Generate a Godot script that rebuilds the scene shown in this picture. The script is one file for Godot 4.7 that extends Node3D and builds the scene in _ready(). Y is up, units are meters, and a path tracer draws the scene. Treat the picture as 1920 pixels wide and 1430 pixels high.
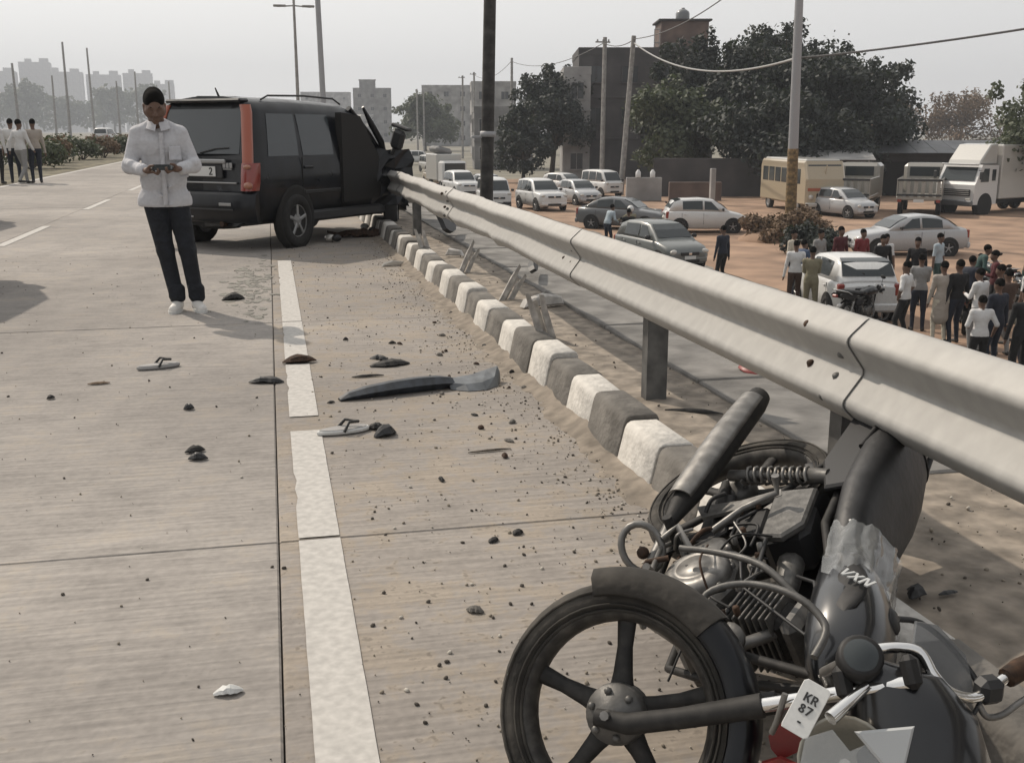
extends Node3D

# ---------------------------------------------------------------- bookkeeping
var used := {}
var M := {}
var tex := {}
var rng := RandomNumberGenerator.new()

func _ready() -> void:
	rng.seed = 7
	camera_sky_sun()
	make_materials()
	build_road()
	build_kerb_and_platform()
	build_lower_ground()
	build_rail()
	build_background()
	build_trees()
	build_poles_and_wires()
	build_traffic()
	build_suv()
	build_motorcycles()
	build_people()
	build_debris()

func camera_sky_sun() -> void:
	var cam := Camera3D.new()
	cam.name = "camera"
	cam.fov = 39.344
	cam.near = 0.05
	cam.far = 6000.0
	add_child(cam)
	cam.position = Vector3(0, 1.4, 0)
	cam.rotation = Vector3(-deg_to_rad(13.1974), -deg_to_rad(12.5686), 0)
	cam.current = true
	var sun := DirectionalLight3D.new()
	sun.name = "sun"
	sun.light_energy = 1.0
	sun.light_color = Color(1.0, 0.95, 0.885)
	sun.light_angular_distance = 0.9
	sun.shadow_enabled = true
	add_child(sun)
	var to_sun := Vector3(-1.0, 1.72, -1.52).normalized()
	sun.look_at_from_position(to_sun * 50.0, Vector3.ZERO)
	var env := Environment.new()
	env.background_mode = Environment.BG_SKY
	# hazy sky: pale everywhere, brighter in the air round the sun
	var w := 512
	var h := 256
	var im := Image.create(w, h, false, Image.FORMAT_RGBF)
	for y in h:
		var el := (0.5 - (y + 0.5) / h) * PI
		for x in w:
			var az := ((x + 0.5) / w) * TAU
			# Godot panorama: u = atan2(x, -z) / TAU
			var a := az
			var d := Vector3(sin(a) * cos(el), sin(el), -cos(a) * cos(el))
			var c := clampf(d.dot(to_sun), -1.0, 1.0)
			var up := maxf(d.y, 0.0)
			var base := Vector3(0.66, 0.66, 0.66).lerp(Vector3(0.35, 0.36, 0.385), pow(up, 0.75))
			var glow := pow((c + 1.0) * 0.5, 3.5)
			var col := base + Vector3(0.66, 0.635, 0.58) * glow
			if d.y < 0.0:
				col = Vector3(0.30, 0.28, 0.255)
			im.set_pixel(x, y, Color(col.x, col.y, col.z))
	var sky := Sky.new()
	var pan := PanoramaSkyMaterial.new()
	pan.panorama = ImageTexture.create_from_image(im)
	sky.sky_material = pan
	env.sky = sky
	env.background_energy_multiplier = 1.0
	env.tonemap_mode = Environment.TONE_MAPPER_LINEAR
	env.tonemap_exposure = 1.15
	env.fog_enabled = true
	env.fog_mode = Environment.FOG_MODE_EXPONENTIAL
	env.fog_density = 0.0006
	env.fog_light_color = Color(0.92, 0.94, 0.97)
	env.sdfgi_enabled = true
	env.ssao_enabled = true
	env.ssil_enabled = true
	var we := WorldEnvironment.new()
	we.name = "world_environment"
	we.environment = env
	add_child(we)

# ---------------------------------------------------------------- naming
func numbered(n: String) -> String:
	if not used.has(n):
		used[n] = 0
		return n
	used[n] += 1
	return "%s_%03d" % [n, used[n]]

func tag(o: Node, label: String, category: String, group := "", kind := "") -> void:
	if label: o.set_meta("label", label)
	if category: o.set_meta("category", category)
	if group: o.set_meta("group", group)
	if kind: o.set_meta("kind", kind)

func thing(called: String, label: String, category: String, at := Vector3.ZERO, turn := 0.0, group := "") -> Node3D:
	var o := Node3D.new()
	o.name = numbered(called)
	add_child(o)
	o.position = at
	o.rotation.y = turn
	tag(o, label, category, group)
	return o

func structure(called: String) -> Node3D:
	var o := Node3D.new()
	o.name = numbered(called)
	add_child(o)
	o.set_meta("kind", "structure")
	return o

func put(called: String, mesh: Mesh, m: Material, parent: Node = null) -> MeshInstance3D:
	var o := MeshInstance3D.new()
	o.mesh = mesh
	o.material_override = m
	if parent == null:
		o.name = numbered(called)
		add_child(o)
	else:
		o.name = called
		parent.add_child(o, true)
	return o

func part(called: String, b: MB, m: Material, parent: Node = null) -> MeshInstance3D:
	return put(called, b.mesh(), m, parent)

func dup(o: Node3D, label := "", at := Vector3.ZERO, turn := 0.0, group := "") -> Node3D:
	var c: Node3D = o.duplicate()
	c.name = numbered(String(o.name).rstrip("0123456789").rstrip("_"))
	add_child(c)
	c.position = at
	c.rotation.y = turn
	if label: c.set_meta("label", label)
	if group: c.set_meta("group", group)
	return c

func repaint(o: Node, what: String, m: Material) -> void:
	for c in o.get_children():
		if c is MeshInstance3D and String(c.name).rstrip("0123456789") == what:
			c.material_override = m
		repaint(c, what, m)

# ---------------------------------------------------------------- mesh builder
class MB:
	var st := SurfaceTool.new()
	var n := 0
	func _init() -> void:
		st.begin(Mesh.PRIMITIVE_TRIANGLES)
	func sm(g: int) -> MB:
		st.set_smooth_group(g)
		return self
	func tri(a: Vector3, b: Vector3, c: Vector3, ua := Vector2.ZERO, ub := Vector2.ZERO, uc := Vector2.ZERO) -> void:
		# corners are given counter-clockwise from outside; Godot's front faces run clockwise
		st.set_uv(ua); st.set_uv2(ua); st.add_vertex(a)
		st.set_uv(uc); st.set_uv2(uc); st.add_vertex(c)
		st.set_uv(ub); st.set_uv2(ub); st.add_vertex(b)
		n += 1
	func quad(a: Vector3, b: Vector3, c: Vector3, d: Vector3, ua := Vector2(0, 0), ub := Vector2(1, 0), uc := Vector2(1, 1), ud := Vector2(0, 1)) -> void:
		tri(a, b, c, ua, ub, uc)
		tri(a, c, d, ua, uc, ud)
	func mesh() -> ArrayMesh:
		st.generate_normals()
		return st.commit()
	# box with chamfered edges
	func box(c: Vector3, s: Vector3, ch := 0.0, b := Basis.IDENTITY) -> MB:
		st.set_smooth_group(-1)
		var h := s * 0.5
		if ch <= 0.0:
			var p := []
			for i in 8:
				p.append(c + b * Vector3(h.x if i & 1 else -h.x, h.y if i & 2 else -h.y, h.z if i & 4 else -h.z))
			for f in [[0, 2, 3, 1], [4, 5, 7, 6], [0, 4, 6, 2], [1, 3, 7, 5], [2, 6, 7, 3], [0, 1, 5, 4]]:
				quad(p[f[0]], p[f[1]], p[f[2]], p[f[3]])
			return self
		ch = minf(ch, minf(h.x, minf(h.y, h.z)) * 0.95)
		var q := func(i: int, ax: int) -> Vector3:
			var v := Vector3(h.x if i & 1 else -h.x, h.y if i & 2 else -h.y, h.z if i & 4 else -h.z)
			for k in 3:
				if k != ax: v[k] -= signf(v[k]) * ch
			return c + b * v
		for ax in 3:
			var u := (ax + 1) % 3
			var v := (ax + 2) % 3
			for sg in 2:
				var i0: int = sg << ax
				var i1: int = i0 | (1 << u)
				var i2: int = i1 | (1 << v)
				var i3: int = i0 | (1 << v)
				if sg: quad(q.call(i0, ax), q.call(i1, ax), q.call(i2, ax), q.call(i3, ax))
				else: quad(q.call(i0, ax), q.call(i3, ax), q.call(i2, ax), q.call(i1, ax))
			# edges along ax
			for su in 2:
				for sv in 2:
					var j0: int = (su << u) | (sv << v)
					var j1: int = j0 | (1 << ax)
					if su == sv: quad(q.call(j0, u), q.call(j0, v), q.call(j1, v), q.call(j1, u))
					else: quad(q.call(j0, u), q.call(j1, u), q.call(j1, v), q.call(j0, v))
		for i in 8:
			var par := (i & 1) ^ ((i >> 1) & 1) ^ ((i >> 2) & 1)
			if par: tri(q.call(i, 0), q.call(i, 1), q.call(i, 2))
			else: tri(q.call(i, 0), q.call(i, 2), q.call(i, 1))
		return self
	func loft(rings: Array, cap0 := true, cap1 := true, closed := true, g := 1) -> MB:
		st.set_smooth_group(g)
		var m: int = rings[0].size()
		var acc := 0.0
		for i in rings.size() - 1:
			var a = rings[i]
			var b = rings[i + 1]
			var dl: float = (a[0] as Vector3).distance_to(b[0])
			var per := 0.0
			for j in (m if closed else m - 1):
				var k := (j + 1) % m
				var w: float = (a[j] as Vector3).distance_to(a[k])
				quad(a[j], a[k], b[k], b[j], Vector2(per, acc), Vector2(per + w, acc), Vector2(per + w, acc + dl), Vector2(per, acc + dl))
				per += w
			acc += dl
		st.set_smooth_group(-1)
		if cap0: cap(rings[0], true)
		if cap1: cap(rings[-1], false)
		return self
	# closes the ends of a shell whose ring runs out along one face and back along the other
	func shell(rings: Array, g := 1) -> MB:
		loft(rings, false, false, true, g)
		st.set_smooth_group(-1)
		for r in [rings[0], rings[-1]]:
			var m: int = r.size()
			for i in m / 2 - 1: quad(r[i], r[i + 1], r[m - 2 - i], r[m - 1 - i])
		return self
	func cap(r, flip: bool) -> void:
		var c := Vector3.ZERO
		for p in r: c += p
		c /= r.size()
		for j in r.size():
			var k: int = (j + 1) % r.size()
			if flip: tri(c, r[k], r[j])
			else: tri(c, r[j], r[k])
	static func ring(c: Vector3, u: Vector3, v: Vector3, ru: float, rv: float, sides: int, ph := 0.0) -> PackedVector3Array:
		var o := PackedVector3Array()
		for j in sides:
			var a := TAU * j / sides + ph
			o.append(c + u * cos(a) * ru + v * sin(a) * rv)
		return o
	func tube(path: Array, r, sides := 8, cap := true, shut := false) -> MB:
		var rings := []
		var cnt := path.size()
		var u := Vector3.ZERO
		for i in cnt:
			var a: Vector3 = path[(i - 1 + cnt) % cnt] if (i > 0 or shut) else path[i]
			var b: Vector3 = path[(i + 1) % cnt] if (i < cnt - 1 or shut) else path[i]
			var t := (b - a).normalized()
			if u == Vector3.ZERO:
				u = t.cross(Vector3.UP if absf(t.y) < 0.9 else Vector3.RIGHT).normalized()
			else:
				u = (u - t * u.dot(t)).normalized()
			var v := t.cross(u)
			var rr: float = r[i] if r is Array else r
			rings.append(ring(path[i], u, v, rr, rr, sides))
		if shut: rings.append(rings[0])
		return loft(rings, cap and not shut, cap and not shut)
	# profile of (radius, along) pairs turned round an axis
	func lathe(c: Vector3, axis: Vector3, prof: Array, sides := 20, closed_prof := false, g := 1) -> MB:
		axis = axis.normalized()
		var u := axis.cross(Vector3.UP if absf(axis.y) < 0.9 else Vector3.RIGHT).normalized()
		var v := axis.cross(u)
		var rings := []
		for p in prof:
			rings.append(ring(c + axis * p.y, u, v, p.x, p.x, sides))
		if closed_prof: rings.append(rings[0])
		return loft(rings, not closed_prof and prof[0].x > 0.0001, not closed_prof and prof[-1].x > 0.0001, true, g)
	func ball(c: Vector3, r: Vector3, b := Basis.IDENTITY, nu := 14, nv := 9) -> MB:
		var rings := []
		for i in nv + 1:
			var t := PI * i / nv
			var rg := PackedVector3Array()
			for j in nu:
				var a := TAU * j / nu
				rg.append(c + b * (Vector3(sin(t) * cos(a), cos(t), sin(t) * sin(a)) * r))
			rings.append(rg)
		return loft(rings, false, false)
	# polygon in the x-y plane of xf pushed along its z by depth
	func prism(poly: PackedVector2Array, xf: Transform3D, depth: float, bev := 0.0) -> MB:
		st.set_smooth_group(-1)
		if Geometry2D.is_polygon_clockwise(poly):
			poly = poly.duplicate()
			poly.reverse()
		var inner := poly
		if bev > 0.0:
			var off := Geometry2D.offset_polygon(poly, -bev)
			if off.size() == 1 and off[0].size() == poly.size():
				var best := 0
				for k in off[0].size():
					if off[0][k].distance_to(poly[0]) < off[0][best].distance_to(poly[0]): best = k
				inner = PackedVector2Array()
				for k in poly.size(): inner.append(off[0][(best + k) % poly.size()])
				if Geometry2D.is_polygon_clockwise(inner): inner = poly
		var t := Geometry2D.triangulate_polygon(inner)
		for z in 2:
			for i in range(0, t.size(), 3):
				var p: Array = []
				for k in 3:
					var q2: Vector2 = inner[t[i + k]]
					p.append(xf * Vector3(q2.x, q2.y, depth if z else 0.0))
				var ua: Vector2 = inner[t[i]]
				var ub: Vector2 = inner[t[i + 1]]
				var uc: Vector2 = inner[t[i + 2]]
				var ccw := (ub - ua).cross(uc - ua) > 0.0
				if (z == 1) == ccw: tri(p[0], p[1], p[2], ua, ub, uc)
				else: tri(p[0], p[2], p[1], ua, uc, ub)
		var lv := [[inner, 0.0], [poly, bev], [poly, depth - bev], [inner, depth]] if inner != poly else [[poly, 0.0], [poly, depth]]
		for k in lv.size() - 1:
			for i in poly.size():
				var j := (i + 1) % poly.size()
				var A: PackedVector2Array = lv[k][0]
				var B: PackedVector2Array = lv[k + 1][0]
				var za: float = lv[k][1]
				var zb: float = lv[k + 1][1]
				quad(xf * Vector3(A[i].x, A[i].y, za), xf * Vector3(A[j].x, A[j].y, za), xf * Vector3(B[j].x, B[j].y, zb), xf * Vector3(B[i].x, B[i].y, zb))
		return self

# points on a smooth curve through the given ones
func smooth(p: Array, n := 5) -> Array:
	var o := []
	for i in p.size() - 1:
		for k in n:
			o.append((p[i] as Vector3).cubic_interpolate(p[i + 1], p[maxi(i - 1, 0)], p[mini(i + 2, p.size() - 1)], float(k) / n))
	o.append(p[-1])
	return o

func xf_of(at: Vector3, x: Vector3, y: Vector3) -> Transform3D:
	x = x.normalized()
	var z := x.cross(y).normalized()
	return Transform3D(Basis(x, z.cross(x), z), at)

func text_mesh(s: String, size: float, depth := 0.006) -> TextMesh:
	var t := TextMesh.new()
	t.text = s
	var f := SystemFont.new()
	f.font_names = PackedStringArray(["Droid Sans"])
	f.font_weight = 700
	t.font = f
	t.font_size = 32
	t.pixel_size = size / 32.0
	t.depth = depth
	return t

# ---------------------------------------------------------------- materials
func lin(r: float, g: float, b: float, a := 1.0) -> Color:
	var c := Color(r, g, b).linear_to_srgb()
	c.a = a
	return c

# grey picture of noise between lo and hi, used as a tint that varies over a surface
func noise_tex(key: String, freq: float, lo: float, hi: float, octaves := 4, size := 256, sd := 1, bump := false) -> NoiseTexture2D:
	if tex.has(key): return tex[key]
	var n := FastNoiseLite.new()
	n.seed = sd
	n.noise_type = FastNoiseLite.TYPE_SIMPLEX_SMOOTH
	n.frequency = freq
	n.fractal_octaves = octaves
	var t := NoiseTexture2D.new()
	t.width = size
	t.height = size
	t.seamless = true
	t.noise = n
	if not bump:
		var g := Gradient.new()
		g.set_color(0, Color(lo, lo, lo))
		g.set_color(1, Color(hi, hi, hi))
		t.color_ramp = g
	tex[key] = t
	return t

func mat(key: String, c: Color, rough := 0.8, metal := 0.0, o := {}) -> StandardMaterial3D:
	var m := StandardMaterial3D.new()
	m.resource_name = key
	m.albedo_color = c
	m.roughness = rough
	m.metallic = metal
	m.cull_mode = BaseMaterial3D.CULL_DISABLED
	if o.has("spec"): m.metallic_specular = o.spec
	if o.has("tint"):
		m.albedo_texture = o.tint
		m.uv1_triplanar = true
		m.uv1_world_triplanar = o.get("world", false)
		var s: float = o.get("scale", 1.0)
		m.uv1_scale = Vector3(s, s, s)
	if o.has("bump"):
		m.heightmap_enabled = true
		m.heightmap_texture = o.bump
		m.heightmap_scale = o.get("bump_cm", 0.3)
		if not o.has("tint"):
			m.uv1_triplanar = true
			m.uv1_world_triplanar = o.get("world", false)
			var s2: float = o.get("scale", 1.0)
			m.uv1_scale = Vector3(s2, s2, s2)
	if o.has("rough_tex"):
		m.roughness_texture = o.rough_tex
		m.roughness_texture_channel = BaseMaterial3D.TEXTURE_CHANNEL_RED
	if o.has("coat"):
		m.clearcoat_enabled = true
		m.clearcoat = o.coat
		m.clearcoat_roughness = o.get("coat_rough", 0.06)
	if o.has("glass"):
		m.transparency = BaseMaterial3D.TRANSPARENCY_ALPHA
		m.albedo_color.a = o.glass
	if o.has("back"):
		m.backlight_enabled = true
		m.backlight = o.back
	if o.has("rim"):
		m.rim_enabled = true
		m.rim = o.rim
	M[key] = m
	return m

func streak_image(size: int, sd: int, dirt: float) -> Array:
	# brushed concrete: fine streaks along x, patches and specks; returns [colour picture, height picture]
	var n := FastNoiseLite.new()
	n.noise_type = FastNoiseLite.TYPE_SIMPLEX_SMOOTH
	n.seed = sd
	n.frequency = 0.11
	n.fractal_octaves = 3
	var st := n.get_seamless_image(size / 16, size, false, false, 0.1)
	st.resize(size, size, Image.INTERPOLATE_CUBIC)
	n.seed = sd + 1
	n.frequency = 0.006
	n.fractal_octaves = 5
	var pt := n.get_seamless_image(size, size, false, false, 0.1)
	n.seed = sd + 2
	n.frequency = 0.09
	n.fractal_octaves = 3
	var gr := n.get_seamless_image(size, size, false, false, 0.1)
	n.seed = sd + 3
	n.frequency = 0.022
	n.fractal_octaves = 4
	var md := n.get_seamless_image(size, size, false, false, 0.1)
	for i in [st, pt, gr, md]: i.convert(Image.FORMAT_L8)
	var a := st.get_data()
	var b := pt.get_data()
	var c := gr.get_data()
	var d := md.get_data()
	var col := PackedByteArray()
	var hgt := PackedByteArray()
	col.resize(size * size * 3)
	hgt.resize(size * size)
	for i in size * size:
		var s := (a[i] - 128.0) / 128.0
		var p := (b[i] - 128.0) / 128.0
		var g := (c[i] - 128.0) / 128.0
		var e := (d[i] - 128.0) / 128.0
		var v := 0.90 + s * 0.075 + p * 0.06 + g * 0.05 + e * 0.05
		var soil := clampf((e * 0.7 + p * 0.8 + g * 0.35 - 0.25 + dirt) * 2.2, 0.0, 1.0) * minf(1.0, dirt + 0.35)
		var speck := clampf((g * 0.9 + e * 0.5 - 0.62 + dirt * 0.3) * 5.0, 0.0, 1.0) * minf(1.0, 0.35 + dirt)
		v -= speck * 0.25
		col[i * 3] = int(clampf(v * lerpf(1.0, 0.965, soil), 0, 1) * 255)
		col[i * 3 + 1] = int(clampf(v * lerpf(1.0, 0.935, soil), 0, 1) * 255)
		col[i * 3 + 2] = int(clampf(v * lerpf(1.0, 0.88, soil), 0, 1) * 255)
		hgt[i] = int(clampf(0.5 + s * 0.3 + g * 0.16 - speck * 0.2 + soil * 0.1, 0, 1) * 255)
	return [ImageTexture.create_from_image(Image.create_from_data(size, size, false, Image.FORMAT_RGB8, col)), ImageTexture.create_from_image(Image.create_from_data(size, size, false, Image.FORMAT_L8, hgt))]

func make_materials() -> void:
	var fine := noise_tex("fine", 0.08, 0.92, 1.0, 3)
	var blotch := noise_tex("blotch", 0.012, 0.66, 1.0, 5)
	var strong := noise_tex("strong", 0.02, 0.35, 1.0, 5, 256, 9)
	var bumpy := noise_tex("bumpy", 0.06, 0, 1, 5, 256, 3, true)
	var crease := noise_tex("crease", 0.012, 0, 1, 3, 256, 14, true)
	(crease.noise as FastNoiseLite).fractal_type = FastNoiseLite.FRACTAL_RIDGED
	var lump := noise_tex("lump", 0.02, 0, 1, 4, 256, 4, true)
	for k in [["slab", 21, 0.0, Color(0.66, 0.635, 0.61)], ["shoulder", 33, 0.30, Color(0.66, 0.63, 0.60)]]:
		var pair := streak_image(1024, k[1], k[2])
		var m := StandardMaterial3D.new()
		m.resource_name = k[0]
		m.albedo_color = k[3]
		m.albedo_texture = pair[0]
		m.roughness = 0.92
		m.heightmap_enabled = true
		m.heightmap_texture = pair[1]
		m.heightmap_scale = 0.45
		m.uv1_scale = Vector3(0.27, 0.27, 1)
		m.detail_enabled = true
		m.detail_blend_mode = BaseMaterial3D.BLEND_MODE_MUL
		m.detail_uv_layer = BaseMaterial3D.DETAIL_UV_2
		m.detail_albedo = noise_tex("wide", 0.01, 0.80, 1.0, 5, 512, 12)
		m.uv2_scale = Vector3(0.043, 0.043, 1)
		M[k[0]] = m
	mat("joint", lin(0.085, 0.075, 0.065), 0.95)
	mat("line_paint", lin(0.50, 0.48, 0.45), 0.8, 0.0, {"tint": noise_tex("wear", 0.05, 0.84, 1.0, 6, 512, 5), "world": true, "scale": 0.8})
	mat("kerb_white", lin(0.66, 0.63, 0.58), 0.8, 0.0, {"tint": noise_tex("kerbwear", 0.03, 0.8, 1.0, 5, 256, 15), "world": true, "scale": 1.6, "bump": bumpy, "bump_cm": 0.5})
	mat("kerb_dark", lin(0.20, 0.185, 0.165), 0.9, 0.0, {"tint": blotch, "world": true, "scale": 1.4, "bump": bumpy, "bump_cm": 0.6})
	mat("soil", lin(0.34, 0.29, 0.235), 0.97, 0.0, {"tint": noise_tex("soil", 0.03, 0.6, 1.0, 5, 512, 6), "world": true, "scale": 0.45, "bump": bumpy, "bump_cm": 1.0})
	mat("platform_concrete", lin(0.24, 0.23, 0.215), 0.92, 0.0, {"tint": blotch, "world": true, "scale": 0.7, "bump": bumpy, "bump_cm": 0.5})
	mat("asphalt_dusty", lin(0.27, 0.25, 0.225), 0.95, 0.0, {"tint": noise_tex("asph", 0.02, 0.66, 1.0, 5, 512, 8), "world": true, "scale": 0.12, "bump": bumpy, "bump_cm": 0.8})
	mat("red_dirt", lin(0.38, 0.25, 0.17), 0.98, 0.0, {"tint": noise_tex("dirt", 0.012, 0.68, 1.0, 6, 512, 10), "world": true, "scale": 0.06})
	mat("far_land", lin(0.25, 0.23, 0.18), 0.98, 0.0, {"tint": noise_tex("dirt", 0.012, 0.68, 1.0, 6, 512, 10), "world": true, "scale": 0.02})
	mat("dry_grass", lin(0.26, 0.225, 0.14), 0.97, 0.0, {"tint": strong, "world": true, "scale": 0.25})
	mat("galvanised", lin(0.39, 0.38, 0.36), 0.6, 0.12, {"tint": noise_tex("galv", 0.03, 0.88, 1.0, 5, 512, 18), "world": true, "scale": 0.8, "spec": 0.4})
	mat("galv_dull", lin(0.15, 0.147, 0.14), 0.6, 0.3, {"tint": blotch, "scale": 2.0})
	mat("post_white", lin(0.58, 0.55, 0.51), 0.6, 0.2, {"tint": blotch, "scale": 3.0})
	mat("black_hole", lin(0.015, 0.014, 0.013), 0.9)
	mat("rust", lin(0.11, 0.06, 0.035), 0.85, 0.2, {"tint": strong, "scale": 6.0})
	mat("navy_paint", lin(0.006, 0.008, 0.013), 0.5, 0.0, {"spec": 0.35, "coat": 0.3, "coat_rough": 0.1, "rough_tex": noise_tex("dust_rough", 0.02, 0.5, 1.0, 4, 256, 22), "tint": noise_tex("dusty", 0.015, 0.45, 1.0, 4, 256, 23), "scale": 0.7})
	mat("car_glass", lin(0.028, 0.034, 0.036), 0.08, 0.0, {"spec": 0.5})
	mat("suv_glass", lin(0.035, 0.042, 0.047), 0.15, 0.0, {"spec": 0.6})
	mat("black_plastic", lin(0.018, 0.018, 0.019), 0.55, 0.0, {"tint": fine, "scale": 3.0})
	mat("rubber", lin(0.022, 0.021, 0.02), 0.8, 0.0, {"tint": blotch, "scale": 4.0, "bump": bumpy, "bump_cm": 0.1})
	mat("dusty_rubber", lin(0.085, 0.076, 0.064), 0.9, 0.0, {"tint": noise_tex("tyre", 0.015, 0.3, 1.0, 5, 256, 31), "scale": 1.5, "bump": bumpy, "bump_cm": 0.3})
	mat("alloy", lin(0.30, 0.30, 0.30), 0.4, 0.7)
	mat("chrome", lin(0.75, 0.74, 0.72), 0.14, 1.0)
	mat("steel_worn", lin(0.27, 0.26, 0.245), 0.45, 0.6, {"tint": blotch, "scale": 5.0})
	mat("engine_metal", lin(0.15, 0.145, 0.137), 0.5, 0.4, {"tint": blotch, "scale": 6.0, "bump": bumpy, "bump_cm": 0.04})
	mat("engine_black", lin(0.018, 0.017, 0.017), 0.6, 0.2, {"tint": blotch, "scale": 6.0})
	mat("dusty_black", lin(0.035, 0.032, 0.029), 0.7, 0.1, {"tint": strong, "scale": 4.0})
	mat("seat_vinyl", lin(0.026, 0.026, 0.028), 0.55, 0.0, {"tint": noise_tex("vinyl", 0.015, 0.45, 1.0, 4, 256, 41), "scale": 1.5, "bump": bumpy, "bump_cm": 0.12})
	mat("tank_paint", lin(0.019, 0.021, 0.025), 0.3, 0.0, {"coat": 0.8, "coat_rough": 0.1, "tint": noise_tex("dusty", 0.015, 0.45, 1.0, 4, 256, 23), "scale": 2.0})
	mat("clear_plastic", lin(0.75, 0.77, 0.76), 0.1, 0.0, {"glass": 0.14})
	mat("fairing_black", lin(0.009, 0.010, 0.013), 0.3, 0.0, {"coat": 0.5, "coat_rough": 0.1, "tint": noise_tex("dusty", 0.015, 0.45, 1.0, 4, 256, 23), "scale": 2.0})
	mat("smoke_plastic", lin(0.16, 0.165, 0.17), 0.15, 0.0, {"glass": 0.55})
	mat("lamp_red", lin(0.22, 0.028, 0.018), 0.2, 0.0, {"coat": 0.6})
	mat("lamp_orange", lin(0.30, 0.07, 0.03), 0.3, 0.0, {"coat": 0.5})
	mat("reflector", lin(0.27, 0.255, 0.215), 0.3, 0.35, {"tint": fine, "scale": 5.0})
	mat("rim_dusty", lin(0.09, 0.082, 0.072), 0.6, 0.2, {"tint": strong, "scale": 4.0})
	mat("oil_stain", lin(0.245, 0.235, 0.205), 0.8, 0.0, {"tint": blotch, "world": true, "scale": 3.0})
	mat("lamp_amber", lin(0.30, 0.12, 0.07), 0.3, 0.0, {"coat": 0.5})
	mat("lamp_clear", lin(0.48, 0.46, 0.42), 0.2, 0.1, {"coat": 0.6})
	mat("plate_white", lin(0.62, 0.62, 0.60), 0.5, 0.0, {"tint": fine, "scale": 5.0})
	mat("print_black", lin(0.02, 0.02, 0.02), 0.6)
	mat("sticker_grey", lin(0.42, 0.43, 0.43), 0.5)
	mat("red_paint", lin(0.30, 0.035, 0.03), 0.45, 0.0, {"tint": blotch, "scale": 4.0})
	mat("skin", lin(0.125, 0.072, 0.05), 0.6, 0.0, {"tint": fine, "scale": 6.0})
	mat("hair", lin(0.006, 0.0055, 0.005), 0.9, 0.0, {"spec": 0.2, "bump": bumpy, "bump_cm": 0.3, "scale": 12.0})
	mat("shirt_white", lin(0.52, 0.52, 0.54), 0.9, 0.0, {"tint": fine, "scale": 1.5, "bump": crease, "bump_cm": 1.6})
	mat("trouser_navy", lin(0.012, 0.015, 0.022), 0.9, 0.0, {"tint": blotch, "scale": 2.0, "bump": crease, "bump_cm": 1.6})
	mat("shoe_white", lin(0.62, 0.60, 0.57), 0.6)
	mat("shoe_dark", lin(0.03, 0.027, 0.025), 0.6)
	mat("bark", lin(0.085, 0.068, 0.052), 0.95, 0.0, {"tint": blotch, "scale": 1.0, "bump": bumpy, "bump_cm": 3.0})
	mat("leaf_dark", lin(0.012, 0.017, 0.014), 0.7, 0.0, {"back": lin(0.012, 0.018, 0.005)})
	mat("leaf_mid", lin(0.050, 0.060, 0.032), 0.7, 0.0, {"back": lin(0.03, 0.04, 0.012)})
	mat("leaf_dry", lin(0.13, 0.085, 0.052), 0.85, 0.0, {"back": lin(0.04, 0.03, 0.015)})
	mat("building_dark", lin(0.085, 0.078, 0.078), 0.9, 0.0, {"tint": blotch, "world": true, "scale": 0.12})
	mat("building_pale", lin(0.42, 0.41, 0.40), 0.9, 0.0, {"tint": blotch, "world": true, "scale": 0.1})
	mat("building_brick", lin(0.17, 0.12, 0.10), 0.9, 0.0, {"tint": blotch, "world": true, "scale": 0.15})
	mat("building_grey", lin(0.28, 0.275, 0.27), 0.9, 0.0, {"tint": blotch, "world": true, "scale": 0.1})
	mat("window_dark", lin(0.03, 0.033, 0.036), 0.15)
	mat("concrete_pole", lin(0.36, 0.345, 0.325), 0.9, 0.0, {"tint": blotch, "scale": 0.6})
	mat("pole_grey", lin(0.34, 0.34, 0.35), 0.55, 0.3, {"tint": fine, "scale": 1.0})
	mat("pole_dark", lin(0.09, 0.084, 0.078), 0.7, 0.2, {"tint": strong, "scale": 0.8})
	mat("pole_ochre", lin(0.36, 0.24, 0.11), 0.8, 0.0, {"tint": strong, "scale": 1.0})
	mat("wire", lin(0.10, 0.10, 0.10), 0.7)
	mat("wire_pale", lin(0.30, 0.30, 0.295), 0.7)
	mat("tin_roof", lin(0.085, 0.09, 0.10), 0.5, 0.3, {"tint": blotch, "world": true, "scale": 0.3})
	mat("tarp_blue", lin(0.09, 0.115, 0.145), 0.7, 0.0, {"tint": blotch, "scale": 0.6})
	for c in [["car_white", 0.62, 0.62, 0.61], ["car_silver", 0.40, 0.41, 0.42], ["car_grey", 0.12, 0.125, 0.13], ["car_beige", 0.40, 0.335, 0.235], ["car_moss", 0.13, 0.14, 0.135], ["car_dusty", 0.30, 0.285, 0.255], ["car_dim", 0.48, 0.47, 0.44]]:
		mat(c[0], lin(c[1], c[2], c[3]), 0.35, 0.0, {"coat": 0.6, "tint": fine, "scale": 0.7})

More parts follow.
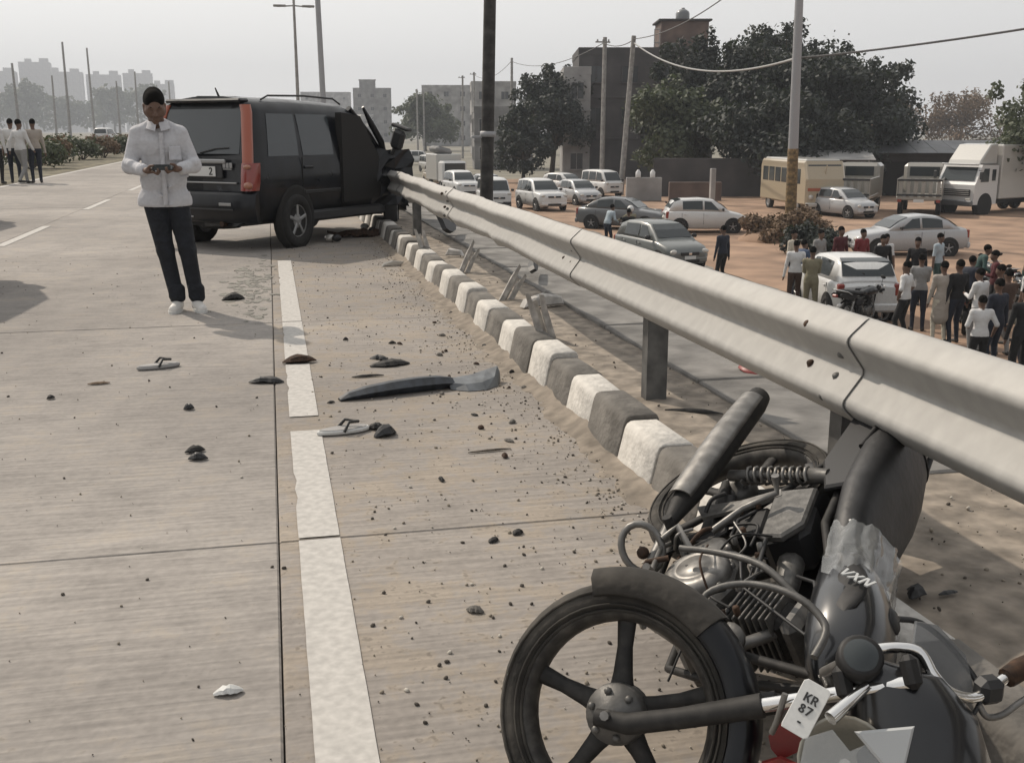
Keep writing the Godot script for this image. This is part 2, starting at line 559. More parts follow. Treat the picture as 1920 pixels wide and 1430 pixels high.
# ---------------------------------------------------------------- carriageway
func slab_mesh(x0: float, x1: float, z0: float, z1: float) -> MB:
	var b := MB.new()
	b.sm(-1)
	var c := 0.006
	var t := [Vector3(x0 + c, 0, z0 + c), Vector3(x1 - c, 0, z0 + c), Vector3(x1 - c, 0, z1 - c), Vector3(x0 + c, 0, z1 - c)]
	var k := [Vector3(x0, -0.006, z0), Vector3(x1, -0.006, z0), Vector3(x1, -0.006, z1), Vector3(x0, -0.006, z1)]
	var uv := func(v: Vector3) -> Vector2: return Vector2(v.x, v.z)
	b.quad(t[3], t[2], t[1], t[0], uv.call(t[3]), uv.call(t[2]), uv.call(t[1]), uv.call(t[0]))
	for i in 4:
		var j := (i + 1) % 4
		b.quad(k[j], k[i], t[i], t[j], uv.call(k[j]), uv.call(k[i]), uv.call(t[i]), uv.call(t[j]))
		var lo0: Vector3 = k[i] + Vector3(0, -0.05, 0)
		var lo1: Vector3 = k[j] + Vector3(0, -0.05, 0)
		b.quad(lo0, lo1, k[j], k[i], uv.call(k[i]), uv.call(k[j]), uv.call(k[j]), uv.call(k[i]))
	return b

func sheet(x0: float, x1: float, z0: float, z1: float, y: float) -> MB:
	var b := MB.new()
	b.sm(-1)
	b.quad(Vector3(x0, y, z1), Vector3(x1, y, z1), Vector3(x1, y, z0), Vector3(x0, y, z0), Vector2(x0, z1), Vector2(x1, z1), Vector2(x1, z0), Vector2(x0, z0))
	return b

func build_road() -> void:
	var road := structure("road")
	part("joint_bed", sheet(-7.0, 1.6, -62.1, 8.0, -0.03), M.joint, road)
	var cols := [[-6.95, -3.425, 0.004], [-3.425, -0.0335, 0.006], [-0.0335, 1.42, 0.006]]
	for r in 15:
		var z0 := 5.4 - 4.5 * (r + 1)
		var z1 := z0 + 4.5
		for k in 3:
			var g: float = 0.0045 if r == 1 or r == 0 else 0.002
			var o := part("concrete_slab", slab_mesh(cols[k][0] + 0.002, cols[k][1] - 0.003, z0 + g, z1 - g), M.slab if k < 2 else M.shoulder, road)
			o.position.y = [0.0, 0.0, 0.001, -0.001][(r * 3 + k) % 4]
	part("far_slab", sheet(-6.95, 1.42, -1500.0, -62.1, 0.0), M.slab, road)
	# painted edge line, worn and broken where the wreckage scraped it
	var paint := structure("road_markings")
	var segs := [[8.0, -3.588, 0], [-3.612, -5.02, 1], [-5.29, -6.55, 2], [-6.60, -8.09, 3], [-8.11, -12.1, 4]]
	for s in segs:
		rng.seed = 50 + s[2]
		var pl := PackedVector2Array()
		var pr := PackedVector2Array()
		var n := int(absf(s[0] - s[1]) / 0.12) + 2
		for i in n + 1:
			var z := lerpf(s[0], s[1], float(i) / n)
			pl.append(Vector2(0.034 + rng.randf_range(-0.0008, 0.0008), z))
			pr.append(Vector2(0.178 + rng.randf_range(-0.001, 0.001), z))
		for i in 2:
			var k := rng.randi_range(1, n - 1)
			pl[k].x += rng.randf_range(0.004, 0.012)
		var b := MB.new()
		b.sm(-1)
		for i in n:
			b.quad(Vector3(pl[i].x, 0.005, pl[i].y), Vector3(pr[i].x, 0.005, pr[i].y), Vector3(pr[i + 1].x, 0.005, pr[i + 1].y), Vector3(pl[i + 1].x, 0.005, pl[i + 1].y))
		part("edge_line", b, M.line_paint, paint)
	for k in 24:
		var z := -14.4 - 6.6 * (k - 2)
		part("lane_dash", sheet(-3.40, -3.28, z - 3.0, z, 0.005), M.line_paint, paint)
	part("outer_line", sheet(-6.85, -6.71, -400.0, 8.0, 0.005), M.line_paint, paint)
	# dried oil stain on the slab beside the edge line
	rng.seed = 66
	var oil := MB.new()
	oil.sm(-1)
	for q in 190:
		var c := Vector3(-0.22 + rng.randfn() * 0.11, 0.0035, -10.2 + rng.randfn() * 0.85)
		var r := 0.008 + 0.055 * pow(rng.randf(), 2.0)
		var pts := []
		for i in 9: pts.append(c + Vector3(cos(TAU * i / 9.0) * r * rng.randf_range(0.5, 1.0), 0.000006 * q, -sin(TAU * i / 9.0) * r * 1.9 * rng.randf_range(0.5, 1.0)))
		for i in 9: oil.tri(c + Vector3(0, 0.000006 * q, 0), pts[i], pts[(i + 1) % 9])
	part("oil_stain", oil, M.oil_stain, paint)
	# verge, opposite carriageway and land on the left
	part("verge", terrain(-11.2, -6.95, -130.0, 8.0, -0.01, 0.07, 26, 120, 3), M.dry_grass).set_meta("kind", "structure")
	part("opposite_road", sheet(-23.0, -11.2, -1500.0, 60.0, -0.03), M.asphalt_dusty).set_meta("kind", "structure")
	part("ground_left", sheet(-1500.0, 1.42, -1500.0, 60.0, -0.12), M.far_land).set_meta("kind", "structure")

func terrain(x0: float, x1: float, z0: float, z1: float, y: float, amp: float, nx: int, nz: int, sd: int, freq := 0.5, flat_edge := true) -> MB:
	var n := FastNoiseLite.new()
	n.seed = sd
	n.frequency = freq
	n.fractal_octaves = 4
	var b := MB.new()
	b.sm(1)
	var rows := []
	for i in nz + 1:
		var row := PackedVector3Array()
		for j in nx + 1:
			var x := lerpf(x0, x1, float(j) / nx)
			var z := lerpf(z0, z1, float(i) / nz)
			var e := 1.0
			if flat_edge: e = clampf(minf(j, nx - j) / 2.0, 0.0, 1.0)
			row.append(Vector3(x, y + (n.get_noise_2d(x, z) * 0.6 + 0.3) * amp * e, z))
		rows.append(row)
	for i in nz:
		for j in nx:
			var a: Vector3 = rows[i][j]
			var c: Vector3 = rows[i + 1][j + 1]
			b.quad(rows[i + 1][j], c, rows[i][j + 1], a, Vector2(a.x, c.z), Vector2(c.x, c.z), Vector2(c.x, a.z), Vector2(a.x, a.z))
	return b

# ---------------------------------------------------------------- kerb, platform
func build_kerb_and_platform() -> void:
	var kerb := structure("kerb")
	var shapes := []
	for v in 5:
		rng.seed = 90 + v
		for c in 2:
			var ln := 0.392 if c == 0 else 0.442
			var rings := []
			var tilt := rng.randf_range(-0.006, 0.006)
			for e in [[0.0, 0.004], [0.004, 0.0], [ln * 0.5, 0.0], [ln - 0.004, 0.0], [ln, 0.004]]:
				var q: float = e[1]
				var j: float = tilt * (e[0] / ln - 0.5) * 2.0
				var hh := 0.205 + j + rng.randf_range(-0.002, 0.002)
				rings.append(PackedVector3Array([
					Vector3(1.398 + q, -0.02, -e[0]), Vector3(1.402 + q, 0.0, -e[0]), Vector3(1.437 + q, hh - 0.042, -e[0]), Vector3(1.440 + q, hh - 0.030, -e[0]), Vector3(1.449 + q, hh - 0.012, -e[0]), Vector3(1.464 + q, hh - 0.002 - q, -e[0]), Vector3(1.476 + q, hh - q, -e[0]),
					Vector3(1.582, hh - q, -e[0]), Vector3(1.592, hh - 0.006 - q, -e[0]), Vector3(1.60, hh - 0.02 - q, -e[0]), Vector3(1.605, -0.02, -e[0])]))
			var b := MB.new()
			b.loft(rings, true, true, true, 1)
			shapes.append(b.mesh())
	for k in range(-8, 60):
		rng.seed = 400 + k
		var z := -3.815 - 0.85 * k
		for c in 2:
			var o := put("kerb_stone", shapes[(rng.randi() % 5) * 2 + c], M.kerb_white if c == 0 else M.kerb_dark, kerb)
			o.position = Vector3(rng.randf_range(-0.006, 0.006), rng.randf_range(-0.005, 0.004), z - (0.0 if c == 0 else 0.402))
			o.rotation = Vector3(rng.randf_range(-0.006, 0.006), rng.randf_range(-0.008, 0.008), rng.randf_range(-0.012, 0.012))
	part("far_kerb", MB.new().box(Vector3(1.5, 0.09, -250), Vector3(0.19, 0.2, 390)), M.kerb_dark, kerb)
	# packed soil behind the kerb, then a strip of old concrete, as far as the retaining wall
	part("platform", terrain(1.575, 3.3, -62.0, 8.0, 0.168, 0.022, 24, 420, 11, 2.2), M.soil).set_meta("kind", "structure")
	part("far_platform", sheet(1.6, 3.3, -450.0, -62.0, 0.17), M.soil).set_meta("kind", "structure")
	var strip := structure("concrete_strip")
	for k in 11:
		var z1 := -3.3 - 1.55 * k
		var sb := MB.new().box(Vector3(2.66, 0.112, z1 - 0.772), Vector3(1.26, 0.17, 1.544), 0.008)
		part("concrete_slab", sb, M.platform_concrete, strip).rotation = Vector3(0, 0, 0.003 * ((k * 7) % 3 - 1))
	var wall := structure("retaining_wall")
	part("wall_face", MB.new().box(Vector3(3.42, -1.42, -221.0), Vector3(0.24, 3.2, 458.0), 0.0), M.platform_concrete, wall)
	# soil swept up against the foot of the kerb and over the shoulder
	var n := FastNoiseLite.new()
	n.seed = 5
	n.frequency = 1.7
	n.fractal_octaves = 4
	var b := MB.new()
	b.sm(1)
	var nz := 260
	var nx := 9
	var rows := []
	for i in nz + 1:
		var z := lerpf(1.0, -14.5, float(i) / nz)
		var wd := 0.10 + 0.20 * (n.get_noise_2d(z * 0.5, 3.0) * 0.5 + 0.5)
		var row := PackedVector3Array()
		for j in nx + 1:
			var t := float(j) / nx
			var x := 1.425 - wd * (1.0 - t)
			row.append(Vector3(x, -0.004 + (0.045 + 0.03 * n.get_noise_2d(z, 9.0)) * t * t + 0.016 * n.get_noise_2d(x * 4.0, z * 4.0) * minf(t * 3.0, 1.0), z))
		rows.append(row)
	for i in nz:
		for j in nx:
			b.quad(rows[i][j], rows[i][j + 1], rows[i + 1][j + 1], rows[i + 1][j])
	part("soil_drift", b, M.soil).set_meta("kind", "stuff")

func build_lower_ground() -> void:
	part("service_road", sheet(3.3, 14.2, -1500.0, 60.0, -3.0), M.asphalt_dusty).set_meta("kind", "structure")
	part("dirt_lot", terrain(14.0, 62.0, -100.0, 20.0, -3.01, 0.06, 60, 150, 17, 0.25, false), M.red_dirt).set_meta("kind", "structure")
	part("ground_right", sheet(14.0, 1500.0, -1500.0, 60.0, -3.09), M.far_land).set_meta("kind", "structure")

# ---------------------------------------------------------------- guard rail
func beam(z0: float, z1: float, dx: float, bent: float) -> MB:
	# W profile: x towards the road is negative, y up
	var half := [Vector2(0.004, 0.157), Vector2(-0.006, 0.152), Vector2(-0.050, 0.112), Vector2(-0.058, 0.102), Vector2(-0.0605, 0.092), Vector2(-0.058, 0.081), Vector2(-0.052, 0.072), Vector2(-0.010, 0.016), Vector2(-0.004, 0.007)]
	var p := half.duplicate()
	for i in half.size(): p.append(half[half.size() - 1 - i] * Vector2(1, -1))
	var n := FastNoiseLite.new()
	n.seed = 77
	n.frequency = 0.55
	var rings := []
	var cnt := maxi(2, int(absf(z1 - z0) / 0.18))
	for i in cnt + 1:
		var z := lerpf(z0, z1, float(i) / cnt)
		var w := PackedVector3Array()
		var bulge := bent * smoothstep(-5.2, -8.5, z)
		var bx := bulge * (0.05 + 0.10 * n.get_noise_1d(z))
		for side in 2:
			for q in p.size():
				var a: Vector2 = p[q] if side == 0 else p[p.size() - 1 - q] + Vector2(0.004, 0)
				var low := clampf(-a.y / 0.15, 0.0, 1.0)
				var hi := clampf(a.y / 0.15, 0.0, 1.0)
				var y := a.y + bulge * (low * 0.07 * n.get_noise_2d(z * 2.2, 40.0) - hi * 0.02 * n.get_noise_2d(z * 2.0, 80.0))
				var x := a.x * (1.0 - bulge * low * (0.35 + 0.5 * n.get_noise_2d(z * 2.0, 10.0))) + 0.0015 * n.get_noise_2d(z * 1.4, a.y * 6.0)
				w.append(Vector3(1.645 + dx + x + bx, 0.725 + y, z))
		rings.append(w)
	return MB.new().shell(rings)

func channel(h: float) -> MB:
	# steel C section, open side towards +x
	var poly := PackedVector2Array([Vector2(-0.05, -0.036), Vector2(0.05, -0.036), Vector2(0.05, -0.03), Vector2(-0.044, -0.03), Vector2(-0.044, 0.03), Vector2(0.05, 0.03), Vector2(0.05, 0.036), Vector2(-0.05, 0.036)])
	return MB.new().prism(poly, Transform3D(Basis(Vector3.RIGHT, Vector3.BACK, Vector3.UP), Vector3.ZERO), h)

func build_rail() -> void:
	var t := thing("guard_rail", "galvanised double ridged guard rail running along the kerb, dented near the wreck", "guard rail", Vector3.ZERO)
	# each length laps over the end of the nearer one
	var lengths := [[3.0, -2.95, 0.0], [-2.70, -5.86, 0.0], [-5.60, -10.2, 0.5], [-9.9, -14.5, 0.5], [-14.2, -19.0, 0.4], [-18.7, -34.0, 0.0]]
	for i in lengths.size():
		part("beam", beam(lengths[i][0], lengths[i][1], -0.008 * i, lengths[i][2]), M.galvanised, t)
	for z in [1.9, 0.15, -1.15, -2.88, -4.62, -13.0, -16.0, -18.0, -20.0, -22.0, -24.0, -26.0]:
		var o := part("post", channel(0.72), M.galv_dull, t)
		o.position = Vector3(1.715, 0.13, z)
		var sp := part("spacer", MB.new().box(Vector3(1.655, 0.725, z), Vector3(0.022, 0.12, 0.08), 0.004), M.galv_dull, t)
		sp.position = Vector3.ZERO
	# bolt heads and open slots round each splice
	for zs in [-2.80, -5.71, -10.05]:
		for k in [[0.118, 0.10], [0.10, -0.02], [0.034, 0.14], [-0.028, -0.04], [-0.034, 0.12], [-0.10, 0.10], [-0.112, -0.03]]:
			var yy: float = k[0]
			# the face slopes: find x on the profile
			var x := 1.645 - (0.034 if absf(yy) > 0.105 else (0.058 if absf(yy) > 0.09 else 0.028))
			var b := MB.new()
			var nrm := Vector3(-0.75, 0.66 * signf(yy), 0) if absf(yy) > 0.09 else Vector3(-0.35, -0.9 * signf(yy), 0)
			b.lathe(Vector3(x, 0.725 + yy, zs + k[1] - 0.13), nrm, [Vector2(0.0, 0.010), Vector2(0.009, 0.009), Vector2(0.013, 0.004), Vector2(0.014, -0.012)], 8)
			part("bolt", b, M.rust if k[1] < 0.0 else M.galv_dull, t)
	# posts that the crash knocked over: short bent stubs in the soil
	var stubs := [
		[Vector3(1.60, 0.16, -6.22), Vector3(0.1, 0.25, 0.38), 0.36, "stub of a steel post, the nearest of the bent ones, showing its open channel"],
		[Vector3(1.66, 0.16, -7.74), Vector3(0.1, 0.3, -0.5), 0.30, "stub of a steel post leaning right, beside a loose white chunk"],
		[Vector3(1.62, 0.16, -9.34), Vector3(0.1, 0.4, -0.42), 0.32, "thin stub of a steel post leaning right beyond the loose chunk"],
		[Vector3(1.55, 0.16, -11.14), Vector3(-0.1, 0.3, 0.3), 0.28, "farthest bent stub of a steel post, close to the wrecked vehicle"]]
	for s in stubs:
		var b := MB.new()
		for q in [-1.0, 1.0]:
			var w := 0.042
			var tip: float = s[2] * (1.0 if q < 0 else 0.86)
			b.loft([PackedVector3Array([Vector3(q * 0.034 - w * 0.5, -0.05, 0.03), Vector3(q * 0.034 + w * 0.5, -0.05, 0.03), Vector3(q * 0.034 + w * 0.5, -0.05, 0.018), Vector3(q * 0.034 - w * 0.5, -0.05, 0.018)]),
				PackedVector3Array([Vector3(q * 0.036 - w * 0.5, tip * 0.6, 0.035), Vector3(q * 0.036 + w * 0.5, tip * 0.6, 0.03), Vector3(q * 0.036 + w * 0.5, tip * 0.6, 0.018), Vector3(q * 0.036 - w * 0.5, tip * 0.6, 0.023)]),
				PackedVector3Array([Vector3(q * 0.042 - w * 0.3, tip, 0.05), Vector3(q * 0.042 + w * 0.35, tip * 0.95, 0.042), Vector3(q * 0.042 + w * 0.35, tip * 0.95, 0.034), Vector3(q * 0.042 - w * 0.3, tip, 0.042)])], true, true, true, -1)
		b.box(Vector3(0, s[2] * 0.4 - 0.03, -0.012), Vector3(0.05, s[2] * 0.85, 0.008), 0.002)
		var o := part("post_stub", b, M.post_white)
		o.position = s[0]
		o.rotation = s[1]
		tag(o, s[3], "post", "knocked over guard rail posts")
	var ch := MB.new()
	ch.prism(PackedVector2Array([Vector2(-0.16, 0), Vector2(0.17, 0.0), Vector2(0.15, 0.06), Vector2(0.03, 0.085), Vector2(-0.13, 0.05)]), Transform3D(Basis(Vector3.UP, 0.3), Vector3(1.83, 0.19, -7.35)), 0.09, 0.012)
	tag(part("concrete_chunk", ch, M.post_white), "loose white chunk of broken concrete behind the second bent post stub", "concrete chunk")
	var ch2 := MB.new()
	ch2.prism(PackedVector2Array([Vector2(-0.09, 0), Vector2(0.1, 0.0), Vector2(0.07, 0.05), Vector2(-0.05, 0.07)]), Transform3D(Basis(Vector3.UP, -0.5), Vector3(1.78, 0.19, -10.6)), 0.08, 0.01)
	tag(part("concrete_chunk", ch2, M.post_white), "small pinkish chunk of concrete beside the farthest bent post stub", "concrete chunk")
	var sp := MB.new()
	sp.prism(PackedVector2Array([Vector2(-0.12, 0), Vector2(0.1, 0.01), Vector2(0.13, 0.04), Vector2(0.0, 0.06), Vector2(-0.1, 0.03)]), Transform3D(Basis(Vector3.UP, 0.2), Vector3(1.22, 0.0, -11.4)), 0.05, 0.008)
	tag(part("plastic_fragment", sp, M.lamp_clear), "pale plastic fragment lying at the foot of the kerb in the wreck's shadow edge", "plastic fragment")
	# torn black panels thrown behind the rail
	for k in [[Vector3(2.05, 0.2, -12.3), 1.3, 0.42, "torn black bumper panel lying behind the dented rail"], [Vector3(2.15, 0.2, -8.7), 0.75, 0.12, "small black scrap lying behind the rail, nearer than the torn panel"]]:
		rng.seed = int(k[1] * 100)
		var pl := PackedVector2Array()
		for i in 14:
			var a := TAU * i / 14.0
			pl.append(Vector2(cos(a) * k[1] * 0.5 * rng.randf_range(0.75, 1.0), 0.06 + (sin(a) * 0.5 + 0.5) * k[2] * rng.randf_range(0.6, 1.0)))
		var bp := MB.new().prism(pl, Transform3D(Basis(Vector3.UP, deg_to_rad(75)) * Basis(Vector3.RIGHT, -0.5), k[0]), 0.05, 0.01)
		tag(part("torn_panel", bp, M.black_plastic), k[3], "panel")
	# red plastic cone-like scrap
	var rc := MB.new()
	rc.lathe(Vector3(2.42, 0.19, -4.98), Vector3(0.15, 1, 0.1), [Vector2(0.11, 0.0), Vector2(0.105, 0.015), Vector2(0.075, 0.025), Vector2(0.05, 0.13), Vector2(0.042, 0.16)], 10)
	tag(part("red_scrap", rc, M.red_paint), "broken red plastic piece on the soil below the rail", "plastic piece")

# ---------------------------------------------------------------- buildings
func building(called: String, label: String, at: Vector3, turn: float, size: Vector3, floors: int, bays: int, wm: Material, o := {}) -> Node3D:
	# at: middle of the front foot; the front looks along +z before turning
	var t := thing(called, label, "building", at, turn, o.get("group", ""))
	var b := MB.new().box(Vector3(0, size.y * 0.5, -size.z * 0.5), size, 0.0)
	part("wall", b, wm, t)
	var rf := MB.new()
	var y := size.y
	for k in [[Vector3(0, y + 0.35, -0.12), Vector3(size.x + 0.1, 0.7, 0.22)], [Vector3(0, y + 0.35, -size.z + 0.12), Vector3(size.x + 0.1, 0.7, 0.22)], [Vector3(-size.x * 0.5 + 0.06, y + 0.35, -size.z * 0.5), Vector3(0.22, 0.7, size.z - 0.5)], [Vector3(size.x * 0.5 - 0.06, y + 0.35, -size.z * 0.5), Vector3(0.22, 0.7, size.z - 0.5)]]:
		rf.box(k[0], k[1], 0.02)
	part("parapet", rf, wm, t)
	var fh := size.y / floors
	if o.get("bands", true):
		for f in range(1, floors):
			part("floor_band", MB.new().box(Vector3(0, f * fh, 0.05), Vector3(size.x + 0.12, 0.18, 0.14), 0.02), wm, t)
	var fr := MB.new()
	var bw := size.x / bays
	var ww: float = minf(bw * 0.5, 1.5)
	var wh: float = minf(fh * 0.5, 1.5)
	for q in [[Vector3(0, wh * 0.5, 0), Vector3(ww + 0.16, 0.1, 0.12)], [Vector3(0, -wh * 0.5 - 0.02, 0.04), Vector3(ww + 0.3, 0.1, 0.2)], [Vector3(-ww * 0.5, 0, 0), Vector3(0.09, wh - 0.1, 0.1)], [Vector3(ww * 0.5, 0, 0), Vector3(0.09, wh - 0.1, 0.1)], [Vector3(0, 0, -0.01), Vector3(0.06, wh - 0.1, 0.06)]]:
		fr.box(q[0], q[1], 0.0)
	var frame := fr.mesh()
	var pane := MB.new().box(Vector3.ZERO, Vector3(ww - 0.06, wh - 0.08, 0.03)).mesh()
	for side in (2 if o.get("sides", true) else 1):
		var nb := bays if side == 0 else maxi(1, int(size.z / 3.5))
		var bw2: float = size.x / nb if side == 0 else size.z / nb
		for f in floors:
			for k in nb:
				if o.get("blank", 0) > 0 and (f * 7 + k * 3 + side) % o.blank == 0: continue
				var w := put("window", frame, M[o.get("frame", "building_pale")], t)
				var cx := -size.x * 0.5 + (k + 0.5) * bw2
				if side == 0:
					w.position = Vector3(cx, f * fh + fh * 0.55, 0.05)
				else:
					w.position = Vector3(-size.x * 0.5 - 0.05, f * fh + fh * 0.55, -(k + 0.5) * bw2)
					w.rotation.y = -PI * 0.5
				var pn := put("pane", pane, M.window_dark, w)
				pn.position.z = -0.02
	if o.has("tower"):
		var tw: Vector3 = o.tower[1]
		var tp: Vector3 = o.tower[0]
		part("stair_tower", MB.new().box(Vector3(tp.x, y + tw.y * 0.5 - 0.02, tp.z), tw, 0.03), M[o.get("tower_mat", "building_brick")], t)
		part("tower_cap", MB.new().box(Vector3(tp.x, y + tw.y + 0.08, tp.z), Vector3(tw.x + 0.5, 0.18, tw.z + 0.5), 0.03), wm, t)
	if o.has("tank"):
		var tk: Vector3 = o.tank
		part("water_tank", MB.new().lathe(tk, Vector3.UP, [Vector2(0.62, 0.0), Vector2(0.66, 0.1), Vector2(0.66, 0.75), Vector2(0.58, 0.95), Vector2(0.36, 1.12), Vector2(0.2, 1.18), Vector2(0.18, 1.28), Vector2(0.0, 1.3)], 16), M.car_grey, t)
	return t

func build_background() -> void:
	var yaw := -0.22
	var big := building("brick_building", "dark three storey block with a brick stair tower and water tank, behind the big trees", Vector3(34.4, -3, -97.0), yaw, Vector3(12.6, 11.2, 11.0), 3, 4, M.building_dark, {"tower": [Vector3(3.5, 0, -3.2), Vector3(4.4, 3.1, 4.4)], "tank": Vector3(3.6, 14.4, -3.4), "frame": "building_dark", "blank": 3})
	# open iron stair frame beside the tower
	var fr := MB.new()
	for k in [[Vector3(0.75, 11.2, -1.4), Vector3(0.75, 13.6, -1.4)], [Vector3(1.25, 11.2, -1.4), Vector3(1.25, 13.6, -1.4)], [Vector3(0.75, 13.6, -1.4), Vector3(1.25, 13.6, -1.4)], [Vector3(0.75, 12.4, -1.4), Vector3(1.25, 12.4, -1.4)]]:
		fr.tube(k, 0.05, 6)
	part("roof_frame", fr, M.pole_grey, big)
	building("narrow_building", "pale narrow house front against the left side of the dark block", Vector3(27.6, -3, -96.5), yaw, Vector3(2.4, 9.4, 8.0), 3, 1, M.building_pale, {"sides": false})
	building("apartment_building", "hazy grey block with a square rooftop tower, just right of the twin lamp posts", Vector3(42.9, -3, -459.0), -0.1, Vector3(15.7, 21.2, 16.0), 4, 3, M.building_grey, {"tower": [Vector3(-1.9, 0, -6.0), Vector3(6.7, 4.0, 6.0)], "tower_mat": "building_grey"})
	building("apartment_building", "palest low block in the haze between the twin lamp posts and the grey tower block", Vector3(35.2, -3, -680.0), -0.1, Vector3(30.0, 27.0, 16.0), 4, 4, M.building_pale)
	building("apartment_building", "pale flat roofed block behind the hazy round tree", Vector3(54.0, -3, -335.0), -0.15, Vector3(15.0, 17.5, 12.0), 4, 3, M.building_pale)
	building("apartment_building", "pale block with dark windows right of the near black pole", Vector3(43.4, -3, -211.0), -0.15, Vector3(8.7, 13.2, 9.0), 3, 2, M.building_pale)
	building("shop_building", "low grey shop block behind the white van's roof load", Vector3(27.5, -3, -128.0), -0.15, Vector3(7.0, 6.6, 7.0), 2, 3, M.building_grey)
	# the long hazy row of blocks left of the road
	var far := [[-302.0, 66.0, 40.0, "outermost hazy block at the left frame edge"], [-265.0, 60.0, 34.0, "second hazy block from the left frame edge"], [-232.0, 70.0, 30.0, "tallest hazy block on the left skyline"], [-199.0, 59.0, 36.0, "broad hazy block right of the tallest one"], [-163.0, 57.5, 34.0, "hazy block left of the standing man's head"], [-131.0, 60.0, 30.0, "hazy block directly behind the standing man's head"], [-104.0, 48.0, 24.0, "low hazy block just right of the standing man's head"]]
	for i in far.size():
		var f: Array = far[i]
		var bl := building("apartment_block", f[3], Vector3(f[0] * 1.5, -0.1, -1785.0 - 25.0 * (i % 3)), 0.1, Vector3(f[2] * 1.5, f[1] * 1.5, 36.0), 9, 6, M.building_pale, {"sides": false, "blank": 1, "group": "hazy blocks on the left skyline"})
		for q in 2:
			part("roof_room", MB.new().box(Vector3((q - 0.5) * f[2] * 0.75 + 2.0, f[1] * 1.5 + 3.0, -15.0), Vector3(9.0 + 4.0 * q, 6.0 + 2.0 * ((i + q) % 2), 12.0), 0.1), M.building_pale, bl)
	for i in 9:
		var nm: String = ["first", "second", "third", "fourth", "fifth", "sixth", "seventh", "eighth", "ninth"][i]
		tree("tree", "%s hazy tree from the left below the skyline blocks" % nm, Vector3(-252.0 + 22.0 * i, -0.1, -930.0 - 50.0 * (i % 3)), 27.0 + 5.0 * (i % 4), 38.0 + 3.0 * (i % 3), 1500, 3.6, 60 + i, M.leaf_mid, "hazy trees below the left skyline", 0.1)
	# sheds at the back of the dirt lot
	var sh := thing("shed", "long low shed with a sloping tin roof behind the parked lorries", "shed", Vector3(44.5, -3, -66.5), -0.42)
	part("wall", MB.new().box(Vector3(0, 1.5, -3.0), Vector3(11.5, 3.0, 5.0)), M.building_dark, sh)
	part("opening", MB.new().box(Vector3(-1.0, 1.2, -0.48), Vector3(6.5, 2.3, 0.08)), M.black_hole, sh)
	for k in 10:
		part("roof_sheet", MB.new().box(Vector3(-5.7 + 1.27 * k, 3.35, -2.2), Vector3(1.25, 0.05, 6.6), 0.01, Basis(Vector3.RIGHT, 0.12)), M.tin_roof, sh)
	var s2 := thing("shed", "small tin canopy shed with a pale awning in front of the long shed", "shed", Vector3(36.6, -3, -66.0), -0.42)
	for x in [-2.2, 2.2]:
		part("post", MB.new().tube([Vector3(x, 0, 0.8), Vector3(x, 2.6, 0.8)], 0.06, 6), M.pole_grey, s2)
	part("wall", MB.new().box(Vector3(0, 1.3, -2.0), Vector3(4.6, 2.6, 0.15)), M.building_brick, s2)
	part("roof_sheet", MB.new().box(Vector3(0, 2.85, -0.5), Vector3(5.2, 0.06, 3.4), 0.02, Basis(Vector3.RIGHT, 0.16)), M.building_pale, s2)
	# walls at the edge of the lot
	var w1 := part("low_wall", MB.new().box(Vector3(0, 0.75, 0), Vector3(2.3, 1.5, 0.35), 0.03), M.building_pale)
	w1.position = Vector3(23.6, -3, -66.6); w1.rotation.y = -0.2
	tag(w1, "low whitewashed wall with two small white cans on top, left of the dark wall", "wall")
	for k in 2:
		var cn := part("white_can", MB.new().lathe(Vector3.ZERO, Vector3.UP, [Vector2(0.16, 0), Vector2(0.17, 0.03), Vector2(0.17, 0.34), Vector2(0.1, 0.42), Vector2(0.06, 0.5)], 10), M.car_white)
		cn.position = Vector3(23.2 + 0.95 * k, -1.5, -66.6 + 0.1 * k)
		tag(cn, ["left one of two white cans standing on the whitewashed wall", "right one of two white cans standing on the whitewashed wall"][k], "can", "cans on the whitewashed wall")
	var w2 := part("low_wall", MB.new().box(Vector3(0, 0.6, 0), Vector3(3.4, 1.2, 0.4), 0.03), M.building_brick)
	w2.position = Vector3(26.9, -3, -66.0); w2.rotation.y = -0.2
	tag(w2, "low dark brick wall right of the whitewashed wall", "wall")
	var w3 := part("compound_wall", MB.new().box(Vector3(0, 1.3, 0), Vector3(9.5, 2.6, 0.3), 0.03), M.building_dark)
	w3.position = Vector3(30.5, -3, -70.0); w3.rotation.y = -0.25
	tag(w3, "dark compound wall under the trees behind the white hatchback", "wall")
	var wp := part("white_post", MB.new().box(Vector3(0, 1.1, 0), Vector3(0.3, 2.2, 0.3), 0.03), M.building_pale)
	wp.position = Vector3(26.4, -3, -62.0)
	tag(wp, "whitewashed square post behind the white hatchback", "post")

